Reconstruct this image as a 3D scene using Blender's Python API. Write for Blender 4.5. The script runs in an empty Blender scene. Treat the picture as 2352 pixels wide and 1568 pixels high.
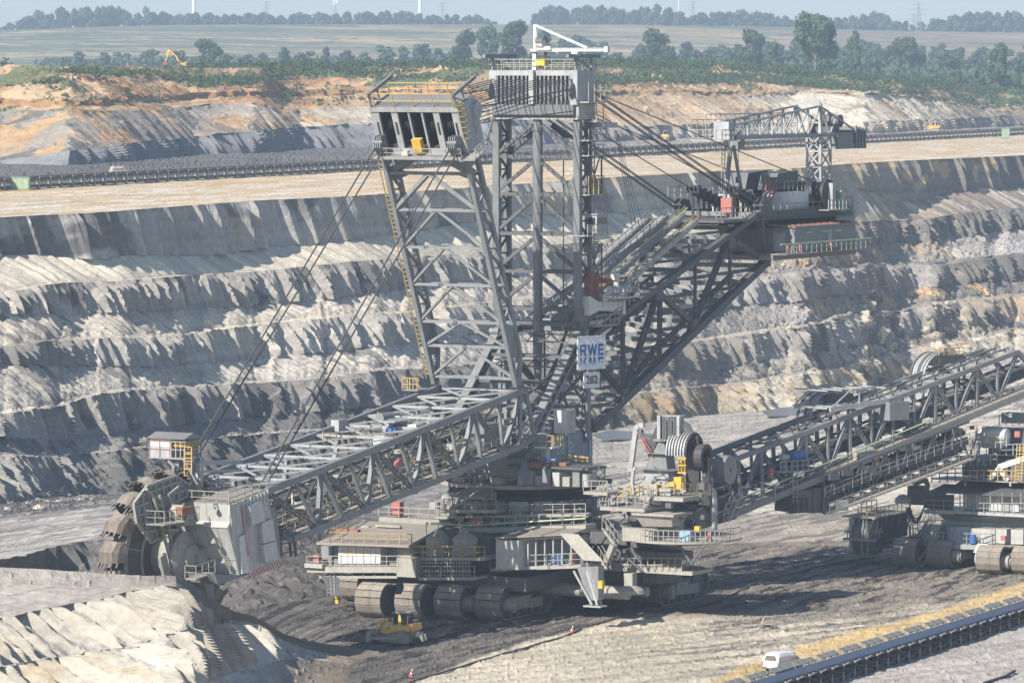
import bpy, bmesh, math, random
import numpy as np
from mathutils import Vector, Matrix
random.seed(7)
np.random.seed(7)
S = bpy.context.scene
COL = S.collection
rad = math.radians

# ------------------------------------------------------------------ camera
F = 11000.0      # focal length in units of a 2352 pixel wide frame
V0 = 150.0       # eye level row
HC = 56.0        # camera height above the floor the excavator stands on
cam = bpy.data.cameras.new("camera")
cam.lens = 36.0 * F / 2352.0
cam.shift_y = -(784.0 - V0) / 2352.0
cam.clip_start = 1.0
cam.clip_end = 30000.0
co = bpy.data.objects.new("camera", cam)
COL.objects.link(co)
co.location = (0, 0, HC)
co.rotation_euler = (rad(90), 0, 0)
S.camera = co

# ------------------------------------------------------------------ light
SUN_EL = rad(36.5)
to_sun = Vector((-0.69 * math.cos(SUN_EL), -0.724 * math.cos(SUN_EL), math.sin(SUN_EL))).normalized()
w = bpy.data.worlds.new("World")
S.world = w
w.use_nodes = True
nt = w.node_tree
bg = nt.nodes["Background"]
sky = nt.nodes.new("ShaderNodeTexSky")
sky.sky_type = 'NISHITA'
sky.sun_disc = False
sky.sun_elevation = SUN_EL
sky.sun_rotation = math.atan2(to_sun.x, to_sun.y)
sky.altitude = 100
sky.air_density = 1.0
sky.dust_density = 0.6
sky.ozone_density = 2.0
nt.links.new(sky.outputs[0], bg.inputs[0])
bg.inputs[1].default_value = 0.085
sl = bpy.data.lights.new("sun", 'SUN')
sl.energy = 4.9
sl.angle = rad(0.6)
sl.color = (1.0, 0.93, 0.83)
so = bpy.data.objects.new("sun", sl)
COL.objects.link(so)
so.rotation_euler = to_sun.to_track_quat('Z', 'Y').to_euler()
S.view_settings.view_transform = 'Standard'
S.view_settings.look = 'None'
S.view_settings.exposure = 0.74
S.view_settings.gamma = 1.0
S.view_settings.use_curve_mapping = False
S.cycles.max_bounces = 5
S.cycles.diffuse_bounces = 2
S.cycles.glossy_bounces = 2
S.cycles.transmission_bounces = 3
S.cycles.volume_bounces = 0
S.cycles.transparent_max_bounces = 6

# ------------------------------------------------------------------ helpers
def atY(u, v, Y):
    return Vector(((u - 1176.0) / F * Y, Y, HC - (v - V0) / F * Y))
def onZ(u, v, z=0.0):
    return atY(u, v, F * (HC - z) / (v - V0))

def tag(o, label=None, cat=None, group=None, kind=None):
    if label: o['label'] = label
    if cat: o['category'] = cat
    if group: o['group'] = group
    if kind: o['kind'] = kind
    return o
def empty(name, loc, rz=0.0, parent=None):
    o = bpy.data.objects.new(name, None)
    o.empty_display_size = 0.5
    COL.objects.link(o)
    o.location = loc
    o.rotation_euler = (0, 0, rz)
    if parent: o.parent = parent
    return o
def copy_tree(o, parent=None):
    c = o.copy()
    COL.objects.link(c)
    c.parent = parent
    for ch in list(o.children):
        copy_tree(ch, c)
    return c

# value noise -------------------------------------------------------
def _h(ix, iy, seed):
    n = (ix.astype(np.int64) * 374761393 + iy.astype(np.int64) * 668265263 + seed * 974634777) & 0xffffffff
    n = ((n ^ (n >> 13)) * 1274126177) & 0xffffffff
    n = n ^ (n >> 16)
    return (n & 0xffff) / 65535.0
def vnoise(x, y, seed=0):
    x = np.asarray(x, dtype=float); y = np.asarray(y, dtype=float)
    x, y = np.broadcast_arrays(x, y)
    ix = np.floor(x); iy = np.floor(y)
    fx = x - ix; fy = y - iy
    fx = fx * fx * (3 - 2 * fx); fy = fy * fy * (3 - 2 * fy)
    a = _h(ix, iy, seed); b = _h(ix + 1, iy, seed); c = _h(ix, iy + 1, seed); d = _h(ix + 1, iy + 1, seed)
    return (a + (b - a) * fx) * (1 - fy) + (c + (d - c) * fx) * fy
def fbm(x, y, seed=0, octv=4, g=0.5):
    s = 0; a = 1.0; t = 0
    for i in range(octv):
        s = s + a * vnoise(x * 2 ** i, y * 2 ** i, seed + i * 17)
        t += a; a *= g
    return s / t
def sstep(a, b, x):
    t = np.clip((x - a) / (b - a), 0, 1)
    return t * t * (3 - 2 * t)

# materials ---------------------------------------------------------
MATS = {}
def nodes_of(m):
    m.use_nodes = True
    return m.node_tree, m.node_tree.nodes["Principled BSDF"]
def soil_material(name, bump=0.6, rough=0.95, stretch=None):
    m = bpy.data.materials.new(name)
    nt, bs = nodes_of(m)
    at = nt.nodes.new("ShaderNodeAttribute"); at.attribute_name = "soil"
    tc = nt.nodes.new("ShaderNodeTexCoord")
    n1 = nt.nodes.new("ShaderNodeTexNoise"); n1.inputs["Scale"].default_value = 0.9; n1.inputs["Detail"].default_value = 9; n1.inputs["Roughness"].default_value = 0.65
    n2 = nt.nodes.new("ShaderNodeTexNoise"); n2.inputs["Scale"].default_value = 0.06; n2.inputs["Detail"].default_value = 5
    nt.links.new(tc.outputs["Object"], n1.inputs["Vector"]); nt.links.new(tc.outputs["Object"], n2.inputs["Vector"])
    mr = nt.nodes.new("ShaderNodeMapRange"); mr.inputs[1].default_value = 0.3; mr.inputs[2].default_value = 0.7; mr.inputs[3].default_value = 0.78; mr.inputs[4].default_value = 1.2
    nt.links.new(n1.outputs["Fac"], mr.inputs[0])
    mr2 = nt.nodes.new("ShaderNodeMapRange"); mr2.inputs[1].default_value = 0.3; mr2.inputs[2].default_value = 0.7; mr2.inputs[3].default_value = 0.88; mr2.inputs[4].default_value = 1.12
    nt.links.new(n2.outputs["Fac"], mr2.inputs[0])
    mu = nt.nodes.new("ShaderNodeMath"); mu.operation = 'MULTIPLY'
    nt.links.new(mr.outputs[0], mu.inputs[0]); nt.links.new(mr2.outputs[0], mu.inputs[1])
    mx = nt.nodes.new("ShaderNodeVectorMath"); mx.operation = 'SCALE'
    nt.links.new(at.outputs["Color"], mx.inputs[0]); nt.links.new(mu.outputs[0], mx.inputs["Scale"])
    nt.links.new(mx.outputs[0], bs.inputs["Base Color"])
    bs.inputs["Roughness"].default_value = rough
    bs.inputs["Specular IOR Level"].default_value = 0.15
    bp = nt.nodes.new("ShaderNodeBump"); bp.inputs["Strength"].default_value = bump; bp.inputs["Distance"].default_value = 0.35
    nt.links.new(n1.outputs["Fac"], bp.inputs["Height"]); nt.links.new(bp.outputs[0], bs.inputs["Normal"])
    return m
def paint(name, col, rough=0.55, metal=0.0, dirt=0.35, dirtcol=(0.20, 0.18, 0.15), scale=0.8, spec=0.4):
    """painted / dusty steel: base colour broken up by dust patches and streaks"""
    if name in MATS: return MATS[name]
    m = bpy.data.materials.new(name)
    nt, bs = nodes_of(m)
    tc = nt.nodes.new("ShaderNodeTexCoord")
    mp = nt.nodes.new("ShaderNodeMapping"); mp.inputs["Scale"].default_value = (1, 1, 0.45)
    n = nt.nodes.new("ShaderNodeTexNoise"); n.inputs["Scale"].default_value = scale; n.inputs["Detail"].default_value = 7; n.inputs["Roughness"].default_value = 0.7
    nt.links.new(tc.outputs["Object"], mp.inputs[0]); nt.links.new(mp.outputs[0], n.inputs["Vector"])
    cr = nt.nodes.new("ShaderNodeMapRange"); cr.inputs[1].default_value = 0.42; cr.inputs[2].default_value = 0.72
    cr.inputs[3].default_value = 0.0; cr.inputs[4].default_value = dirt
    nt.links.new(n.outputs["Fac"], cr.inputs[0])
    ge = nt.nodes.new("ShaderNodeNewGeometry")
    sx = nt.nodes.new("ShaderNodeSeparateXYZ"); nt.links.new(ge.outputs["Normal"], sx.inputs[0])
    up = nt.nodes.new("ShaderNodeMapRange"); up.inputs[1].default_value = 0.5; up.inputs[2].default_value = 0.95; up.inputs[3].default_value = 0.0; up.inputs[4].default_value = min(0.75, dirt * 1.3)
    nt.links.new(sx.outputs["Z"], up.inputs[0])
    ad = nt.nodes.new("ShaderNodeMath"); ad.operation = 'ADD'; ad.use_clamp = True
    nt.links.new(cr.outputs[0], ad.inputs[0]); nt.links.new(up.outputs[0], ad.inputs[1])
    mx = nt.nodes.new("ShaderNodeMix"); mx.data_type = 'RGBA'
    mx.inputs["A"].default_value = (*col, 1); mx.inputs["B"].default_value = (*dirtcol, 1)
    nt.links.new(ad.outputs[0], mx.inputs["Factor"])
    n2 = nt.nodes.new("ShaderNodeTexNoise"); n2.inputs["Scale"].default_value = scale * 6; n2.inputs["Detail"].default_value = 4
    nt.links.new(mp.outputs[0], n2.inputs["Vector"])
    m2 = nt.nodes.new("ShaderNodeMapRange"); m2.inputs[1].default_value = 0.3; m2.inputs[2].default_value = 0.7; m2.inputs[3].default_value = 0.85; m2.inputs[4].default_value = 1.12
    nt.links.new(n2.outputs["Fac"], m2.inputs[0])
    sc = nt.nodes.new("ShaderNodeVectorMath"); sc.operation = 'SCALE'
    nt.links.new(mx.outputs["Result"], sc.inputs[0]); nt.links.new(m2.outputs[0], sc.inputs["Scale"])
    nt.links.new(sc.outputs[0], bs.inputs["Base Color"])
    bs.inputs["Roughness"].default_value = rough
    bs.inputs["Metallic"].default_value = metal
    bs.inputs["Specular IOR Level"].default_value = spec
    MATS[name] = m
    return m
# ------------------------------------------------------------------ terrain
WX, WY = 0.4, 0.917           # direction the pit walls run
NX, NY = 0.917, -0.4          # downhill direction of the pit walls
SM = 14
def smooth(y, w):
    if w < 2: return y
    r = int(w * 3)
    kx = np.exp(-0.5 * (np.arange(-r, r + 1) / w) ** 2); kx /= kx.sum()
    return np.convolve(np.pad(y, r, mode='edge'), kx, mode='valid')
def mk_sheet(name, U, lines, extra=None, mat=None, shear=0.0, pre=None, i0=0):
    """lines: from far to near. each line: dict(v=[(u,v)], z=.. | d=.. | ty=.. , n=rows to next, col=[(u,rgb)], rill=(amp,spacing,top,bot), rough=amp, green=..)"""
    nU = len(U)
    Ds = []; Zs = []; U_ = U; cum = 0.0
    for i, L in enumerate(lines):
        if i == 0 and pre is not None:
            Ds.append(np.interp(U, pre[0], pre[1])); Zs.append(np.interp(U, pre[0], pre[2])); continue
        if 'v' in L:
            v = smooth(np.interp(U, [p[0] for p in L['v']], [p[1] for p in L['v']]), L.get('sm', SM))
            v = v + (fbm(U / 34.0, U * 0 + 3.3 * i, 500 + i, 3) - 0.5) * L.get('wav', 5.0 if (not isinstance(L.get('ty', 0), (int, float)) or L.get('ty', 0) > 0.2) and 'z' not in L and 'd' not in L else 0.0)
            k = (v - V0) / F
        if 'd' in L and 'z' in L:
            d = np.interp(U, *zip(*L['d'])) if isinstance(L['d'], list) else np.full(nU, float(L['d']))
            z = np.interp(U, *zip(*L['z'])) if isinstance(L['z'], list) else np.full(nU, float(L['z']))
        elif 'd' in L:
            d = np.interp(U, *zip(*L['d'])) if isinstance(L['d'], list) else np.full(nU, float(L['d']))
            z = HC - k * d
        elif 'z' in L:
            z = smooth(np.interp(U, *zip(*L['z'])), 30) if isinstance(L['z'], list) else np.full(nU, float(L['z']))
            d = (HC - z) / k
        else:
            ty = smooth(np.interp(U, *zip(*L['ty'])), 20) if isinstance(L['ty'], list) else L['ty']
            ref = L.get('ref', None)
            d1, z1 = (Ds[-1], Zs[-1]) if ref is None else (ref[0], ref[1])
            t = (k * d1 - HC + z1) / (ty + k)
            t = np.maximum(t, 0.05)
            z = z1 - t * ty; d = d1 - t
        Ds.append(d); Zs.append(z)
    XS = []; YS = []; ZS = []; CS = []
    for i in range(len(lines) - 1):
        L = lines[i]; n = L['n']
        T = (np.arange(n) / n)[:, None]
        if i == len(lines) - 2: T = (np.arange(n + 1) / n)[:, None]
        if shear:
            mk = (U_ > 0) & (U_ < 2352); dd_ = float(np.mean((Ds[i] - Ds[i + 1])[mk])); du = shear * dd_ * F / float(np.mean(Ds[i][mk]))
            Ur = U_[None] + cum + du * T; cum += du
            g_ = lambda arr_: np.interp(Ur, U_, arr_)
            d = g_(Ds[i]) * (1 - T) + g_(Ds[i + 1]) * T; z = g_(Zs[i]) * (1 - T) + g_(Zs[i + 1]) * T
        else:
            Ur = U_[None] + 0 * T
            d = Ds[i] * (1 - T) + Ds[i + 1] * T
            z = Zs[i] * (1 - T) + Zs[i + 1] * T
        I_ = lambda pts: np.interp(Ur, *zip(*pts))
        X = (Ur - 1176.0) / F * d; Y = d.copy(); i = i + i0
        X0, Y0 = X.copy(), Y.copy()
        Tf = T + 0 * X
        a = X * WX + Y * WY; b = X * NX + Y * NY
        colr = np.stack([np.interp(Ur, U_, smooth(np.interp(U_, [c[0] for c in L['col']], [c[1][j] for c in L['col']]), 30)) for j in range(3)], -1)
        if L.get('rill'):
            amp, sp, e0, e1 = L['rill']
            amp = I_(amp) if isinstance(amp, list) else amp
            wob = fbm(a / 14.0, b / 30.0, 5 + i) * 1.5 + 0.2 * fbm(a / 2.5, b / 4.5, 9 + i)
            ph = a / sp + wob
            cell = np.floor(ph)
            fr = ph - cell
            skew = 0.3 + 0.3 * _h(cell, cell * 0 + i, 8)
            tri = np.where(fr < skew, fr / skew, (1 - fr) / (1 - skew)) * (0.25 + 1.3 * _h(cell, cell * 0 + i, 3))
            rn = np.abs(vnoise(a / (sp * 1.7) + wob * 0.6, b / (sp * 9), 21 + i) * 2 - 1)
            rn2 = np.abs(vnoise(a / (sp * 0.45) + wob, b / (sp * 5), 22 + i) * 2 - 1)
            big = fbm(a / (sp * 7.0), b * 0.01, 40 + i, 2) - 0.5
            env = e0 + (1 - e0) * sstep(0, 0.22, Tf)
            env = env * (e1 + (1 - e1) * (1 - sstep(0.55, 1.0, Tf)))
            disp = env * amp * (1.3 * (tri - 0.45) + 0.4 * (rn - 0.5) + 0.3 * (rn2 - 0.5) + 0.22 * (vnoise(a / 0.55 + wob, b / 5.0, 23 + i) - 0.5) + big * L.get('big', 1.5))
            X = X + NX * disp; Y = Y + NY * disp
            zz = env * amp * 0.12 * (fbm(a / 1.2, b / 1.2, 77) - 0.5)
            z = z + zz
        if L.get('rough'):
            r = L['rough']
            r = I_(r) if isinstance(r, list) else r
            e = np.sin(np.clip(Tf, 0, 1) * math.pi) ** 0.3 * 0.7 + 0.3
            q = L.get('rs', 3.0)
            ra = L.get('ra', 1.3)
            nz = fbm(a / q, b / (q * ra), 11 + i, 5, 0.6) - 0.5
            rock = np.maximum(vnoise(X0 / (q * 0.22), Y0 / (q * 0.4), 31 + i) - 0.66, 0) * 1.6
            z = z + r * e * (nz * 1.6 + rock)
        if shear:
            sl = sstep(1740, 1860, Ur) * (1 - .5 * sstep(2200, 2330, Ur)) * np.minimum(1, .25 + np.sin(np.clip(Tf, 0.0, 1) * math.pi))
            if i < iC + 3: sl = sl * .25
            X = X + sl * 5.0 * (fbm(X0 / 9, Y0 / 12, 701, 4) - .5); z = z + sl * (3.4 * (fbm(X0 / 7, Y0 / 10, 702, 5, .6) - .5) + .9 * np.maximum(vnoise(X0 / .9, Y0 / 1.6, 703) - .55, 0))
            br = sl * sstep(.47, .53, fbm(X0 / 11, Y0 / 14, 704, 4)) * .7; colr = colr * (1 - br[..., None]) + np.array((0.22, 0.195, 0.165)) * br[..., None]
        # colour break-up
        m = fbm(a / 9.0 + 3, b / 30.0, 60 + i, 4) - 0.5
        m2 = fbm(a / 1.6, b / 9.0, 80 + i, 3) - 0.5
        st = fbm(z * 0.9 + 0.3 * m, a / 90.0, 90 + i, 3) - 0.5
        colr = colr * (1 + 0.35 * m + 0.22 * m2 + L.get('strata', 0.25) * st)[..., None]
        for sp2 in L.get('spots', []):
            c2, sc, thr, aniso = sp2[:4]
            nn = fbm(a / sc, b / (sc * aniso), 120 + i + int(thr * 100), 4)
            wgt = sstep(thr, thr + 0.10, nn)
            if len(sp2) > 4:
                wgt = wgt * I_(sp2[4])
            colr = colr * (1 - wgt[..., None]) + np.array(c2) * wgt[..., None] * (1 + 0.3 * m2[..., None])
            if len(sp2) > 5:
                z = z + wgt * sp2[5] * (0.3 + 1.4 * vnoise(X0 / 1.1, Y0 / 2.0, 7)) * np.minimum(1, np.sin(np.clip(Tf, 0.02, 1) * math.pi) * 4)
        if extra:
            z, colr = extra(i, Ur + 0 * X, X, Y, z, colr, Tf)
        XS.append(X); YS.append(Y); ZS.append(z); CS.append(colr)
    X = np.concatenate(XS); Y = np.concatenate(YS); Z = np.concatenate(ZS); C = np.clip(np.concatenate(CS), 0.005, 0.9)
    nr = X.shape[0]
    me = bpy.data.meshes.new(name)
    me.vertices.add(nr * nU)
    me.vertices.foreach_set("co", np.stack([X, Y, Z], -1).astype(np.float32).ravel())
    idx = np.arange(nr * nU).reshape(nr, nU)
    q = np.stack([idx[1:, :-1], idx[1:, 1:], idx[:-1, 1:], idx[:-1, :-1]], -1).reshape(-1, 4)
    me.loops.add(q.size); me.loops.foreach_set("vertex_index", q.ravel().astype(np.int32))
    me.polygons.add(len(q)); me.polygons.foreach_set("loop_start", (np.arange(len(q)) * 4).astype(np.int32))
    me.update(calc_edges=True)
    me.polygons.foreach_set("use_smooth", np.zeros(len(q), dtype=bool))
    ca = me.color_attributes.new("soil", 'FLOAT_COLOR', 'POINT')
    ca.data.foreach_set("color", np.concatenate([C, np.ones(C.shape[:2] + (1,))], -1).astype(np.float32).ravel())
    me.materials.append(mat)
    o = bpy.data.objects.new(name, me)
    COL.objects.link(o)
    return o, Ds, Zs

def cwarm(c): return c
GREY = (0.25, 0.245, 0.24); LGREY = (0.36, 0.345, 0.32); BEIGE = (0.52, 0.46, 0.36); CREAM = (0.60, 0.55, 0.45)
DGREY = (0.13, 0.125, 0.12); COAL = (0.085, 0.08, 0.077); ORANGE = (0.42, 0.27, 0.14); TAN = (0.50, 0.39, 0.25)
GREEN = (0.07, 0.11, 0.045); DRY = (0.23, 0.21, 0.125); BROWN = (0.22, 0.165, 0.11)

C1 = [(-300, 515), (0, 499), (239, 487), (393, 475), (445, 471), (598, 460), (804, 451), (946, 441), (1141, 426), (1322, 414), (1374, 409), (1579, 398), (1651, 393), (1856, 386), (1924, 378), (2095, 368), (2352, 357), (2700, 345)]
M1 = [(-300, 600), (0, 589), (82, 583), (219, 600), (300, 585), (489, 590), (568, 572), (804, 553), (1000, 525), (1168, 495), (1288, 492), (1425, 490), (1528, 478), (1750, 465), (1976, 428), (2061, 470), (2200, 440), (2352, 425), (2700, 420)]
C2 = [(-300, 690), (0, 673), (130, 650), (260, 647), (393, 635), (513, 630), (667, 616), (804, 601), (912, 594), (1175, 572), (1288, 561), (1425, 549), (1700, 530), (1950, 512), (2061, 505), (2130, 506), (2232, 486), (2352, 479), (2700, 470)]
M2 = [(-300, 735), (0, 722), (157, 722), (280, 719), (424, 712), (616, 698), (804, 681), (1100, 640), (1425, 600), (1700, 575), (1900, 560), (2100, 560), (2232, 545), (2352, 520), (2700, 510)]
C3 = [(-300, 815), (0, 801), (137, 780), (274, 777), (410, 772), (520, 756), (664, 739), (804, 726), (939, 719), (1175, 688), (1322, 680), (1600, 655), (1846, 623), (1904, 620), (2061, 609), (2157, 612), (2273, 596), (2352, 585), (2700, 575)]
M3 = [(-300, 850), (0, 839), (260, 842), (479, 835), (746, 808), (1000, 780), (1322, 730), (1600, 710), (1846, 690), (2061, 665), (2200, 655), (2352, 640), (2700, 630)]
C4 = [(-300, 975), (0, 953), (68, 941), (147, 938), (178, 917), (274, 900), (424, 890), (547, 883), (664, 876), (804, 862), (860, 852), (967, 847), (1200, 830), (1450, 800), (1582, 787), (1753, 765), (1900, 740), (2050, 715), (2123, 705), (2232, 691), (2352, 681), (2700, 670)]
M4 = [(-300, 1015), (0, 1003), (137, 1013), (230, 1000), (308, 989), (513, 965), (804, 938), (1100, 905), (1450, 855), (1650, 850), (1800, 820), (1950, 800), (2150, 765), (2352, 735), (2700, 725)]
C5 = [(-300, 1060), (0, 1049), (103, 1049), (185, 1046), (257, 1037), (342, 1030), (438, 1013), (581, 999), (804, 985), (1100, 950), (1400, 915), (1548, 893), (1702, 883), (1767, 869), (1839, 857), (1950, 842), (2100, 800), (2200, 785), (2352, 755), (2700, 740)]
T5 = [(-300, 1170), (0, 1159), (103, 1145), (274, 1131), (600, 1095), (1000, 1045), (1400, 985), (1548, 962), (1753, 941), (1900, 925), (1993, 897), (2198, 835), (2352, 800), (2700, 780)]
C6 = [(-300, 1300), (0, 1288), (51, 1276), (99, 1262), (178, 1245), (239, 1238), (400, 1232), (560, 1230), (640, 1228), (720, 1222), (800, 1215), (900, 1210), (2700, 1150)]
T6 = [(-300, 1420), (0, 1412), (534, 1412), (600, 1397), (680, 1380), (746, 1364), (800, 1345), (840, 1315), (900, 1270), (2700, 1220)]
U0 = [(-300, 385), (0, 376), (164, 380), (280, 371), (438, 356), (581, 352), (684, 342), (804, 339), (1117, 337), (1408, 325), (1565, 318), (1822, 309), (1989, 308), (2249, 294), (2352, 290), (2700, 285)]
U1 = [(-300, 368), (0, 368), (85, 359), (171, 345), (274, 333), (404, 318), (513, 308), (650, 294), (804, 287), (860, 284), (1168, 274), (1254, 277), (1400, 290), (1650, 288), (1850, 280), (2000, 280), (2200, 272), (2352, 264), (2700, 262)]
U2 = [(-300, 257), (0, 257), (51, 253), (192, 257), (352, 253), (479, 241), (599, 239), (650, 258), (770, 246), (860, 244), (1134, 240), (1400, 228), (1548, 219), (1698, 224), (1822, 214), (1941, 219), (2044, 219), (2130, 229), (2232, 246), (2300, 255), (2352, 258), (2700, 262)]
U3 = [(-300, 200), (0, 198), (137, 194), (164, 172), (342, 178), (428, 195), (445, 204), (558, 204), (623, 187), (775, 186), (878, 204), (939, 197), (1134, 202), (1400, 196), (1548, 195), (1753, 193), (1856, 203), (1993, 212), (2100, 218), (2232, 238), (2352, 246), (2700, 250)]
U4 = [(-300, 148), (0, 152), (164, 154), (500, 157), (800, 153), (1000, 154), (1130, 151), (1380, 145), (1550, 148), (1700, 153), (1790, 157), (1830, 170), (1950, 178), (2100, 190), (2250, 203), (2352, 216), (2700, 226)]
CK = [(-300, 232), (0, 226), (79, 233), (240, 229), (298, 221), (445, 217), (561, 209), (616, 212), (804, 203), (1000, 212), (1134, 216), (1400, 212), (1548, 207), (1698, 212), (1856, 209), (2000, 216), (2130, 225), (2232, 243), (2352, 252), (2700, 256)]
CB = [(p[0], p[1] + (13 if p[0] < 1200 else (7 if p[0] < 1900 else 2))) for p in CK]
HL = [(-300, 76), (0, 70), (250, 61), (500, 57), (1130, 57), (1450, 57), (1780, 62), (2000, 70), (2352, 75), (2700, 78)]

UU = np.concatenate([np.linspace(-1700, -345, 90), np.linspace(-330, 2680, 1500), np.linspace(2695, 3700, 70)])
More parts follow.
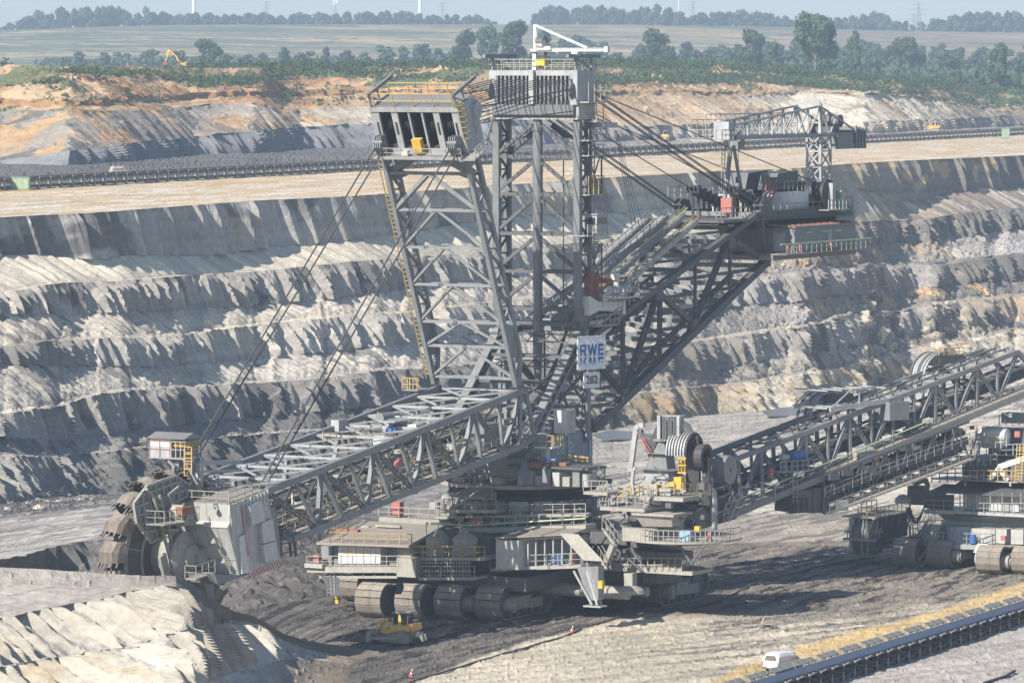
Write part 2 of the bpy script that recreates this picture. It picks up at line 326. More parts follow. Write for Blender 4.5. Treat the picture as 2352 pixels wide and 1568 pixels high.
# upper wall: solve upward from the bench toe
def col_lines():
    global UU
    u = UU
    k = lambda P: (np.interp(u, *zip(*P)) - V0) / F
    z0 = np.full(len(u), 31.0); d0 = (HC - z0) / k(U0)
    out = [(d0, z0)]
    for P, ty in ((U1, 0.62), (U2, 0.20), (CB, 0.05), (CK, 1.1), (U3, 0.13), (U4, 0.12)):
        t = (HC - out[-1][1] - k(P) * out[-1][0]) / (ty + k(P))
        t = np.maximum(t, 0.3)
        out.append((out[-1][0] + t, out[-1][1] + t * ty))
    return out
UP = col_lines()
def arr(i, j):
    return list(zip(UU, UP[i][j]))
rimz = UP[6][1]; rimd = UP[6][0]
UP = [UP[0], UP[1], UP[2], UP[5], UP[6], UP[3], UP[4]]
plainz = 49.5
lines = [
    dict(v=HL, d=9000, n=14, col=[(0, DRY)], rough=0),
    dict(v=HL, d=4400, n=150, col=[(0, (0.13, 0.15, 0.08)), (900, (0.17, 0.16, 0.095)), (1500, (0.20, 0.17, 0.11)), (2352, (0.22, 0.17, 0.115))], rough=1.5, rs=40, strata=0.1,
         spots=[((0.29, 0.23, 0.14), 60, 0.54, 3), ((0.10, 0.12, 0.06), 40, 0.54, 3), ((0.40, 0.30, 0.18), 22, 0.60, 6), ((0.08, 0.10, 0.05), 12, 0.64, 3)]),
    dict(d=3300, z=plainz, n=20, col=[(0, (0.10, 0.13, 0.06))], rough=0),
    dict(d=list(zip(UU, rimd + 140)), z=list(zip(UU, rimz - 2.0)), n=12, col=[(0, (0.10, 0.13, 0.06))], rough=0.3),
    dict(d=arr(4, 0), z=arr(4, 1), n=70, col=[(0, (0.16, 0.16, 0.08)), (400, (0.2, 0.15, 0.09)), (1100, (0.32, 0.22, 0.13)), (1250, (0.13, 0.13, 0.07)), (1750, (0.12, 0.13, 0.06)), (2352, (0.10, 0.12, 0.055))],
         rill=(0.8, 4.0, 0.5, 0.7), rough=1.2, rs=9, spots=[(GREEN, 22, 0.50, 0.5, [(0, .5), (400, .5), (500, .9), (2352, 1)], 1.2), ((0.42, 0.29, 0.17), 25, 0.55, 0.5, [(0, 1), (1500, .9), (2352, .6)])]),
    dict(d=arr(3, 0), z=arr(3, 1), n=60, col=[(0, (0.44, 0.32, 0.20)), (500, (0.40, 0.27, 0.15)), (1130, (0.46, 0.31, 0.18)), (1750, (0.44, 0.31, 0.19)), (1950, (0.45, 0.38, 0.28)), (2352, (0.30, 0.24, 0.16))],
         rill=(1.6, 6.0, 0.9, 0.8), rough=2.2, rs=12, spots=[((0.33, 0.19, 0.09), 22, 0.52, 0.3), (GREEN, 14, 0.63, 0.3, [(0, 1), (600, .6), (1900, .5), (2352, 1)], 0.8)]),
    dict(d=arr(6, 0), z=arr(6, 1), n=34, col=[(0, (0.28, 0.16, 0.075)), (1130, (0.30, 0.18, 0.085)), (1750, (0.36, 0.25, 0.15)), (1950, (0.5, 0.43, 0.32)), (2352, (0.30, 0.24, 0.16))], rill=(2.0, 7.0, 0.8, 0.9), rough=0.6),
    dict(d=arr(5, 0), z=arr(5, 1), n=50, col=[(0, (0.46, 0.32, 0.19)), (500, (0.42, 0.28, 0.16)), (1130, (0.45, 0.31, 0.18)), (1750, (0.40, 0.28, 0.17)), (1950, (0.52, 0.46, 0.36)), (2352, (0.30, 0.24, 0.16))], rill=(0.8, 8.0, 0.9, 0.8), rough=1.6, rs=12, spots=[((0.33, 0.19, 0.09), 22, 0.55, 0.3), (GREEN, 14, 0.62, 0.3, [(0, .8), (600, .4), (2352, 1)], 0.5)]),
    dict(d=arr(2, 0), z=arr(2, 1), n=90, col=[(0, (0.27, 0.245, 0.21)), (500, (0.26, 0.23, 0.20)), (640, (0.45, 0.40, 0.32)), (1100, (0.40, 0.34, 0.26)), (1548, (0.44, 0.33, 0.21)), (1800, (0.50, 0.45, 0.36)), (2100, (0.55, 0.50, 0.41)), (2300, (0.3, 0.26, 0.21)), (2352, (0.22, 0.20, 0.18))],
         rill=(1.7, 5.0, 0.6, 0.8), rough=1.5, rs=8, spots=[((0.40, 0.26, 0.14), 16, 0.52, 0.5, [(0, 1), (1200, .8), (2352, .3)]), (DGREY, 14, 0.55, 0.4, [(0, 1), (700, .3), (1500, .2), (2352, .6)])]),
    dict(d=arr(1, 0), z=arr(1, 1), n=60, col=[(0, (0.19, 0.19, 0.20)), (1200, (0.20, 0.20, 0.215)), (1500, (0.32, 0.29, 0.26)), (1700, (0.56, 0.52, 0.44)), (2000, (0.52, 0.45, 0.35)), (2200, (0.36, 0.31, 0.25)), (2352, (0.17, 0.16, 0.155))],
         rill=([(0, 2.0), (1500, 1.8), (2352, 1.6)], 4.2, 0.7, 0.5), rough=0.5),
    dict(v=U0, z=31, n=44, col=[(0, (0.13, 0.125, 0.122)), (1000, (0.14, 0.135, 0.13)), (1300, (0.20, 0.18, 0.17)), (1650, (0.40, 0.35, 0.29)), (2352, (0.32, 0.27, 0.21))], rough=0.8, rs=4, strata=0),
    dict(v=[(p[0], p[1] + 34 - p[0] * 0.008) for p in [(-300, 405), (0, 400), (600, 372), (1100, 350), (1548, 325), (1989, 302), (2352, 285), (2700, 275)]], z=31, n=70,
         col=[(0, (0.44, 0.36, 0.25)), (1000, (0.50, 0.40, 0.27)), (2352, (0.50, 0.41, 0.29))], rough=0.25, rs=6, strata=0,
         spots=[((0.55, 0.50, 0.42), 20, 0.50, 0.12), ((0.48, 0.33, 0.17), 16, 0.54, 0.12)]),
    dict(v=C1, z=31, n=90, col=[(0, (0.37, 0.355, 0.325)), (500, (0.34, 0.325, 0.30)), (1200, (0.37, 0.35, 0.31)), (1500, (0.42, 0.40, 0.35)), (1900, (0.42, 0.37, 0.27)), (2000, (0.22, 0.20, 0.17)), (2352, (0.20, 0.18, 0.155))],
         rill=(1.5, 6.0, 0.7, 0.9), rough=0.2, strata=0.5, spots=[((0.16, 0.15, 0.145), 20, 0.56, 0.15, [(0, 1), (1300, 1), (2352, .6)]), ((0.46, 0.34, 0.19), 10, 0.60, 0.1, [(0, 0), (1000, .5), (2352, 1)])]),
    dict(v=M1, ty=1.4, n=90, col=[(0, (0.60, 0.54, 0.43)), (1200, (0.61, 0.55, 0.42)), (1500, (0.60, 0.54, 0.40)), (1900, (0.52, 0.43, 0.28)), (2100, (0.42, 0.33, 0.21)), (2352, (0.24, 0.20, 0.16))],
         rill=(0.75, 5.0, 1, 0.25), rough=0.12, strata=0.0, spots=[((0.47, 0.42, 0.35), 3, 0.52, 5), ((0.20, 0.17, 0.15), 4, 0.52, 5, [(0, 0), (1900, 0), (2050, .8), (2352, 1)])]),
    dict(v=[(p[0], p[1] - 2) for p in C2], ty=0.22, n=3, col=[(0, BEIGE), (1900, (0.40, 0.33, 0.24)), (2352, DGREY)], rough=0.2),
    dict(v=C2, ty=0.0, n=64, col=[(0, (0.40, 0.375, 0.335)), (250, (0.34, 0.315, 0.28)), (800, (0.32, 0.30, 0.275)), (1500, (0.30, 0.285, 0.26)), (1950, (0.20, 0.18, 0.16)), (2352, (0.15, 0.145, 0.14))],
         rill=(1.25, 2.5, 0.8, 0.9), rough=0.3, strata=0.4, spots=[((0.13, 0.125, 0.12), 8, 0.58, 0.5)]),
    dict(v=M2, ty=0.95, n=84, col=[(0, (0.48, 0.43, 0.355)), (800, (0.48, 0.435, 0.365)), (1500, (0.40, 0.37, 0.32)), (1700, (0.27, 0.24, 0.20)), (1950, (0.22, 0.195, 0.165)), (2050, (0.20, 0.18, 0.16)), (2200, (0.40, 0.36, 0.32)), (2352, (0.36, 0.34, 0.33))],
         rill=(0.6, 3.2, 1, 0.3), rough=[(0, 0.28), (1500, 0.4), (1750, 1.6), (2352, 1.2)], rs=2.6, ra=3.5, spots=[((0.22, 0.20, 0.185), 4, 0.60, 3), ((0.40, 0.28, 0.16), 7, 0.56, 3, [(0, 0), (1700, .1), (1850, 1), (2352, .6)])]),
    dict(v=[(p[0], p[1] - 6) for p in C3], ty=0.22, n=6, col=[(0, (0.24, 0.22, 0.2)), (500, BEIGE), (2352, DGREY)], rough=0.5, rs=2),
    dict(v=C3, ty=0.02, n=62, col=[(0, (0.18, 0.17, 0.16)), (200, (0.28, 0.265, 0.24)), (450, (0.41, 0.385, 0.345)), (900, (0.38, 0.36, 0.325)), (1600, (0.30, 0.28, 0.25)), (1850, (0.36, 0.34, 0.32)), (1960, (0.26, 0.23, 0.21)), (2100, (0.38, 0.36, 0.34)), (2200, (0.12, 0.115, 0.11)), (2352, (0.14, 0.135, 0.13))],
         rill=(1.3, 2.6, 0.8, 0.9), rough=0.35, strata=0.4),
    dict(v=M3, ty=0.95, n=90, col=[(0, (0.36, 0.33, 0.285)), (500, (0.47, 0.43, 0.37)), (900, (0.48, 0.44, 0.38)), (1500, (0.30, 0.27, 0.24)), (1750, (0.2, 0.185, 0.17)), (1850, (0.34, 0.32, 0.30)), (1960, (0.34, 0.31, 0.27)), (2050, (0.27, 0.22, 0.17)), (2200, (0.17, 0.16, 0.15)), (2352, (0.15, 0.14, 0.135))],
         rill=(0.6, 3.0, 1, 0.3), rough=[(0, 0.45), (700, 0.25), (1500, 0.6), (1750, 1.8), (2050, 1.6), (2352, .8)], rs=2.8, ra=3.5, spots=[((0.20, 0.185, 0.17), 4, 0.60, 3), ((0.46, 0.32, 0.18), 8, 0.58, 3, [(0, 0), (1800, 0), (1950, 1), (2352, .8)])]),
    dict(v=[(p[0], p[1] - 8) for p in C4], ty=0.22, n=8, col=[(0, (0.40, 0.37, 0.32)), (200, (0.36, 0.33, 0.29)), (2352, (0.3, 0.27, 0.22))], rough=0.6, rs=2),
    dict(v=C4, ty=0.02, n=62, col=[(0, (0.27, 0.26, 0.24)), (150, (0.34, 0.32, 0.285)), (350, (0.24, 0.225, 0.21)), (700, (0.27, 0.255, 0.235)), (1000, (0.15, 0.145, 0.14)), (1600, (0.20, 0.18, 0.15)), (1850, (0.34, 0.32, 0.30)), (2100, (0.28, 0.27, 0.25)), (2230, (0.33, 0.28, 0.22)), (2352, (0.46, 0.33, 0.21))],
         rill=(1.45, 2.9, 0.85, 0.8), rough=0.6, rs=2.5, strata=0.4, spots=[((0.11, 0.105, 0.10), 9, 0.57, 0.5)]),
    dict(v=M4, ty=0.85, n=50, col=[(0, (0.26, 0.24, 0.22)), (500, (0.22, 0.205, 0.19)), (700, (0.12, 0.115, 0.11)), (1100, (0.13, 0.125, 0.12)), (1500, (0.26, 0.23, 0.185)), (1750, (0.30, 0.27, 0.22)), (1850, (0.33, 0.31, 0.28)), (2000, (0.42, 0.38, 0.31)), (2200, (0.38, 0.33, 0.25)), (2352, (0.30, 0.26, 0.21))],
         rill=(0.7, 3.0, 1, 0.3), rough=[(0, 0.7), (1400, 0.7), (1700, 1.6), (2200, 1.9), (2352, 1.2)], rs=2.6, ra=3, spots=[((0.14, 0.13, 0.12), 4, 0.57, 2.5)]),
    dict(v=[(p[0], p[1] - 5) for p in C5], ty=0.22, n=5, col=[(0, (0.30, 0.28, 0.25)), (500, (0.26, 0.24, 0.22)), (2352, (0.3, 0.27, 0.22))], rough=0.6, rs=2),
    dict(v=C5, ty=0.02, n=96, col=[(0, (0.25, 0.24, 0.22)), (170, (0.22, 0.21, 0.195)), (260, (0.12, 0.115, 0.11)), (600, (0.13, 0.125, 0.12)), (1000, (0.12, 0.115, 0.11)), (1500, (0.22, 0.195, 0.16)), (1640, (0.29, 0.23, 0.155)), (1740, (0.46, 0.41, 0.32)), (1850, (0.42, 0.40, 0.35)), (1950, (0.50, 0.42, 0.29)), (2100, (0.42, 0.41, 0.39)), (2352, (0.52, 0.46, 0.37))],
         rill=(1.5, 2.9, 0.85, 0.6), rough=[(0, 0.8), (1500, 0.7), (1950, 1.0), (2352, 1.2)], rs=2.5, strata=0.3, spots=[((0.35, 0.24, 0.12), 9, 0.55, 0.6, [(0, 0), (1400, 0), (1600, 1), (1750, .5), (2352, .6)])]),
    dict(v=T5, ty=[(0, 0.36), (1500, 0.4), (2352, 0.3)], n=80, col=[(0, (0.11, 0.105, 0.10)), (300, (0.12, 0.11, 0.105)), (700, COAL), (1300, (0.24, 0.22, 0.2)), (1500, (0.40, 0.37, 0.33)), (1750, (0.38, 0.35, 0.31)), (1950, (0.46, 0.42, 0.36)), (2352, (0.50, 0.46, 0.39))], rough=[(0, 0.7), (500, .7), (1500, 0.35), (2352, 0.35)], rs=4, strata=0,
         spots=[((0.20, 0.18, 0.165), 11, 0.50, 0.12, [(0, 0), (1200, .5), (2352, 1)]), ((0.40, 0.37, 0.33), 12, 0.53, 0.12, [(0, .6), (600, .3), (2352, .4)])]),
    dict(v=[(-300, 1200), (0, 1190), (240, 1165), (600, 1140), (1000, 1110), (1400, 1060), (1750, 1040), (2352, 960), (2700, 950)], z=[(0, 3.5), (600, 3.0), (900, 0), (1400, -1.5), (2352, -1.5)], n=70, col=[(0, (0.42, 0.395, 0.36)), (350, (0.38, 0.36, 0.33)), (500, (0.2, 0.19, 0.18)), (1300, (0.30, 0.28, 0.25)), (1500, (0.46, 0.43, 0.37)), (2352, (0.52, 0.47, 0.39))], rough=0.25, rs=5, strata=0,
         spots=[((0.17, 0.155, 0.145), 10, 0.50, 0.10, [(0, .7), (1500, 1), (2352, .7)])]),
    dict(v=C6, z=[(0, 5.0), (640, 4.6), (760, 3.0), (880, 0.0), (2352, 0.0)], n=70, col=[(0, (0.20, 0.195, 0.185)), (300, (0.15, 0.14, 0.135)), (760, (0.13, 0.12, 0.11)), (900, COAL), (1400, (0.24, 0.21, 0.18)), (1800, (0.36, 0.32, 0.265)), (2100, (0.36, 0.32, 0.26)), (2352, (0.42, 0.37, 0.30))],
         rill=([(0, 0.9), (700, 0.7), (850, 0), (2352, 0)], 3.0, 0.7, 0.6), rough=[(0, 0.5), (500, .9), (760, 0.9), (900, .2), (2352, 0.25)], rs=3, strata=0, spots=[((0.12, 0.11, 0.105), 9, 0.50, 0.10, [(0, 0), (1300, .5), (2352, .8)])]),
    dict(v=T6, z=[(0, -2.5), (540, -0.6), (640, 0), (2352, 0.0)], n=150, col=[(0, COAL), (900, (0.115, 0.105, 0.098)), (1300, (0.115, 0.105, 0.097)), (1700, (0.17, 0.15, 0.13)), (2352, (0.19, 0.165, 0.14))], rough=[(0, .25), (900, 0.3), (2352, 0.3)], rs=2, strata=0,
         spots=[((0.25, 0.215, 0.175), 9, 0.50, 0.08, [(0, .5), (900, .35), (1500, .9), (2352, 1)]), ((0.045, 0.043, 0.042), 5, 0.55, 0.15)]),
    dict(v=[(-300, 1640), (2700, 1640)], z=[(0, -9.0), (560, -8.0), (700, -1.5), (780, 0), (2352, 0)], n=10, col=[(0, BEIGE)], rough=0.1, strata=0),
    dict(v=[(-300, 3200), (2700, 3200)], z=[(0, -9.0), (560, -8), (700, -1.5), (780, 0), (2352, 0)], n=1, col=[(0, BEIGE)]),
]
def pick(U, pts):
    return np.interp(U, [p[0] for p in pts], [p[1] for p in pts])
ROADT = [(0, 1900), (1560, 1600), (1690, 1536), (1870, 1473), (2010, 1438), (2130, 1410), (2210, 1385), (2352, 1336), (2700, 1230)]   # upper edge of the sand road
ROADB = [(0, 2300), (1700, 1640), (1840, 1568), (2352, 1395), (2700, 1285)]
CREAMT = [(0, 1900), (880, 1590), (960, 1560), (1080, 1520), (1200, 1478), (1340, 1440), (1480, 1405), (1560, 1420), (1800, 1400), (1900, 1420), (2100, 1400), (2352, 1350), (2700, 1290)]
def ground_extra(i, U, X, Y, z, c, T):
    if i < iT: return z, c
    V = V0 + F * (HC - z) / Y
    n = fbm(X / 3.0, Y / 9.0, 301, 5) - 0.5
    n2 = fbm(X / 14.0, Y / 30.0, 305, 4) - 0.5
    def mixc(c, col, wgt):
        return c * (1 - wgt[..., None]) + np.array(col) * (1 + 0.35 * n[..., None] + 0.3 * n2[..., None]) * wgt[..., None]
    # pale compacted sand at the lower right
    e = V - pick(U, CREAMT) + n * 16 + n2 * 25
    soft = sstep(1380, 1750, U) * 26 + 3
    wgt = sstep(-soft, soft, e)
    st = fbm((X * 0.8 + Y * 0.6) / 26.0, (X * 0.6 - Y * 0.8) / 1.6, 311, 4)
    mid = sstep(1500, 1900, U) * (1 - sstep(0, 70, V - pick(U, ROADT) + 110))
    wgt = wgt * (1 - 0.55 * mid) * (1 - 0.75 * sstep(0.50, 0.60, st) * sstep(1250, 1700, U))
    c = mixc(c, (0.49, 0.435, 0.345), np.clip(wgt, 0, 1))
    # brown patch in front of the tracks
    # sand road
    r = sstep(-3, 3, V - pick(U, ROADT) + n * 9) 
    c = mixc(c, (0.52, 0.385, 0.20), r * (1 - sstep(-2, 4, V - pick(U, ROADB) - 8)))
    c = mixc(c, (0.40, 0.37, 0.34), sstep(-2, 6, V - pick(U, ROADB) - 22 + n * 8) * (U > 1500))
    # brown earth left of the dozer
    bw = sstep(-30, 30, 800 - U + n * 160) * sstep(1478, 1500, V)
    c = mixc(c, (0.17, 0.14, 0.11), np.clip(bw, 0, 1))
    # wheel ruts
    ru = fbm((X * 0.72 + Y * 0.69) / 40.0, (X * 0.69 - Y * 0.72) / 0.9, 317, 3)
    c = c * (1 - 0.22 * sstep(0.52, 0.64, ru) * (V > 1150))[..., None]
    z = z + (ru - 0.5) * 0.14 * (V > 1150) + np.maximum(vnoise(X / .5, Y / 1.2, 411) * fbm(X / 9.0, Y / 16.0, 412, 3) - .44, 0) * .3 * (V > 1150)
    return z, c
soilm = soil_material("soil_rock_and_sand")
iC = next(i for i, L in enumerate(lines) if L.get('v') is C1)
iT = next(i for i, L in enumerate(lines) if L.get('v') is T5)
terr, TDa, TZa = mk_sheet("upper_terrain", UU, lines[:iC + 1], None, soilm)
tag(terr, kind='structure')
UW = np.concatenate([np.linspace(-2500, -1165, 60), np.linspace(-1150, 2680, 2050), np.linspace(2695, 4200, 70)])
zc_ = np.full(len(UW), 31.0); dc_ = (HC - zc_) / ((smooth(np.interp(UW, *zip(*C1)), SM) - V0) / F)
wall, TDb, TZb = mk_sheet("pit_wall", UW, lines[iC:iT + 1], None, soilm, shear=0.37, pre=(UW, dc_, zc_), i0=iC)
tag(wall, kind='structure')
bd_, bz_ = np.interp(UU, UW, TDb[-1]), np.interp(UU, UW, TZb[-1])
floor_, TDc, TZc = mk_sheet("pit_floor", UU, [dict(lines[iT])] + lines[iT + 1:], lambda i, *q: ground_extra(i, *q), soilm, pre=(UU, bd_ + .0, bz_ - .05), i0=iT)
tag(floor_, kind='structure')
TD = [a_ for a_ in TDa] + [np.interp(UU, UW, a_) for a_ in TDb[1:]] + TDc[1:]
TZ = [a_ for a_ in TZa] + [np.interp(UU, UW, a_) for a_ in TZb[1:]] + TZc[1:]
print("toe z", TZ[23][::200], TD[23][::200], "rim", rimz[::200], rimd[::200])

# ---------------------------------------------------------------- foreground spoil ridges at the lower left
FR = lambda P: P
f1 = [(-120, 1300), (0, 1302), (86, 1306), (205, 1314), (300, 1320), (376, 1323), (404, 1319), (425, 1326), (445, 1343), (496, 1378), (534, 1404), (565, 1408), (599, 1419), (650, 1456), (718, 1474), (790, 1482), (860, 1496), (960, 1512)]
f2 = [(-120, 1338), (0, 1340), (164, 1347), (342, 1350), (380, 1340), (404, 1331), (425, 1345), (445, 1362), (496, 1400), (534, 1414), (599, 1424), (650, 1466), (718, 1482), (790, 1492), (860, 1506), (960, 1520)]
f3 = [(-120, 1450), (0, 1422), (68, 1405), (154, 1389), (233, 1377), (284, 1360), (342, 1352), (387, 1342), (410, 1346), (445, 1376), (496, 1420), (534, 1424), (564, 1424), (595, 1428), (650, 1470), (718, 1488), (790, 1500), (860, 1512), (960, 1526)]
f4 = [(-120, 1545), (0, 1526), (137, 1508), (274, 1488), (342, 1463), (397, 1449), (479, 1434), (564, 1427), (595, 1430), (650, 1473), (718, 1491), (790, 1503), (860, 1515), (960, 1529)]
f5 = [(-120, 1551), (0, 1534), (82, 1518), (219, 1492), (308, 1494), (342, 1468), (397, 1454), (479, 1438), (564, 1430), (595, 1433), (650, 1476), (718, 1494), (790, 1506), (860, 1518), (960, 1532)]
f6 = [(-120, 1700), (0, 1690), (219, 1640), (342, 1590), (479, 1560), (600, 1530), (650, 1512), (718, 1516), (790, 1520), (860, 1530), (960, 1545)]
f7 = [(-120, 1800), (0, 1790), (342, 1700), (600, 1640), (718, 1600), (790, 1590), (960, 1580)]
FU = np.linspace(-420, 960, 1100)
CRM = (0.43, 0.40, 0.345)
def mcol(right=(0.16, 0.13, 0.10)):
    return right
fl = [
    dict(d=[(-120, 437), (400, 436), (440, 440), (500, 452), (534, 462), (650, 463), (960, 466)], z=-4.0, n=26, col=[(0, (0.2, 0.185, 0.17))], rough=0.4),
    dict(v=f1, d=[(-120, 431), (404, 430), (445, 433), (496, 441), (534, 447), (650, 453), (718, 456), (960, 455)], n=40, col=[(-120, (0.29, 0.27, 0.245)), (300, (0.27, 0.25, 0.225)), (430, (0.15, 0.14, 0.13)), (520, (0.15, 0.14, 0.13)), (560, (0.24, 0.175, 0.11)), (640, (0.20, 0.155, 0.11)), (750, (0.15, 0.13, 0.105)), (960, (0.13, 0.115, 0.10))], rough=0.35, rs=2.0, strata=0),
    dict(v=f2, ty=0.5, n=60, col=[(-120, (0.42, 0.385, 0.335)), (380, (0.40, 0.37, 0.32)), (425, (0.15, 0.14, 0.13)), (520, (0.15, 0.14, 0.13)), (560, (0.24, 0.175, 0.11)), (650, (0.20, 0.16, 0.11)), (750, (0.16, 0.135, 0.11)), (960, (0.13, 0.115, 0.10))], rough=0.08, rs=4, strata=0,
         spots=[((0.30, 0.27, 0.24), 5, 0.52, 0.12, [(-120, 1), (380, .6), (420, 0), (960, 0)])]),
    dict(v=f3, ty=[(-120, 0.02), (400, 0.05), (430, 0.4), (960, 0.3)], n=150, col=[(-120, CRM), (430, (0.42, 0.385, 0.33)), (490, (0.38, 0.34, 0.29)), (560, (0.24, 0.175, 0.11)), (650, (0.22, 0.17, 0.12)), (960, (0.13, 0.115, 0.10))], rough=0.25, rs=2.4, strata=0.1,
         rill=([(-120, 1.9), (400, 1.8), (470, 1.2), (540, 0.2), (960, 0)], 2.0, 0.75, 0.45), big=0.2, spots=[((0.40, 0.32, 0.21), 4, 0.60, 2, [(-120, .8), (400, .8), (500, 0), (960, 0)])]),
    dict(v=f4, ty=0.30, n=8, col=[(-120, CRM), (590, CRM), (650, (0.22, 0.17, 0.12)), (960, (0.13, 0.115, 0.10))], rough=0.3, rs=2),
    dict(v=f5, ty=0.02, n=190, col=[(-120, CRM), (590, CRM), (620, (0.42, 0.40, 0.36)), (680, (0.40, 0.375, 0.335)), (720, (0.18, 0.15, 0.12)), (960, (0.12, 0.11, 0.10))], rough=[(-120, .3), (600, .3), (700, .7), (800, .5), (960, .3)], rs=2.2, strata=0.1,
         rill=([(-120, 1.9), (560, 1.8), (640, 0.6), (700, 0.1), (960, 0)], 2.0, 0.75, 0.35), big=0.2, spots=[((0.40, 0.32, 0.21), 4, 0.60, 2, [(-120, .7), (500, .7), (650, 0), (960, 0)]), ((0.42, 0.40, 0.37), 5, 0.5, 0.7, [(-120, 0), (600, 0), (640, .9), (720, .9), (790, .1), (960, 0)])]),
    dict(v=f6, ty=[(-120, 0.30), (600, 0.22), (650, 0.12), (960, 0.06)], n=60, col=[(-120, CRM), (560, (0.5, 0.48, 0.43)), (680, (0.2, 0.17, 0.14)), (960, (0.12, 0.11, 0.1))], rough=0.4, rs=2),
    dict(v=f7, ty=[(-120, 0.3), (600, 0.2), (960, 0.1)], n=1, col=[(0, CRM)]),
]
fore, FD, FZ = mk_sheet("spoil_bank", FU, fl, None, soilm, shear=0.30)
tag(fore, kind='structure')
print("fore z", [a[::120] for a in FZ])
def surf(u, v):
    """3d point where the pixel ray meets the main ground sheet (found between break lines)"""
    vv = [V0 + F * (HC - np.interp(u, UU, z)) / np.interp(u, UU, d) for d, z in zip(TD, TZ)]
    for i in range(7, len(vv) - 1):
        if vv[i] <= v <= vv[i + 1]:
            d0, z0, d1, z1 = (float(np.interp(u, UU, a)) for a in (TD[i], TZ[i], TD[i + 1], TZ[i + 1]))
            k = (v - V0) / F
            t = (k * d0 - HC + z0) / ((z0 - z1) - k * (d1 - d0)) if abs((z0 - z1) - k * (d1 - d0)) > 1e-9 else 0
            t = min(max(t, 0), 1); return Vector(((u - 1176.0) / F * (d0 + (d1 - d0) * t), d0 + (d1 - d0) * t, z0 + (z1 - z0) * t))
    return onZ(u, v, 0)
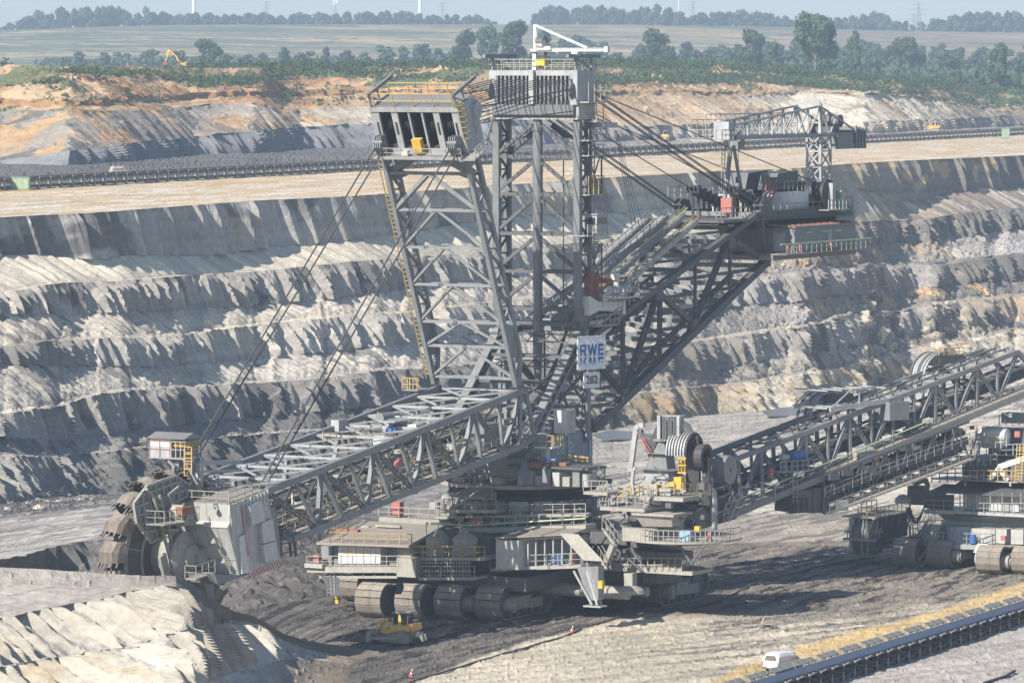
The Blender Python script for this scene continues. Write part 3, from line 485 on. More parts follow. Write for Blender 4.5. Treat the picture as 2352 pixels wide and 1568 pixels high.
# ------------------------------------------------------------------ mesh builder
class MB:
    def __init__(s): s.v = []; s.f = []; s.sm = False
    def add(s, vs, fs):
        n = len(s.v); s.v.extend([tuple(p) for p in vs]); s.f.extend([tuple(i + n for i in f) for f in fs]); return s
    def hexa(s, p):      # 8 points: bottom 4 ccw, top 4 ccw
        return s.add(p, [(3, 2, 1, 0), (4, 5, 6, 7), (0, 1, 5, 4), (1, 2, 6, 5), (2, 3, 7, 6), (3, 0, 4, 7)])
    def box(s, x0, x1, y0, y1, z0, z1):
        return s.hexa([(x0, y0, z0), (x1, y0, z0), (x1, y1, z0), (x0, y1, z0), (x0, y0, z1), (x1, y0, z1), (x1, y1, z1), (x0, y1, z1)])
    def bar(s, a, b, w=0.3, h=None, up=(0, 0, 1)):
        a = Vector(a); b = Vector(b); h = h or w
        d = b - a
        if d.length < 1e-6: return s
        d.normalize(); u = Vector(up)
        if abs(d.dot(u)) > 0.98: u = Vector((1, 0, 0))
        x = d.cross(u).normalized() * (w / 2); y = x.cross(d).normalized() * (h / 2)
        return s.hexa([a - x - y, a + x - y, a + x + y, a - x + y, b - x - y, b + x - y, b + x + y, b - x + y])
    def ibar(s, a, b, w=0.4, h=0.5, t=0.07, up=(0, 0, 1)):
        """I section: two flanges and a web"""
        a = Vector(a); b = Vector(b); d = (b - a)
        if d.length < 1e-6: return s
        d.normalize(); u = Vector(up)
        if abs(d.dot(u)) > 0.98: u = Vector((1, 0, 0))
        x = d.cross(u).normalized(); y = x.cross(d).normalized()
        o = y * (h / 2 - t / 2)
        s.bar(a + o, b + o, w, t, up); s.bar(a - o, b - o, w, t, up); s.bar(a, b, t, h - 2 * t - 0.004, up)
        return s
    def laced(s, a, b, w=0.5, h=0.5, t=0.1, n=None, up=(0, 0, 1)):
        """two channels joined by batten plates"""
        a = Vector(a); b = Vector(b); d = (b - a); L = d.length
        if L < 1e-6: return s
        d.normalize(); u = Vector(up)
        if abs(d.dot(u)) > 0.98: u = Vector((1, 0, 0))
        x = d.cross(u).normalized(); y = x.cross(d).normalized()
        o = x * (w / 2 - t / 2)
        s.bar(a + o, b + o, t, h, up); s.bar(a - o, b - o, t, h, up)
        n = n or max(2, int(L / 1.5))
        for i in range(n + 1):
            c = a + d * (L * i / n)
            e = min(0.22, L / n * 0.3)
            s.bar(c - d * e, c + d * e, w - 2 * t - 0.006, h * 0.7, up)
        return s
    def tube(s, a, b, r=0.1, n=8, r2=None, cap=True):
        a = Vector(a); b = Vector(b); d = (b - a)
        if d.length < 1e-6: return s
        d.normalize(); u = Vector((0, 0, 1)) if abs(d.z) < 0.95 else Vector((1, 0, 0))
        x = d.cross(u).normalized(); y = x.cross(d).normalized(); r2 = r if r2 is None else r2
        vs = []
        for p, q in ((a, r), (b, r2)):
            for i in range(n):
                t = 2 * math.pi * i / n
                vs.append(p + x * (math.cos(t) * q) + y * (math.sin(t) * q))
        fs = [(i, (i + 1) % n, n + (i + 1) % n, n + i) for i in range(n)]
        if cap: fs += [tuple(range(n))[::-1], tuple(range(n, 2 * n))]
        return s.add(vs, fs)
    def path(s, pts, r=0.05, n=5):
        for i in range(len(pts) - 1): s.tube(pts[i], pts[i + 1], r, n, cap=True)
        return s
    def ring(s, c, axis, r0, r1, w, n=32, a0=0, a1=2 * math.pi):
        """annulus of thickness w about axis"""
        c = Vector(c); ax = Vector(axis).normalized(); u = Vector((0, 0, 1)) if abs(ax.z) < 0.9 else Vector((1, 0, 0))
        x = ax.cross(u).normalized(); y = x.cross(ax).normalized()
        full = abs(a1 - a0 - 2 * math.pi) < 1e-6
        m = n if full else n + 1
        vs = []
        for i in range(m):
            t = a0 + (a1 - a0) * i / n
            e = x * math.cos(t) + y * math.sin(t)
            vs += [c + e * r0 - ax * w / 2, c + e * r1 - ax * w / 2, c + e * r1 + ax * w / 2, c + e * r0 + ax * w / 2]
        fs = []
        for i in range(n):
            p = i * 4; q = ((i + 1) % m) * 4
            for j in range(4): fs.append((p + j, p + (j + 1) % 4, q + (j + 1) % 4, q + j))
        if not full: fs += [(3, 2, 1, 0), (p0 := (m - 1) * 4, p0 + 1, p0 + 2, p0 + 3)]
        return s.add(vs, fs)
    def prism(s, pts, off):
        """polygon pts extruded by vector off"""
        n = len(pts); off = Vector(off); A = [Vector(p) for p in pts]
        return s.add(A + [p + off for p in A], [tuple(range(n))[::-1], tuple(range(n, 2 * n))] + [(i, (i + 1) % n, n + (i + 1) % n, n + i) for i in range(n)])
    def lathe(s, c, prof, n=20, axis=(0, 0, 1)):
        c = Vector(c); ax = Vector(axis).normalized(); u = Vector((0, 0, 1)) if abs(ax.z) < 0.9 else Vector((1, 0, 0))
        x = ax.cross(u).normalized(); y = x.cross(ax).normalized(); vs = []; fs = []
        for r, h in prof:
            for i in range(n):
                t = 2 * math.pi * i / n
                vs.append(c + ax * h + x * (math.cos(t) * r) + y * (math.sin(t) * r))
        for j in range(len(prof) - 1):
            for i in range(n):
                fs.append((j * n + i, j * n + (i + 1) % n, (j + 1) * n + (i + 1) % n, (j + 1) * n + i))
        fs += [tuple(range(n))[::-1], tuple(range((len(prof) - 1) * n, len(prof) * n))]
        return s.add(vs, fs)
    def rail(s, pts, h=1.1, sp=1.7, r=0.035, mid=True, up=(0, 0, 1), close=False):
        up = Vector(up); pts = [Vector(p) for p in pts]
        if close: pts = pts + [pts[0]]
        for i in range(len(pts) - 1):
            a, b = pts[i], pts[i + 1]; L = (b - a).length
            if L < 1e-3: continue
            n = max(1, int(round(L / sp)))
            for j in range(n + (1 if i == len(pts) - 2 else 0)):
                p = a.lerp(b, j / n); s.bar(p, p + up * h, r * 2)
            s.bar(a + up * h, b + up * h, r * 2)
            if mid: s.bar(a + up * h * 0.5, b + up * h * 0.5, r * 1.5)
        return s
    def ladder(s, a, b, w=0.5, side=(1, 0, 0), sp=0.35, r=0.035):
        a = Vector(a); b = Vector(b); sd = Vector(side).normalized() * (w / 2)
        s.bar(a - sd, b - sd, r * 2); s.bar(a + sd, b + sd, r * 2)
        n = max(2, int((b - a).length / sp))
        for i in range(1, n):
            p = a.lerp(b, i / n); s.bar(p - sd, p + sd, r * 1.4)
        return s
    def stairs(s, a, b, w=0.8, side=(0, 1, 0), n=None):
        a = Vector(a); b = Vector(b); sd = Vector(side).normalized() * (w / 2)
        s.bar(a - sd, b - sd, 0.07, 0.25); s.bar(a + sd, b + sd, 0.07, 0.25)
        n = n or max(3, int(abs(b.z - a.z) / 0.28))
        dn = (b - a); dn.z = 0
        dn = dn.normalized() * 0.13 if dn.length > 0 else Vector((0.13, 0, 0))
        for i in range(1, n + 1):
            p = a.lerp(b, i / (n + 1)); s.add([p - sd - dn, p + sd - dn, p + sd + dn, p - sd + dn, p - sd - dn - Vector((0, 0, .04)), p + sd - dn - Vector((0, 0, .04)), p + sd + dn - Vector((0, 0, .04)), p - sd + dn - Vector((0, 0, .04))],
                  [(0, 1, 2, 3), (7, 6, 5, 4), (0, 4, 5, 1), (1, 5, 6, 2), (2, 6, 7, 3), (3, 7, 4, 0)])
        for q in (-sd, sd): 
            s.bar(a + q + Vector((0, 0, 1)), b + q + Vector((0, 0, 1)), 0.06)
            for i in range(4): 
                p = a.lerp(b, i / 3) + q; s.bar(p, p + Vector((0, 0, 1)), 0.05)
        return s
    def build(s, name, mat, parent=None, smooth=False, label=None):
        me = bpy.data.meshes.new(name)
        me.from_pydata(s.v, [], s.f)
        if smooth: 
            me.polygons.foreach_set("use_smooth", [True] * len(me.polygons))
        me.materials.append(mat)
        o = bpy.data.objects.new(name, me); COL.objects.link(o)
        if parent is not None: o.parent = parent
        if label: o['label'] = label
        return o

class Frame:
    """vertical frame: x axis = direction b, y axis = lateral l"""
    def __init__(s, ox, oy, bx, by):
        s.ox, s.oy = ox, oy
        n = math.hypot(bx, by); s.bx, s.by = bx / n, by / n
        s.lx, s.ly = -s.by, s.bx
        s.ang = math.atan2(s.by, s.bx)
    def l(s, u, v, lat):          # pixel ray meets the plane of constant lateral offset
        k = (u - 1176.0) / F
        X0 = s.ox + lat * s.lx; Y0 = s.oy + lat * s.ly
        b = (k * Y0 - X0) / (s.bx - k * s.by)
        Y = Y0 + b * s.by
        return Vector((b, lat, HC - (v - V0) / F * Y))
    def b(s, u, v, b):            # pixel ray meets the plane of constant b
        k = (u - 1176.0) / F
        X0 = s.ox + b * s.bx; Y0 = s.oy + b * s.by
        l = (k * Y0 - X0) / (s.lx - k * s.ly)
        Y = Y0 + l * s.ly
        return Vector((b, l, HC - (v - V0) / F * Y))
    def g(s, u, v, z=0.0):        # pixel ray meets the level z
        p = onZ(u, v, z); return s.loc(p)
    def loc(s, p):
        dx, dy = p.x - s.ox, p.y - s.oy
        return Vector((dx * s.bx + dy * s.by, dx * s.lx + dy * s.ly, p.z))

GREYST = paint("grey_painted_steel", (0.20, 0.213, 0.222), 0.5, 0.0, 0.45, (0.17, 0.16, 0.145), 0.35)
LIGHTST = paint("pale_grey_steel", (0.36, 0.375, 0.385), 0.45, 0.0, 0.45, (0.22, 0.21, 0.195), 0.4)
DARKST = paint("dark_weathered_steel", (0.10, 0.106, 0.113), 0.6, 0.0, 0.5, (0.10, 0.095, 0.09), 0.5)
BLACKST = paint("black_greased_steel", (0.035, 0.036, 0.04), 0.55, 0.0, 0.4, (0.09, 0.085, 0.08), 0.8)
DUSTST = paint("dust_covered_steel", (0.33, 0.32, 0.29), 0.8, 0.0, 0.8, (0.30, 0.275, 0.235), 0.5, 0.2)
DUST = paint("caked_dust", (0.30, 0.27, 0.235), 0.95, 0.0, 0.5, (0.22, 0.20, 0.175), 0.9, 0.1)
WALK = paint("walkway_grating", (0.23, 0.23, 0.225), 0.7, 0.0, 0.7, (0.28, 0.25, 0.21), 0.9)
RAILY = paint("yellow_handrail", (0.46, 0.31, 0.09), 0.55, 0, 0.5)
RAILY2 = paint("worn_yellow_handrail", (0.38, 0.27, 0.10), 0.6, 0, 0.6)
MIDST = paint("mid_grey_steel", (0.33, 0.345, 0.355), 0.5, 0.0, 0.4, (0.25, 0.24, 0.22), 0.4)
RAILG = paint("galvanised_handrail", (0.30, 0.295, 0.28), 0.6, 0.1, 0.5)
PORT = paint("sooty_portal_steel", (0.17, 0.178, 0.187), 0.5, 0.0, 0.6, (0.09, 0.088, 0.085), 0.5)
YELLOW = paint("yellow_enamel", (0.66, 0.42, 0.05), 0.45, 0, 0.3, (0.3, 0.22, 0.1), 1.2)
REDP = paint("faded_red_paint", (0.42, 0.13, 0.11), 0.6, 0, 0.5)
BLUEP = paint("blue_enamel", (0.05, 0.13, 0.38), 0.45, 0, 0.3)
WHITEP = paint("white_enamel", (0.60, 0.61, 0.60), 0.45, 0, 0.35, (0.42, 0.40, 0.36), 0.7)
RUST = paint("rusty_steel", (0.25, 0.11, 0.06), 0.8, 0, 0.6, (0.2, 0.13, 0.09), 1.5)
GREENP = paint("pale_green_enamel", (0.30, 0.42, 0.28), 0.5, 0, 0.3, (0.3, 0.3, 0.22), 1.0)
PIPEG = paint("light_green_pipe", (0.42, 0.55, 0.33), 0.5, 0, 0.3)
RUBBER = paint("black_rubber_belt", (0.02, 0.021, 0.023), 0.65, 0, 0.5, (0.10, 0.09, 0.08), 0.8)
CABLE = paint("steel_wire_rope", (0.07, 0.07, 0.075), 0.5, 0.3, 0.2)
PADM = paint("muddy_track_pads", (0.20, 0.175, 0.15), 0.85, 0.1, 0.7, (0.32, 0.285, 0.235), 1.1, 0.2)
GLASS = paint("dark_window_glass", (0.03, 0.04, 0.05), 0.08, 0, 0.15, (0.1, 0.1, 0.1), 1.0, 0.8)
PLATE = paint("zinc_cladding_panel", (0.42, 0.43, 0.42), 0.5, 0.1, 0.5, (0.33, 0.30, 0.25), 0.45)
REDW = paint("red_stripe_paint", (0.5, 0.03, 0.05), 0.5, 0, 0.2)
TRIY = paint("warning_yellow", (0.75, 0.42, 0.02), 0.5, 0, 0.1)

def text_mesh(name, txt, size, mat, parent, loc, rot, align='CENTER', sx=1.0, bold=0.0, thick=0.01):
    cu = bpy.data.curves.new(name, 'FONT'); cu.body = txt; cu.size = size; cu.align_x = align; cu.align_y = 'CENTER'
    cu.extrude = thick; cu.offset = bold
    t = bpy.data.objects.new(name, cu)
    dg = bpy.context.evaluated_depsgraph_get()
    COL.objects.link(t); bpy.context.view_layer.update()
    me = bpy.data.meshes.new_from_object(t.evaluated_get(bpy.context.evaluated_depsgraph_get()))
    COL.objects.unlink(t); bpy.data.objects.remove(t)
    me.materials.clear(); me.materials.append(mat)
    o = bpy.data.objects.new(name, me); COL.objects.link(o)
    o.parent = parent; o.location = loc; o.rotation_euler = rot; o.scale = (sx, 1, 1)
    return o
# ------------------------------------------------------------------ bucket wheel excavator
A = Frame(1.1, 500.0, -0.5, -0.866)
EX = empty("bucket_wheel_excavator", (A.ox, A.oy, 0), A.ang)
tag(EX, "huge grey bucket wheel excavator with twin lattice masts and white number 282 sign", "excavator")
LW = 4.88
rnd = random.Random(11)
def V(*a): return Vector(a)

def truss_side(mb, U0, U1, L0, L1, n, lat, w=0.32, ch=0.55, laced=True, start_up=True, posts=True):
    """U0,U1 upper chord ends, L0,L1 lower chord ends (in b,z); lat lateral offset"""
    P = lambda a, c, t: Vector((a[0] + (c[0] - a[0]) * t, lat, a[1] + (c[1] - a[1]) * t))
    mb.bar(P(U0, U1, 0), P(U0, U1, 1), ch * 0.8, ch); mb.bar(P(L0, L1, 0), P(L0, L1, 1), ch * 0.8, ch)
    for i in range(n):
        t0, t1, tm = i / n, (i + 1) / n, (i + 0.5) / n
        a, b, m = P(U0, U1, t0), P(U0, U1, t1), P(L0, L1, tm)
        if not start_up: a, b, m = P(L0, L1, t0), P(L0, L1, t1), P(U0, U1, tm)
        if laced:
            mb.laced(a, m, w, w, 0.09, up=(0, 1, 0)); mb.laced(m, b, w, w, 0.09, up=(0, 1, 0))
        else:
            mb.bar(a, m, w); mb.bar(m, b, w)
        if posts:
            q = P(U0, U1, tm) if start_up else P(L0, L1, tm)
            mb.bar(m, q, w * 0.7)
            c = P(L0, L1, t1) if start_up else P(U0, U1, t1)
            if i < n - 1: mb.bar(b, c, w * 0.9)
        # gusset
        g = 0.55
        mb.box(m.x - g, m.x + g, lat - 0.24, lat + 0.24, m.z - 0.42, m.z + 0.42)

# ============ bucket boom
bu0 = A.l(1199, 897, LW); bu1 = A.l(612, 1128, LW)
bl0 = A.l(1205, 1020, LW); bl1 = A.l(672, 1237, LW)
U0b, U1b, L0b, L1b = (bu0.x, bu0.z), (bu1.x, bu1.z), (bl0.x, bl0.z), (bl1.x, bl1.z)
print("boom", bu0, bu1, bl0, bl1)
boom = MB()
for s_ in (LW, -LW):
    truss_side(boom, U0b, U1b, L0b, L1b, 5, s_, 0.42, 0.62)
boom.build("boom_truss", GREYST, EX)
top = MB()
def bt(t, lat, up=True):
    a, c = (U0b, U1b) if up else (L0b, L1b)
    return Vector((a[0] + (c[0] - a[0]) * t, lat, a[1] + (c[1] - a[1]) * t))
NB = 10
for i in range(NB + 1):
    t = i / NB
    top.bar(bt(t, -LW), bt(t, LW), 0.24, 0.24)
    top.bar(bt(t, -LW, False), bt(t, LW, False), 0.34, 0.35)
    if i < NB:
        t2 = (i + 1) / NB
        top.bar(bt(t, -LW) + V(0, 0, .05), bt((t + t2) / 2 + .03, 0) + V(0, 0, .05), 0.16, 0.18)
        top.laced(bt(t, LW * 0.98) + V(0, 0, .05), bt(t2, 0) + V(0, 0, .05), 0.3, 0.18, 0.07)
        top.bar(bt(t2, -LW), bt(t, 0), 0.14, 0.15)
        top.bar(bt(t, -LW, False), bt(t2, LW, False), 0.2, 0.2)
top.build("boom_wind_bracing", MIDST, EX)
# inner cross frames
fr = MB()
for i in range(1, NB):
    t = i / NB
    a, b = bt(t, -LW), bt(t, LW); c, d = bt(t, -LW, False), bt(t, LW, False)
    fr.bar(a, bt(t, 0, False), 0.16); fr.bar(b, bt(t, 0, False), 0.16)
fr.build("cross_frame", DARKST, EX)
# gallery: belt conveyor, walkways and plant inside the boom
gal = MB(); belt = MB(); rails = MB(); rails2 = MB()
g0 = bt(-0.04, 0, False) + V(0, 0, 1.3); g1 = bt(1.02, 0, False) + V(0, 0, 1.2)
for lat in (-1.3, 1.3):
    gal.ibar(g0 + V(0, lat, 0), g1 + V(0, lat, 0), 0.25, 0.5)
    gal.ibar(g0 + V(0, lat, 1.3), g1 + V(0, lat, 1.3), 0.2, 0.3)
belt.bar(g0 + V(0, 0, 1.15), g1 + V(0, 0, 1.15), 2.1, 0.12)
belt.bar(g0 + V(0, 0, 0.3), g1 + V(0, 0, 0.3), 2.0, 0.1)
nn = 34
for i in range(nn):
    p = g0.lerp(g1, i / nn)
    for lat in (-1.3, 1.3): gal.bar(p + V(0, lat, 0), p + V(0, lat, 1.3), 0.12)
    gal.bar(p + V(0, -1.3, 0.9), p + V(0, 1.3, 0.9), 0.14)
for lat in (-2.6, 2.6, 4.0, -4.0):
    a = g0 + V(0, lat, -0.2 if abs(lat) < 3 else -0.9); b = g1 + V(0, lat, -0.2 if abs(lat) < 3 else -0.9)
    gal.bar(a, b, 1.0, 0.1)
    (rails2 if lat > 0 else rails).rail([a + V(0, 0.5, 0), b + V(0, 0.5, 0)], 1.1, 2.0, 0.035)
    (rails if lat > 3 else rails2).rail([a - V(0, 0.5, 0), b - V(0, 0.5, 0)], 1.1, 2.0, 0.035)
gal.build("conveyor_gallery", WALK, EX)
belt.build("boom_belt", RUBBER, EX)
rails.build("boom_walkway_rail", RAILY2, EX); rails2.build("boom_walkway_rail", DUSTST, EX)
# plant on the boom
def plant(name, mat, pts):
    m = MB()
    for (u, v, lat, sb, sl_, sz) in pts:
        p = A.l(u, v, lat); m.box(p.x - sb / 2, p.x + sb / 2, p.y - sl_ / 2, p.y + sl_ / 2, p.z - sz / 2, p.z + sz / 2)
    return m.build(name, mat, EX)
plant("control_cabinet", LIGHTST, [(779, 976, -4.5, 1.6, 0.9, 1.1)])
plant("control_cabinet", WHITEP, [(875, 1011, 0.5, 0.9, 1.3, 0.9)])
plant("control_cabinet", WHITEP, [(953, 983, 1.0, 1.2, 1.0, 0.9)])
plant("transformer_hut", GREYST, [(1107, 1010, 2.5, 3.2, 2.4, 3.4)])
plant("yellow_guard", YELLOW, [(812, 1101, 0.9, 1.2, 1.4, 0.9)])
plant("yellow_guard", YELLOW, [(948, 1053, 1.3, 1.0, 1.1, 0.7)])
plant("fire_cabinet", REDP, [(915, 1062, 3.6, 0.7, 0.6, 0.9)])
mt = MB()
p = A.l(912, 983, 1.2); mt.tube(p - V(1.1, 0, 0), p + V(1.1, 0, 0), 0.45, 14)
mt.build("travel_winch_motor", BLUEP, EX)
mt = MB(); q = p + V(0, 0, 0.75); mt.box(q.x - 1.9, q.x + 1.9, q.y - 0.9, q.y + 0.9, q.z - .06, q.z + .06); mt.box(q.x - 1.8, q.x + 1.8, q.y - 0.1, q.y + .1, q.z - .5, q.z - .061)
mt.build("winch_roof", LIGHTST, EX)
mt = MB(); p = A.l(886, 958, -2.0); mt.tube(p - V(1.2, 0, 0), p + V(1.2, 0, 0), 0.5, 14); mt.box(p.x - 1.5, p.x + 1.5, p.y - .5, p.y + .5, p.z - .8, p.z - .51)
mt.build("cable_drum_motor", GREYST, EX)
ry = MB()
for (ua, va, ub, vb, lat) in ((836, 1000, 905, 1008, -3.5), (868, 958, 930, 966, -3.0), (742, 1004, 830, 1010, -2.5)):
    ry.rail([A.l(ua, va + 8, lat), A.l(ub, vb + 8, lat)], 0.9, 1.2, 0.045)
ry.build("boom_top_guard_rail", RAILY, EX)
# scatter of pipes, idlers and small boxes inside the boom
cl = MB(); cl2 = MB()
for i in range(150):
    t = rnd.random(); lat = rnd.uniform(-4.3, 4.3)
    p = bt(t, lat, False) + V(0, 0, rnd.uniform(0.2, 2.6))
    sx, sy, sz = rnd.uniform(.2, 1.2), rnd.uniform(.2, .7), rnd.uniform(.15, .7)
    (cl if i % 2 else cl2).box(p.x - sx, p.x + sx, p.y - sy, p.y + sy, p.z - sz, p.z + sz) if i % 3 == 0 else (cl if i % 2 else cl2).bar(p, p + V(rnd.uniform(-3, 3), rnd.uniform(-1.5, 1.5), rnd.uniform(-.8, 1.4)), 0.12)
for lat in (-3.3, -1.9, 1.9, 3.2):
    cl2.tube(bt(0, lat, False) + V(0, 0, 1.9), bt(1, lat, False) + V(0, 0, 1.9), 0.09, 6)
    cl.tube(bt(0, lat + .3, False) + V(0, 0, 0.5), bt(1, lat + .3, False) + V(0, 0, 0.5), 0.12, 6)
cl.build("boom_pipework", DARKST, EX); cl2.build("boom_pipework", DUSTST, EX)
# root panel of the boom
rt = MB()
r0 = A.l(1206, 905, LW); r1 = A.l(1226, 1004, LW)
for s_ in (1, -1):
    a = V(r0.x, s_ * LW, r0.z); b = V(r1.x, s_ * LW, r1.z); c = V(bl0.x + 1.2, s_ * LW, bl0.z)
    rt.bar(a, b, 0.55, 0.5); rt.laced(a + V(1.1, 0, 0), c, 0.4, 0.4); rt.bar(c, b, 0.5, 0.6)
    for i in range(4):
        rt.bar(a.lerp(b, i / 4), (a + V(1.1, 0, 0)).lerp(c, (i + 1) / 4), 0.18); rt.bar(a.lerp(b, (i + 1) / 4), (a + V(1.1, 0, 0)).lerp(c, (i) / 4), 0.18)
rt.bar(V(r1.x, -LW, r1.z), V(r1.x, LW, r1.z), 0.6, 0.7)
rt.build("boom_root_frame", GREYST, EX)

# ============ front mast (leaning lattice mast with the sheave box)
fm0 = A.l(1186, 886, LW); fm1 = A.l(1069, 348, LW)     # near front leg
fb1 = A.l(1093, 340, LW)
print("front mast", fm0, fm1, fb1)
fdep = abs(fb1.x - fm1.x)
fm = MB(); fml = MB()
def FMp(t, lat, back=0):
    dd = fdep * min(1.0, 0.15 + (t - 0.0) * 6) if t < 0.15 else fdep
    p = fm0.lerp(fm1, t)
    return V(p.x - back * dd, lat, p.z)
levels = [0.03, 0.165, 0.27, 0.43, 0.59, 0.75, 0.905]
for s_ in (1, -1):
    lat = s_ * LW
    fm.bar(FMp(0, lat), FMp(1, lat), 0.45, 0.62)
    fm.bar(FMp(0.0, lat, 1), FMp(0.15, lat, 1), 0.5, 0.6); fm.bar(FMp(0.15, lat, 1), FMp(1, lat, 1), 0.42, 0.55)
    # riveted lower side plates
    fm.prism([FMp(0.12, lat - .12), FMp(0.26, lat - .12), FMp(0.26, lat - .12, 1), FMp(0.12, lat - .12, 1)], (0, 0.24, 0))
    lv = [0.26 + 0.74 * i / 9 for i in range(10)]
    for i in range(9):
        a, b = lv[i], lv[i + 1]
        fml.bar(FMp(a, lat, i % 2), FMp(b, lat, 1 - i % 2), 0.22)
        fml.bar(FMp(b, lat, 0), FMp(b, lat, 1), 0.18)
for k, t in enumerate(levels):
    for bk in (0, 1):
        fml.bar(FMp(t, -LW, bk), FMp(t, LW, bk), 0.2, 0.3)
    mid0 = FMp(t, 0, 0)
    if k > 0:
        tl = levels[k - 1]
        for s_ in (1, -1):
            fml.bar(FMp(t, 0, 0), FMp(tl, s_ * LW, 0), 0.26 if k < 6 else 0.4, 0.26 if k < 6 else 0.4)
            fml.bar(FMp(t, 0, 1), FMp(t, s_ * LW, 0), 0.15)
for s_ in (1, -1):
    fml.bar(FMp(0.99, s_ * 1.0, 0.3), FMp(0.905, s_ * LW, 0.3), 0.7, 0.7)
    fm.prism([FMp(0.93, s_ * LW, .5), FMp(0.87, s_ * LW, .5), FMp(0.905, s_ * (LW - 2.4), .5)], (0.12, 0, 0))
fm.build("front_mast_leg", GREYST, EX); fml.build("front_mast_bracing", GREYST, EX)
lad = MB(); 
q0 = FMp(0.02, -LW - 0.5, 0); q1 = FMp(1, -LW - 0.5, 0); lad.ladder(q0, q1, 0.6, (0, 1, 0), 0.5, 0.05)
lad.build("mast_ladder", RAILY2, EX)
pl = MB(); p = A.l(960, 893, -LW - 0.8); pl.box(p.x - 1.6, p.x + 1.6, p.y - 0.9, p.y + .9, p.z - .1, p.z); pl.build("mast_foot_platform", WALK, EX)
r = MB(); r.rail([V(p.x - 1.6, p.y - .9, p.z), V(p.x + 1.6, p.y - .9, p.z), V(p.x + 1.6, p.y + .9, p.z)], 1.2, 1.2, .05); r.build("mast_foot_rail", RAILY, EX)
# sheave box
ax = (fm1 - fm0).normalized()          # along mast
ax = V(ax.x, 0, ax.z).normalized()
bxv = V(-ax.z, 0, ax.x)                # backwards, square to the mast
bxv = bxv if bxv.x < 0 else -bxv
bb = A.l(1069, 345, LW + 0.1); tp = A.l(1059, 252, LW + 0.1)
Hbx = (tp - bb).length; Wb = LW + 0.35; Dp = 3.4
def SB(f, lat, up): return V(bb.x, 0, bb.z) + bxv * f + ax * up + V(0, lat, 0)
sb = MB()
def slab(mb, f0, f1, l0, l1, u0, u1):
    mb.hexa([SB(f0, l0, u0), SB(f1, l0, u0), SB(f1, l1, u0), SB(f0, l1, u0), SB(f0, l0, u1), SB(f1, l0, u1), SB(f1, l1, u1), SB(f0, l1, u1)])
print("box", Hbx, bb, tp)
slab(sb, -0.1, Dp, -Wb, Wb, Hbx, Hbx + 0.45)          # top girder
slab(sb, -0.1, Dp, -Wb, Wb, -0.35, 0.05)
for l0, l1 in ((-Wb, -Wb + 0.95), (Wb - 0.95, Wb)):
    slab(sb, 0, Dp, l0, l1, 0.05, Hbx)
xs = [-2.62, -0.95, 0.95, 2.62]
for x in (-2.45, 2.45): slab(sb, 0, 0.12, x - 0.36, x + 0.36, 0.05, Hbx); slab(sb, 0.12, Dp, x - 0.34, x - 0.26, .05, Hbx); slab(sb, 0.12, Dp, x + 0.26, x + 0.34, .05, Hbx)
for x in (-0.78, 0.78): slab(sb, 0, Dp, x - 0.1, x + 0.1, 0.05, Hbx)
sb.build("sheave_box", LIGHTST, EX)
sd = MB()
for x0_, x1_ in ((-Wb + .953, -2.82), (-2.08, -.89), (-.67, .67), (.89, 2.08), (2.82, Wb - .953)):
    slab(sd, 1.95, 2.1, x0_, x1_, .06, Hbx - .01); slab(sd, .25, 1.94, x0_, x0_ + .04, .06, Hbx - .01); slab(sd, .25, 1.94, x1_ - .04, x1_, .06, Hbx - .01); slab(sd, .05, 1.94, x0_ + .05, x1_ - .05, .06, .12)
slab(sd, Dp - 0.2, Dp - 0.1, -Wb + .95, Wb - .95, 0.05, Hbx)
for x in (-3.35, -1.6, 1.6, 3.35):
    for k in (-0.36, -0.12, 0.12, 0.36):
        c = SB(1.5, x + k, Hbx * 0.55); sd.ring(c, (0, 1, 0), 0.55, 0.95, 0.09, 22); sd.ring(c, (0, 1, 0), 0.06, 0.3, 0.09, 10)
    sd.tube(SB(1.5, x - .75, Hbx * .55), SB(1.5, x + .75, Hbx * .55), 0.12)
for x in (-2.45, 2.45, 4.6, -4.6):
    slab(sd, -0.03, -0.004, x - 0.11, x + 0.11, Hbx * 0.4, Hbx * 0.72)
sd.build("sheave_wheels", BLACKST, EX)
rs = MB()
slab(rs, 0.1, Dp - 0.1, -Wb + 0.2, Wb - 0.2, Hbx + 0.46, Hbx + 0.55)
for s_ in (1, -1):
    slab(rs, -0.3, Dp + 1.3, s_ * (Wb - .25) - .16, s_ * (Wb - .25) + .16, Hbx + 1.9, Hbx + 2.05)
    slab(rs, -0.3, Dp + 1.3, s_ * (Wb - .25) - .05, s_ * (Wb - .25) + .05, Hbx + 1.65, Hbx + 1.9)
    for f in (-0.1, 1.6): slab(rs, f, f + .18, s_ * (Wb - .25) - .09, s_ * (Wb - .25) + .09, Hbx + .45, Hbx + 1.65)
    rs.bar(SB(0, s_ * (Wb - .25), Hbx + 1.6), SB(1.6, s_ * (Wb - .25), Hbx + .5), 0.12)
rs.build("roof_hoist_rail", GREYST, EX)
rr = MB()
for f in (0.05, Dp - .1):
    rr.rail([SB(f, -Wb + .6, Hbx + .45), SB(f, Wb - .6, Hbx + .45)], 1.5 if f < 1 else 1.3, 2.2, 0.045, up=ax)
for i in range(2): rr.ladder(SB(-0.15, Wb + .1, 1.2), SB(-0.15, Wb + .1, Hbx + 1.2), 0.7, (0.9, .3, 0), 0.45, 0.05)
for i in range(7): rr.ring(SB(-0.2, Wb + .45, 1.5 + i * .6), ax, 0.33, 0.39, 0.07, 12)
rr.build("sheave_box_rail", RAILY, EX)
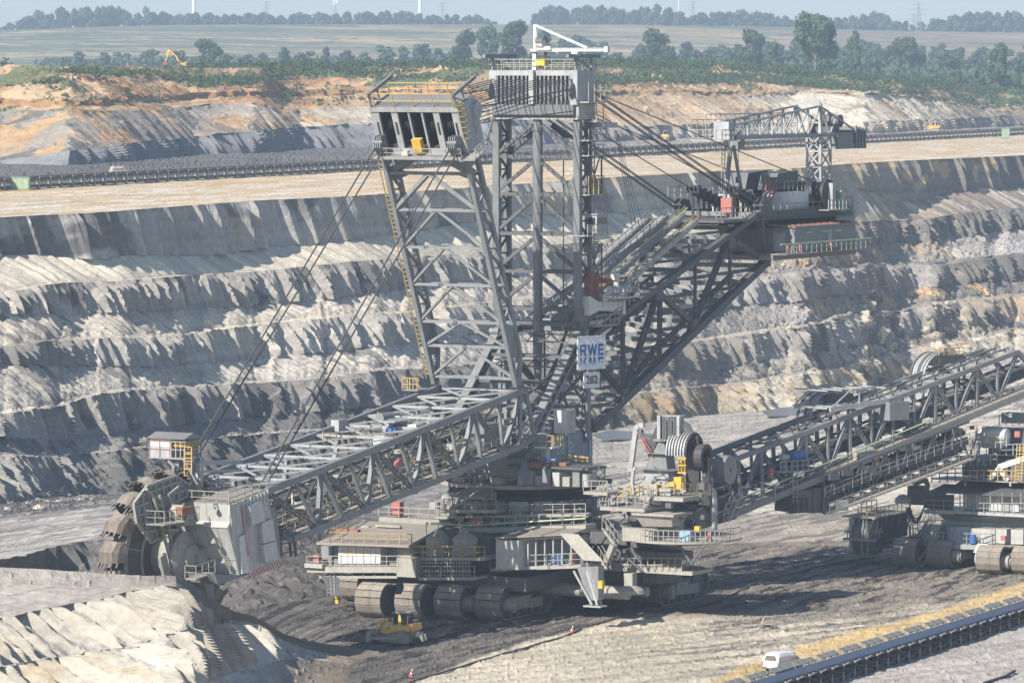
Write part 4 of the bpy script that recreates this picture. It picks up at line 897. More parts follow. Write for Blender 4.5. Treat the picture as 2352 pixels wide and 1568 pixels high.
fp = MB(); slab(fp, -1.3, 0, -Wb + .2, Wb - .2, -0.45, -0.30); slab(fp, -1.4, -1.3, -Wb + .1, Wb - .1, -0.5, -0.18); slab(fp, -1.3, 1.0, Wb, Wb + 1.4, -.6, -.5)
fp.build("sheave_box_walkway", LIGHTST, EX)
rr = MB(); rr.rail([SB(-1.3, -Wb, -0.3), SB(-1.3, Wb, -0.3)], 1.0, 1.7, 0.04, up=ax)
rr.rail([SB(-1.0, Wb + 1.3, -0.5), SB(1.6, Wb + 1.3, -.5), SB(3.4, Wb + 1.6, 1.6)], 1.0, 1.0, 0.04); rr.build("sheave_walkway_rail", RAILG, EX)
yb = MB(); slab(yb, -0.9, -0.3, -0.55, 0.45, -0.1, 1.35); slab(yb, -0.92, -0.28, -0.6, 0.5, 1.352, 1.45); yb.build("yellow_switch_cabinet", YELLOW, EX)
yb = MB(); slab(yb, -1.35, -0.8, -1.75, -1.05, -0.1, 0.35); yb.build("flood_light", WHITEP, EX)
cv = MB()
for s_ in (1, -1):
    for k in (-.34, -.11, .12, .35):
        cv.prism([SB(-1.2, s_ * 4.35 + k, -.2), SB(-1.7, s_ * 4.35 + k, .9), SB(-1.1, s_ * 4.35 + k, 1.9), SB(-.1, s_ * 4.35 + k, 1.7), SB(-.1, s_ * 4.35 + k, -.1)], (0, .09, 0))
    for f, u_ in ((-1.25, 1.35), (-1.2, .5), (-.75, 1.0)): cv.tube(SB(f, s_ * 4.35 - .5, u_), SB(f, s_ * 4.35 + .6, u_), 0.16, 10)
cv.build("rope_clevis", GREYST, EX)
sp2 = MB()
for s_ in (1, -1): sp2.ring(SB(Dp - .2, s_ * (Wb + .12), Hbx * .72), (0, 1, 0), 0.14, 0.85, 0.14, 20); sp2.prism([SB(Dp - 1.2, s_ * (Wb + .02), Hbx * .2), SB(Dp + .5, s_ * (Wb + .02), Hbx * .6), SB(Dp + .3, s_ * (Wb + .02), Hbx * .95), SB(Dp - 1.2, s_ * (Wb + .02), Hbx * .95)], (0, .05, 0))
sp2.build("rear_rope_bracket", LIGHTST, EX)

# ============ portal mast
BP = A.l(1327, 400, LW).x       # plane of the front posts
BK = A.l(1351, 400, LW).x
ZT = A.l(1327, 162, LW).z; ZB = A.l(1327, 275, LW).z; ZF = A.l(1331, 700, LW).z; ZH = A.l(1331, 768, LW).z
print("portal", BP, BK, ZT, ZB, ZF, ZH)
po = MB(); pb = MB()
for s_ in (1, -1):
    l = s_ * LW
    po.bar(V(BP, l, ZH + 3.0), V(BP, l, ZB + .5), 0.75, 0.62, up=(1, 0, 0)); po.bar(V(BK, l, ZH + 2.4), V(BK, l, ZB + .5), 0.7, 0.55, up=(1, 0, 0))
    po.prism([V(BP + .4, l - .3, ZH + 3.0), V(BK - .4, l - .3, ZH + 2.4), V(BK + .9, l - .3, ZH), V(BP - .6, l - .3, ZH)], (0, .6, 0))
    nlev = 11
    for i in range(nlev):
        z0 = ZH + 3 + (ZB - ZH - 3) * i / nlev; z1 = ZH + 3 + (ZB - ZH - 3) * (i + 1) / nlev
        pb.bar(V(BP, l, z0 if i % 2 else z1), V(BK, l, z1 if i % 2 else z0), 0.2)
        pb.bar(V(BP, l, z1), V(BK, l, z1), 0.18)
    po.prism([V(BP + .1, s_ * LW, ZB - 8.6), V(BP + .1, s_ * LW, ZB - 5.4), V(BP + .1, s_ * (LW - 1.7), ZB - 7.4)], (-.1, 0, 0))
hl = [A.l(1327, v, LW).z for v in (361, 448, 539, 626, 712, 745)]
for z in hl:
    for b_ in (BP, BK): pb.bar(V(b_, -LW, z), V(b_, LW, z), 0.3, 0.36)
zz = [ZB] + hl
for i in range(5):
    for s_ in (1, -1):
        pb.bar(V(BP, s_ * 0.6, zz[i] - .6), V(BP, s_ * LW, zz[i + 1] + .2), 0.36 if i < 1 else 0.3, 0.36)
        if i == 0: pb.bar(V(BK, s_ * .6, zz[i] - .6), V(BK, s_ * LW, zz[i + 1] + .2), 0.5, .5)
po.build("portal_leg", PORT, EX); pb.build("portal_bracing", DARKST, EX)
tu = MB(); zt = ZB + 1.8; zb = A.l(1235, 948, 0).z
bt0 = A.l(1235, 520, 0).x
prof = [(0.28, 0), (0.34, 2.0), (0.46, 8.0), (0.48, 9.5)]
tu.tube(V(bt0 + .0, 0, zt), V(bt0, 0, zt - 7), 0.46, 18, 0.58); tu.tube(V(bt0, 0, zt - 7), V(bt0, 0, zb + 6), 0.55, 18, 0.5); tu.tube(V(bt0, 0, zb + 6), V(bt0, 0, zb), 0.5, 18, 0.18)
for z in np.linspace(zb + 8, zt - 3, 6): tu.tube(V(bt0, 0, z), V(bt0, 0, z + .12), 0.6, 18)
tu.build("central_strut", PORT, EX, smooth=False)
cb = MB(); cb.tube(V(BK, 1.9, zz[1]), V(BK, 1.9, zz[5]), 0.08, 6); cb.build("hanging_cable", CABLE, EX)
# hoist house on top of the portal
hbs = MB(); hb = MB(); FR_ = BP + 0.9; BR_ = BK - 0.7; WH = LW + 0.45
hb.box(BR_, FR_ - .3, -WH, WH, ZB, ZB + 1.55)
hbs.prism([V(FR_ - .3, -WH + .4, ZB + 1.55), V(FR_ - .3, -WH + .4, ZB + .15), V(FR_ + .15, -WH + .4, ZB + .5), V(FR_ + .15, -WH + .4, ZB + 1.55)], (0, 2 * WH - .8, 0))
hb.box(BR_, FR_, -WH, WH, ZT - .55, ZT)
hb.box(BR_, FR_, -WH, -WH + .9, ZB + 1.553, ZT - .553); hb.box(BR_, FR_, WH - .9, WH, ZB + 1.553, ZT - .553)
hb.box(FR_ - .25, FR_ + .45, -0.28, 0.28, ZB + 1.6, ZT + .05)
for side in (-1, 1):
    n = 8; l0 = 0.35; l1 = WH - .95; st = (l1 - l0) / n
    for i in range(n + 1):
        c = l0 + st * i
        hbs.box(FR_ - .22, FR_, side * c - 0.115, side * c + 0.115, ZB + 1.553, ZT - .553)
        if i < 0:
            cc = side * (c + st / 2)
            for zc, sg in ((ZT - .555, 1), (ZB + 1.555, -1)):
                for e in (1, -1): hb.prism([V(FR_ - .21, cc + e * (st / 2 - .11), zc), V(FR_ - .21, cc + e * .07, zc), V(FR_ - .21, cc + e * (st / 2 - .11), zc - sg * .22)], (0.2, 0, 0))
hb.box(BR_, BR_ + .15, -WH + .9, WH - .9, ZB + 1.553, ZT - .553)
hb.build("hoist_house", LIGHTST, EX); hbs.build("slatted_front", PORT, EX)
hd = MB(); hd.box(FR_ - .7, FR_ - .6, -WH + .91, WH - .91, ZB + 1.56, ZT - .56)  # black sheet stands in for the shade behind the slats
for side in (-1, 1):
    for i in range(5): hd.ring(V((FR_ + BR_) / 2, side * (0.8 + i * .8), (ZB + ZT) / 2 + .6), (0, 1, 0), 0.3, 1.3, 0.2, 20)
hd.tube(V((FR_ + BR_) / 2, -WH + 1, (ZB + ZT) / 2 + .6), V((FR_ + BR_) / 2, WH - 1, (ZB + ZT) / 2 + .6), 0.25, 12)
hd.build("rope_sheaves_and_shade_sheet", BLACKST, EX)
hs = MB()
for s_ in (1, -1):
    hs.ring(V(FR_ + .35, s_ * (WH - .45), ZB + 3.2), (0, 1, 0), 0.1, 0.62, 0.2, 20); hs.prism([V(FR_ - .2, s_ * (WH - .45) - .25, ZB + 1.8), V(FR_ + .6, s_ * (WH - .45) - .25, ZB + 2.6), V(FR_ + .7, s_ * (WH - .45) - .25, ZB + 3.4), V(FR_ - .2, s_ * (WH - .45) - .25, ZB + 4.6)], (0, .1, 0))
    for b0, b1 in ((FR_ + 1.6, BR_ - .4),):
        hs.bar(V(b0, s_ * (WH - .3), ZT + 1.5), V(b1 - 1, s_ * (WH - .3), ZT + 1.5), 0.35, 0.4)
        for b_ in (FR_ - .2, BR_ + .3): hs.bar(V(b_, s_ * (WH - .3), ZT), V(b_, s_ * (WH - .3), ZT + 1.35), 0.2)
        hs.bar(V(FR_ - .2, s_ * (WH - .3), ZT + 1.3), V(BR_ + .3, s_ * (WH - .3), ZT + .1), 0.14)
hs.build("hoist_house_bracket", GREYST, EX)
r = MB(); r.rail([V(FR_, -WH, ZT), V(FR_, WH, ZT), V(BR_, WH, ZT), V(BR_, -WH, ZT)], 1.15, 1.6, 0.04, close=True); r.rail([V(BP - .5, -WH + 1, ZT), V(BP - .5, WH - 1, ZT)], .8, .7, 0.04)
r.build("hoist_roof_rail", RAILG, EX)
# slewing crane on the portal
cr = MB(); cp = A.l(1229, 58, 0); CBx = cp.x; 
zc = lambda v: A.l(1229, v, 0).z
cr.bar(V(CBx, 0, ZT), V(CBx, 0, zc(118)), 0.42, .42, up=(1, 0, 0)); cr.bar(V(CBx, 0, zc(118)), V(CBx, 0, zc(57)), 0.26, .26, up=(1, 0, 0)); cr.bar(V(CBx - .0, 0.32, zc(118)), V(CBx, .08, zc(57)), 0.12)
cr.tube(V(CBx, 0, zc(119)), V(CBx, 0, zc(113)), 0.55, 14)
jt = A.b(1396, 114.5, CBx); ang = (jt - V(CBx, 0, zc(114))); 
jb = V(CBx, 0, zc(115)); 
cr.ibar(jb, jt, 0.3, 0.36); cr.bar(V(CBx, 0, zc(58)), jb.lerp(jt, 0.72) + V(0, 0, .2), 0.2, .24)
cr.box(jt.x - .25, jt.x + .25, jt.y - .3, jt.y + .1, jt.z - .25, jt.z + .35)
h0 = jb.lerp(jt, .56); cr.box(h0.x - .3, h0.x + .3, h0.y - .35, h0.y + .35, h0.z - .6, h0.z - .2); cr.tube(h0 + V(-.2, .1, -.9), h0 + V(.2, .1, -.9), .15, 8)
cr.tube(V(CBx + .1, .45, zc(100)), V(CBx + .1, 1.15, zc(100)), 0.52, 16); cr.box(CBx - .3, CBx + .3, .5, 2.0, zc(116), zc(107))
cr.build("roof_crane", WHITEP, EX)
c2 = MB(); c2.ring(V(CBx + .1, .8, zc(99)), (0, 1, 0), .5, .62, .9, 16, 0, math.pi); c2.box(CBx - .2, CBx + .35, .5, 1.3, zc(128), zc(119)); c2.build("crane_hoist_hood", DARKST, EX)
c2 = MB(); c2.box(CBx + .2, CBx + 1.0, .65, 1.7, zc(151), zc(138)); c2.box(CBx + .15, CBx + 1.05, .6, 1.75, zc(138) + .002, zc(137)); c2.build("crane_control_cabinet", YELLOW, EX)
# right hand galleries of the portal
gy = MB(); gr = MB(); gw = MB()
def gallery(u0, u1, v, lat, dl, railmat, depth=1.4, rh=1.1):
    a = A.l(u0, v, lat); b = A.l(u1, v, lat)
    gw.box(min(a.x, b.x), max(a.x, b.x), lat - dl, lat, a.z - .12, a.z)
    (gy if railmat else gr).rail([V(a.x, lat, a.z), V(b.x, lat, a.z), V(b.x, lat - dl, a.z)], rh, 1.2, 0.04)
gallery(1352, 1393, 234, LW + 1.6, 2.4, 0, rh=2.0); gallery(1352, 1392, 322, LW + 1.4, 2.2, 0); gallery(1352, 1386, 357, LW + 1.3, 2.0, 0)
gallery(1352, 1387, 447, LW + 1.2, 2.0, 1, rh=1.9); gallery(1350, 1395, 541, LW + 1.4, 2.6, 0); gallery(1370, 1386, 278, LW + 1.5, 1.6, 1, rh=1.8)
p = A.l(1372, 282, LW + 1.0); q = A.l(1405, 287, LW + 1.0)
gw.box(min(p.x, q.x), max(p.x, q.x), LW - .5, LW + 1.7, p.z - .55, p.z)
gw.build("portal_gallery", LIGHTST, EX); gr.build("portal_gallery_rail", RAILG, EX); gy.build("portal_gallery_rail", RAILY, EX)
gl = MB(); lb = A.l(1360, 700, LW + .5).x
gl.ladder(V(BK - .2, LW + .45, ZH + 3), V(BK - .2, LW + .45, ZB), 0.6, (1, 0, 0), .45, .045)
gl.ladder(V(BK - 1.9, LW + 1.1, A.l(1380, 447, LW).z), V(BK - 1.9, LW + 1.1, A.l(1380, 540, LW).z + 1), 0.6, (1, 0, 0), .45, .045)
gl.build("portal_ladder", RAILG, EX)
stp = MB()
for v0, v1 in ((357, 447), (560, 640), (640, 690)):
    a = A.l(1354, v0, LW + .6); b = A.l(1376, v1, LW + .6)
    stp.bar(V(BK, LW, b.z), V(a.x - 1.6, LW + 1.0, a.z), 0.14); stp.bar(V(BK, LW, a.z), V(a.x - 1.6, LW + 1.0, b.z), 0.12)
    stp.bar(V(a.x - 1.7, LW + 1.1, a.z), V(a.x - 1.7, LW + 1.1, b.z), 0.14)
stp.build("gallery_brace", DARKST, EX)
cabn = MB()
p = A.l(1355, 536, LW + .9); q = A.l(1389, 492, LW + .9)
cx0, cx1 = min(p.x, q.x) + .3, max(p.x, q.x) - .6
cabn.box(cx0, cx1, LW - .3, LW + 1.4, p.z, q.z); cabn.box(cx0 - .15, cx1 + .15, LW - .4, LW + 1.5, q.z + .002, q.z + .12)
cab_o = cabn.build("inspection_cabin", LIGHTST, EX)
cg = MB()
for i in range(3):
    x0 = cx0 + .2 + i * (cx1 - cx0 - .2) / 3; cg.box(x0, x0 + (cx1 - cx0) / 3 - .2, LW + 1.405, LW + 1.43, p.z + .9, q.z - .3)
cg.box(cx1 + .005, cx1 + .03, LW, LW + 1.2, p.z + .9, q.z - .3)
cg.build("window", GLASS, cab_o)
# white bracket arm and winch on the right of the portal foot
br = MB()
a = A.l(1336, 704, LW); b = A.l(1410, 702, LW)
br.prism([V(a.x, LW - .1, a.z - .9), V(a.x, LW - .1, a.z + 1.1), V(a.x - 2.0, LW - .1, a.z + .45), V(b.x, LW - .1, b.z + .45), V(b.x, LW - .1, b.z - .5), V(a.x - 2.0, LW - .1, a.z - .5)], (0, 1.1, 0))
br.box(b.x - .6, b.x - .01, LW - .2, LW + 1.1, b.z - .9, b.z + .6)
br.build("winch_bracket", WHITEP, EX)
wn = MB(); pz = b.z + .95
wn.box(b.x - 2.6, b.x + 3.0, LW - .9, LW + 1.6, pz - .12, pz)
for dx, r_ in ((2.0, .42), (-1.2, .38)): wn.tube(V(b.x + dx - .5, LW + .6, pz + .6), V(b.x + dx + .4, LW + .6, pz + .6), r_, 12)
wn.tube(V(b.x - .2, LW + .2, pz + .5), V(b.x - .2, LW + .2, pz + 2.2), .3, 10); wn.tube(V(b.x - .4, LW + .2, pz + 2.2), V(b.x + .4, LW + .2, pz + 2.2), .42, 10)
wn.tube(V(b.x - 1.9, LW + .6, pz + .4), V(b.x - 1.9, LW + .6, pz + 1.0), .45, 12)
wn.build("auxiliary_winch", WHITEP, EX)
wr = MB(); wr.rail([V(b.x + 3, LW + 1.5, pz), V(b.x - 2.6, LW + 1.5, pz)], 1.0, .9, .035); wr.ring(V(b.x - 3.2, LW + .8, pz + 1.1), (0, 1, 0), .75, .9, .12, 22)
for i in range(6):
    t = i * math.pi / 3; wr.bar(V(b.x - 3.2, LW + .8, pz + 1.1), V(b.x - 3.2 + .8 * math.cos(t), LW + .8, pz + 1.1 + .8 * math.sin(t)), .07)
wr.build("winch_handwheel", RAILG, EX)
dm = MB(); dm.tube(V(b.x + 1.2, LW - .8, pz + 1.7), V(b.x - 1.0, LW - .8, pz + 1.7), .6, 14); q = A.l(1352, 665, LW + .1); dm.box(q.x - 1.6, q.x + .4, LW, LW + .5, q.z - 1.4, q.z + 1.8); dm.build("winch_drum", RUST, EX)
lg = MB(); g = A.l(1398, 745, LW + 1)
lg.box(g.x - 1.5, g.x + 3.2, LW - .5, LW + 1.4, g.z - .12, g.z); lg.rail([V(g.x + 3.2, LW + 1.4, g.z), V(g.x - 1.5, LW + 1.4, g.z)], 1.1, 1.0, .035)
lg.rail([V(g.x + 2, LW + 1.4, g.z + 1.9), V(g.x - 3.8, LW + 1.4, g.z + 1.9)], 1.1, 1.2, .035); lg.bar(V(g.x - 1.5, LW + 1.4, g.z), V(b.x - .3, LW + 1, b.z), .12); lg.bar(V(g.x + 3, LW + 1.4, g.z), V(b.x, LW + 1, b.z), .12)
lg.build("winch_gallery", LIGHTST, EX)

# ============ inclined A legs and column below the portal
al = MB()
for s_ in (1, -1):
    l = s_ * LW
    h = V(A.l(1330, 772, LW).x, l, A.l(1330, 772, LW).z); f = V(A.l(1228, 985, LW).x, l, A.l(1228, 985, LW).z)
    al.laced(h, f, 1.15, 0.9, 0.28, 10, up=(0, 1, 0)); al.bar(h + V(0, 0, -.35), f + V(0, 0, -.35), .9, .14, up=(0, 1, 0))
    c0 = A.l(1343, 780, LW); c1 = A.l(1344, 1010, LW)
    al.laced(V(c0.x, l, c0.z), V(c1.x, l, c1.z), 1.0, .8, .3, 9, up=(1, 0, 0)); al.box(c1.x - .2, c1.x + .2, l - .3, l + .3, c1.z, c0.z)
    al.tube(h + V(-.6, -.6, .3), h + V(-.6, .6, .3), .45, 14); al.tube(h + V(.7, -.55, .3), h + V(.7, .55, .3), .35, 14)
al.build("inclined_leg", GREYST, EX)
xb = MB()
def brc(u0, v0, u1, v1, lat, w=.26, lace=False):
    a, b = A.l(u0, v0, lat), A.l(u1, v1, lat)
    (xb.laced if lace else xb.bar)(a, b, w, w)
for lat in (LW, -LW):
    brc(1343, 850, 1283, 925, lat); brc(1343, 925, 1290, 850, lat, .2); brc(1275, 880, 1343, 1000, lat, .22); brc(1343, 890, 1300, 1000, lat, .22); brc(1343, 932, 1262, 936, lat, .3)
for v in (880, 935, 1000, 820):
    for u in (1343,): 
        a = A.l(u, v, LW); xb.bar(V(a.x, -LW, a.z), V(a.x, LW, a.z), .35, .4)
    a = A.l(1228 + (985 - v) * .479, v, LW); xb.bar(V(a.x, -LW, a.z), V(a.x, LW, a.z), .3, .35)
a = A.l(1300, 830, LW); b = A.l(1343, 960, LW); xb.bar(V(a.x, -LW, a.z), V(b.x, LW, b.z), .22); xb.bar(V(a.x, LW, a.z), V(b.x, -LW, b.z), .22)
# lattice bridges between the legs in the centre
for v, dv in ((768, 18), (830, 14)):
    a = A.l(1330, v, LW); z0 = a.z; z1 = A.l(1330, v + dv, LW).z
    for z_ in (z0, z1): xb.bar(V(a.x + .8, -LW, z_), V(a.x + .8, LW, z_), .14)
    for i in range(10):
        l0 = -LW + 2 * LW * i / 10; xb.bar(V(a.x + .8, l0, z0 if i % 2 else z1), V(a.x + .8, l0 + 2 * LW / 10, z1 if i % 2 else z0), .1)
xb.build("turret_bracing", DARKST, EX)

# ============ counterweight boom
cn = MB()
cu0 = A.l(1357, 772, LW); cu1 = A.l(1745, 487, LW); cl0 = A.l(1360, 985, LW); cl1 = A.l(1757, 603, LW)
print("cw boom", cu0, cu1, cl0, cl1)
C0, C1_, D0, D1 = (cu0.x, cu0.z), (cu1.x, cu1.z), (cl0.x, cl0.z), (cl1.x, cl1.z)
def Lp(u, v, lat=LW):
    p = A.l(u, v, LW); return V(p.x, lat, p.z)
for lat in (LW, -LW):
    cn.bar(V(C0[0], lat, C0[1]), V(C1_[0], lat, C1_[1]), .6, .8, up=(0, 1, 0)); cn.bar(V(D0[0], lat, D0[1]), V(D1[0], lat, D1[1]), .8, .9, up=(0, 1, 0))
    cn.laced(Lp(1432, 904, lat), Lp(1510, 676, lat), .6, .5, .14, up=(0, 1, 0)); cn.laced(Lp(1432, 904, lat), Lp(1380, 846, lat), .5, .5, .12, up=(0, 1, 0))
    cn.laced(Lp(1432, 904, lat), Lp(1429, 730, lat), .4, .4, .1, up=(0, 1, 0)); cn.laced(Lp(1514, 835, lat), Lp(1516, 672, lat), .5, .4, .1, up=(0, 1, 0))
    cn.bar(Lp(1592, 745, lat), Lp(1513, 672, lat), .55, .5, up=(0, 1, 0)); cn.laced(Lp(1592, 745, lat), Lp(1668, 560, lat), .6, .5, .14, up=(0, 1, 0))
    cn.bar(Lp(1596, 745, lat), Lp(1597, 610, lat), .3); cn.bar(Lp(1676, 660, lat), Lp(1677, 560, lat), .3)
    cn.bar(Lp(1687, 555, lat), Lp(1750, 595, lat), .55, .6, up=(0, 1, 0)); cn.bar(Lp(1757, 603, lat), Lp(1745, 487, lat), .5, .6, up=(0, 1, 0))
    cn.laced(Lp(1405, 935, lat), Lp(1514, 835, lat) + V(0, 0, 2.2), .45, .4, .12, up=(0, 1, 0)); cn.laced(Lp(1514, 840, lat) + V(0, 0, 2), Lp(1680, 680, lat) + V(0, 0, 2.4), .45, .4, .12, up=(0, 1, 0))
    for uu, vv in ((1432, 904), (1592, 745), (1510, 676), (1676, 558), (1757, 600), (1365, 975)):
        g = Lp(uu, vv, lat); cn.box(g.x - .8, g.x + .8, lat - .34, lat + .34, g.z - .6, g.z + .6)
cn.build("counterweight_boom", DARKST, EX)
cx = MB()
for t in np.linspace(0.05, 0.98, 9):
    p = V(C0[0] + (C1_[0] - C0[0]) * t, 0, C0[1] + (C1_[1] - C0[1]) * t); q = V(D0[0] + (D1[0] - D0[0]) * t, 0, D0[1] + (D1[1] - D0[1]) * t)
    for c in (p, q): cx.bar(c - V(0, LW, 0), c + V(0, LW, 0), .45, .5)
    t2 = t + .1
    p2 = V(C0[0] + (C1_[0] - C0[0]) * t2, 0, C0[1] + (C1_[1] - C0[1]) * t2)
    q2 = V(D0[0] + (D1[0] - D0[0]) * t2, 0, D0[1] + (D1[1] - D0[1]) * t2)
    if t2 < 1.02:
        cx.laced(p - V(0, LW, 0), p2 + V(0, LW, 0), .4, .3, .1); cx.laced(q - V(0, LW, 0), q2 + V(0, LW, 0), .5, .4, .12); cx.laced(q + V(0, LW, 0), q2 - V(0, LW, 0), .5, .4, .12)
cx.build("counterweight_cross_bracing", GREYST, EX)
# inclined galleries along the counterweight boom
cg_ = MB(); rl = MB(); rl2 = MB()
for (lat, dz, w_) in ((-3.0, 1.6, 1.4), (-.6, 1.9, 1.1), (1.4, 2.1, 1.3), (3.2, 1.5, .9)):
    a = V(C0[0], lat, C0[1] + dz - .6); b = V(A.l(1625, 560, LW).x, lat, A.l(1625, 560, LW).z + dz + .8)
    cg_.bar(a, b, w_, .35); cg_.bar(a + V(0, w_ / 2 + .04, .2), b + V(0, w_ / 2 + .04, .2), .07, .5)
    (rl if lat < 0 else rl2).rail([a + V(0, w_ / 2 + .1, .1), b + V(0, w_ / 2 + .1, .1)], 1.1, 1.6, .04)
cg_.build("inclined_gallery", LIGHTST, EX); rl.build("inclined_gallery_rail", RAILG, EX); rl2.build("inclined_gallery_rail", RAILY, EX)
rp = MB(); a = V(C0[0], 2.4, C0[1] + 3.2); b = V(A.l(1625, 560, LW).x, 2.4, A.l(1625, 560, LW).z + 3.9); rp.tube(a, b, .07, 6); rp.build("green_pipe", PIPEG, EX)

# ------ machinery deck at the rear
Zd = A.l(1771, 487, LW).z
b0 = A.l(1740, 487, LW).x; b1 = A.l(1921, 481, LW).x; b2 = A.l(1962, 496, LW).x
print("deck", Zd, b0, b1, b2)
dk = MB()
dk.box(b1 - 3.5, b0 + 9, -LW - .5, LW + .4, Zd - .9, Zd - .6)
for l in (-LW, LW + .45): dk.ibar(V(b0, l, Zd - .25), V(b1 - 3, l, Zd - .25), .5, .9)
for i in range(9): x = b0 + (b1 - b0) * i / 8; dk.ibar(V(x, -LW, Zd - 1.2), V(x, LW, Zd - 1.2), .3, .5)
dk.build("machinery_deck", DARKST, EX)
z_h1 = A.l(1825, 524, LW + 2.4).z; z_h0 = A.l(1825, 580, LW + 2.4).z
hb0 = A.l(1825, 540, LW + 2.4).x; hb1 = A.l(1965, 540, LW + 2.4).x
print("house", hb0, hb1, z_h0, z_h1)
ho = MB(); ho.box(hb1, hb0, -2.2, LW + 2.4, z_h0, z_h1)
ho.prism([V(hb0 + .2, -2.4, z_h1 + .55), V(hb0 + .2, LW + 2.6, z_h1 + .02), V(hb0 + .2, LW + 2.6, z_h1 + .18), V(hb0 + .2, -2.4, z_h1 + .75)], (hb1 - hb0 - .4, 0, 0))
hou = ho.build("electrical_house", GREYST, EX)
tr = MB()
for i in range(11):
    x = hb0 + .2 + (hb1 - hb0 - .4) * i / 10; tr.bar(V(x, -2.4, z_h1 + .82), V(x, LW + 2.62, z_h1 + .24), .09)
tr.build("roof_rib", RUST, hou)
dr = MB(); 
dr.box(hb0 + .003, hb0 + .05, LW - .2, LW + 1.2, z_h0 + .1, z_h1 - .55); dr.box((hb0 + hb1) / 2 - 1.6, (hb0 + hb1) / 2 - .6, LW + 2.403, LW + 2.44, z_h0 + .1, z_h1 - .4)
dr.build("door", LIGHTST, hou)
lv_ = MB()
for i in range(7):
    x = hb0 - 1.2 - i * 1.75
    if abs(x - (hb0 + hb1) / 2 + 1.1) < 1: continue
    for k in range(4): lv_.box(x - .5, x + .5, LW + 2.402, LW + 2.46, z_h0 + .3 + k * .22, z_h0 + .38 + k * .22)
for x in (hb0 - 3, hb0 - 7, hb0 - 10.5): lv_.box(x - .7, x + .7, LW + 2.402, LW + 2.75, z_h1 - .6, z_h1 - .5)
lv_.build("louvre", WHITEP, hou)
fans = MB()
for i in range(9):
    p = V(hb0 - .2 - i * (hb0 - hb1) * .098, 1.7, z_h1 + 1.55)
    fans.lathe(p, [(.75, 0), (.98, .04), (.85, .22), (.45, .34), (.1, .38)], 14); fans.tube(p - V(0, 0, .9), p, .45, 10)
fans.build("ventilator_hood", RUST, EX)
ww = MB(); ww.box(hb1 - 1.4, hb0 + 4.5, LW + 2.5, LW + 3.7, z_h0 - .15, z_h0 - .02); ww.box(hb0, hb0 + 4.5, LW - 2, LW + 2.5, z_h0 - .15, z_h0 - .02); ww.box(hb1 - 1.0, hb0 + 4.6, -LW, LW + 2.0, z_h0 - .75, z_h0 - .2)
ww.build("house_walkway", WALK, EX)
gp = MB(); gp.tube(V(hb1 - 1.4, LW + 3.72, z_h0 + 1.1), V(hb0 + 6, LW + 3.72, z_h0 + 1.1), .08, 8); gp.build("green_pipe", PIPEG, EX)
wr_ = MB(); wr_.rail([V(hb0 + 4.5, LW + 3.65, z_h0), V(hb1 - 1.4, LW + 3.65, z_h0)], 1.0, 1.3, .04); wr_.build("house_walkway_rail", RAILG, EX)
rx = MB()
for x in (hb0 + 3.6, hb0 + .6, hb0 - 7.2): rx.box(x - .14, x + .14, LW + 3.3, LW + 3.5, z_h0 + .2, z_h0 + 1.0)
rx.build("fire_extinguisher", REDP, EX)
tk = MB(); p = A.l(1727, 550, 0); tk.tube(V(p.x, 0, p.z - 1.5), V(p.x, 0, p.z + 1.4), 1.7, 20); tk.box(p.x - 3.6, p.x - 2, -3, 3, p.z - 1.6, p.z + 1.2); tk.build("ballast_tank", GREYST, EX)
# containers and winches on the deck
ct = MB()
p = A.l(1757, 441, LW - .6); q = A.l(1815, 485, LW - .6); r_ = A.l(1857, 470, LW - .6)
dpt = 3.6
xA = A.l(1815, 460, LW - .2).x; xB = A.l(1857, 460, LW - .2).x
wl = LW - .2 - 58 / (.866 * 19.8)
ct.box(xB, xA, wl, LW - .2, Zd - .2, Zd + 2.1); ct.prism([V(xA, wl, Zd - .2), V(xA + .001, wl, Zd + 2.1), V(xA, wl - 1.0, Zd - .2)], (xB - xA, 0, 0))
ct.build("winch_house", WHITEP, EX)
ct = MB(); xA2 = A.l(1692, 460, -.5).x; ct.box(xA2 - 4, xA2, -3.6, -.5, Zd - .2, Zd + 1.8); ct.build("winch_house", WHITEP, EX)
dr_ = MB(); c0 = A.l(1902, 446, LW + .6); c1 = V(c0.x, -LW - 1.0, c0.z)
for l0, l1 in ((LW + .6, .9), (-.9, -LW - .6)):
    dr_.tube(V(c0.x, l0, c0.z), V(c0.x, l1, c0.z), 1.35, 28)
    for k in range(22):
        l = l0 + (l1 - l0) * (k + .5) / 22; dr_.ring(V(c0.x, l, c0.z), (0, 1, 0), 1.3, 1.41, .1, 28)
    for l in (l0, l1): dr_.ring(V(c0.x, l, c0.z), (0, 1, 0), .2, 1.75, .16, 30)
dr_.build("winch_drum", BLACKST, EX)
pn = MB(); d0 = A.l(1770, 428, -1.0); 
for l0 in (-3.6, .2):
    pn.prism([V(c0.x + 6.4, l0, Zd + 2.3), V(c0.x + 7.4, l0, Zd + 2.3), V(c0.x + 6.6, l0, Zd + 4.2), V(c0.x + 1.6, l0, Zd + 4.4), V(c0.x + 1.6, l0, Zd + 2.3)], (0, 2.2, 0))
pn.build("drive_cowl", DARKST, EX)
gb = MB(); 
for x, l in ((c0.x + 3.5, -1), (c0.x + 5, 2.5), (c0.x + 9, -2), (c0.x + 12, 1.5)):
    gb.box(x - 1, x + 1, l - .8, l + .8, Zd - .3, Zd + 1.3); gb.tube(V(x - 1.6, l, Zd + .6), V(x - 1, l, Zd + .6), .5, 12)
gb.build("winch_gearbox", DUSTST, EX)
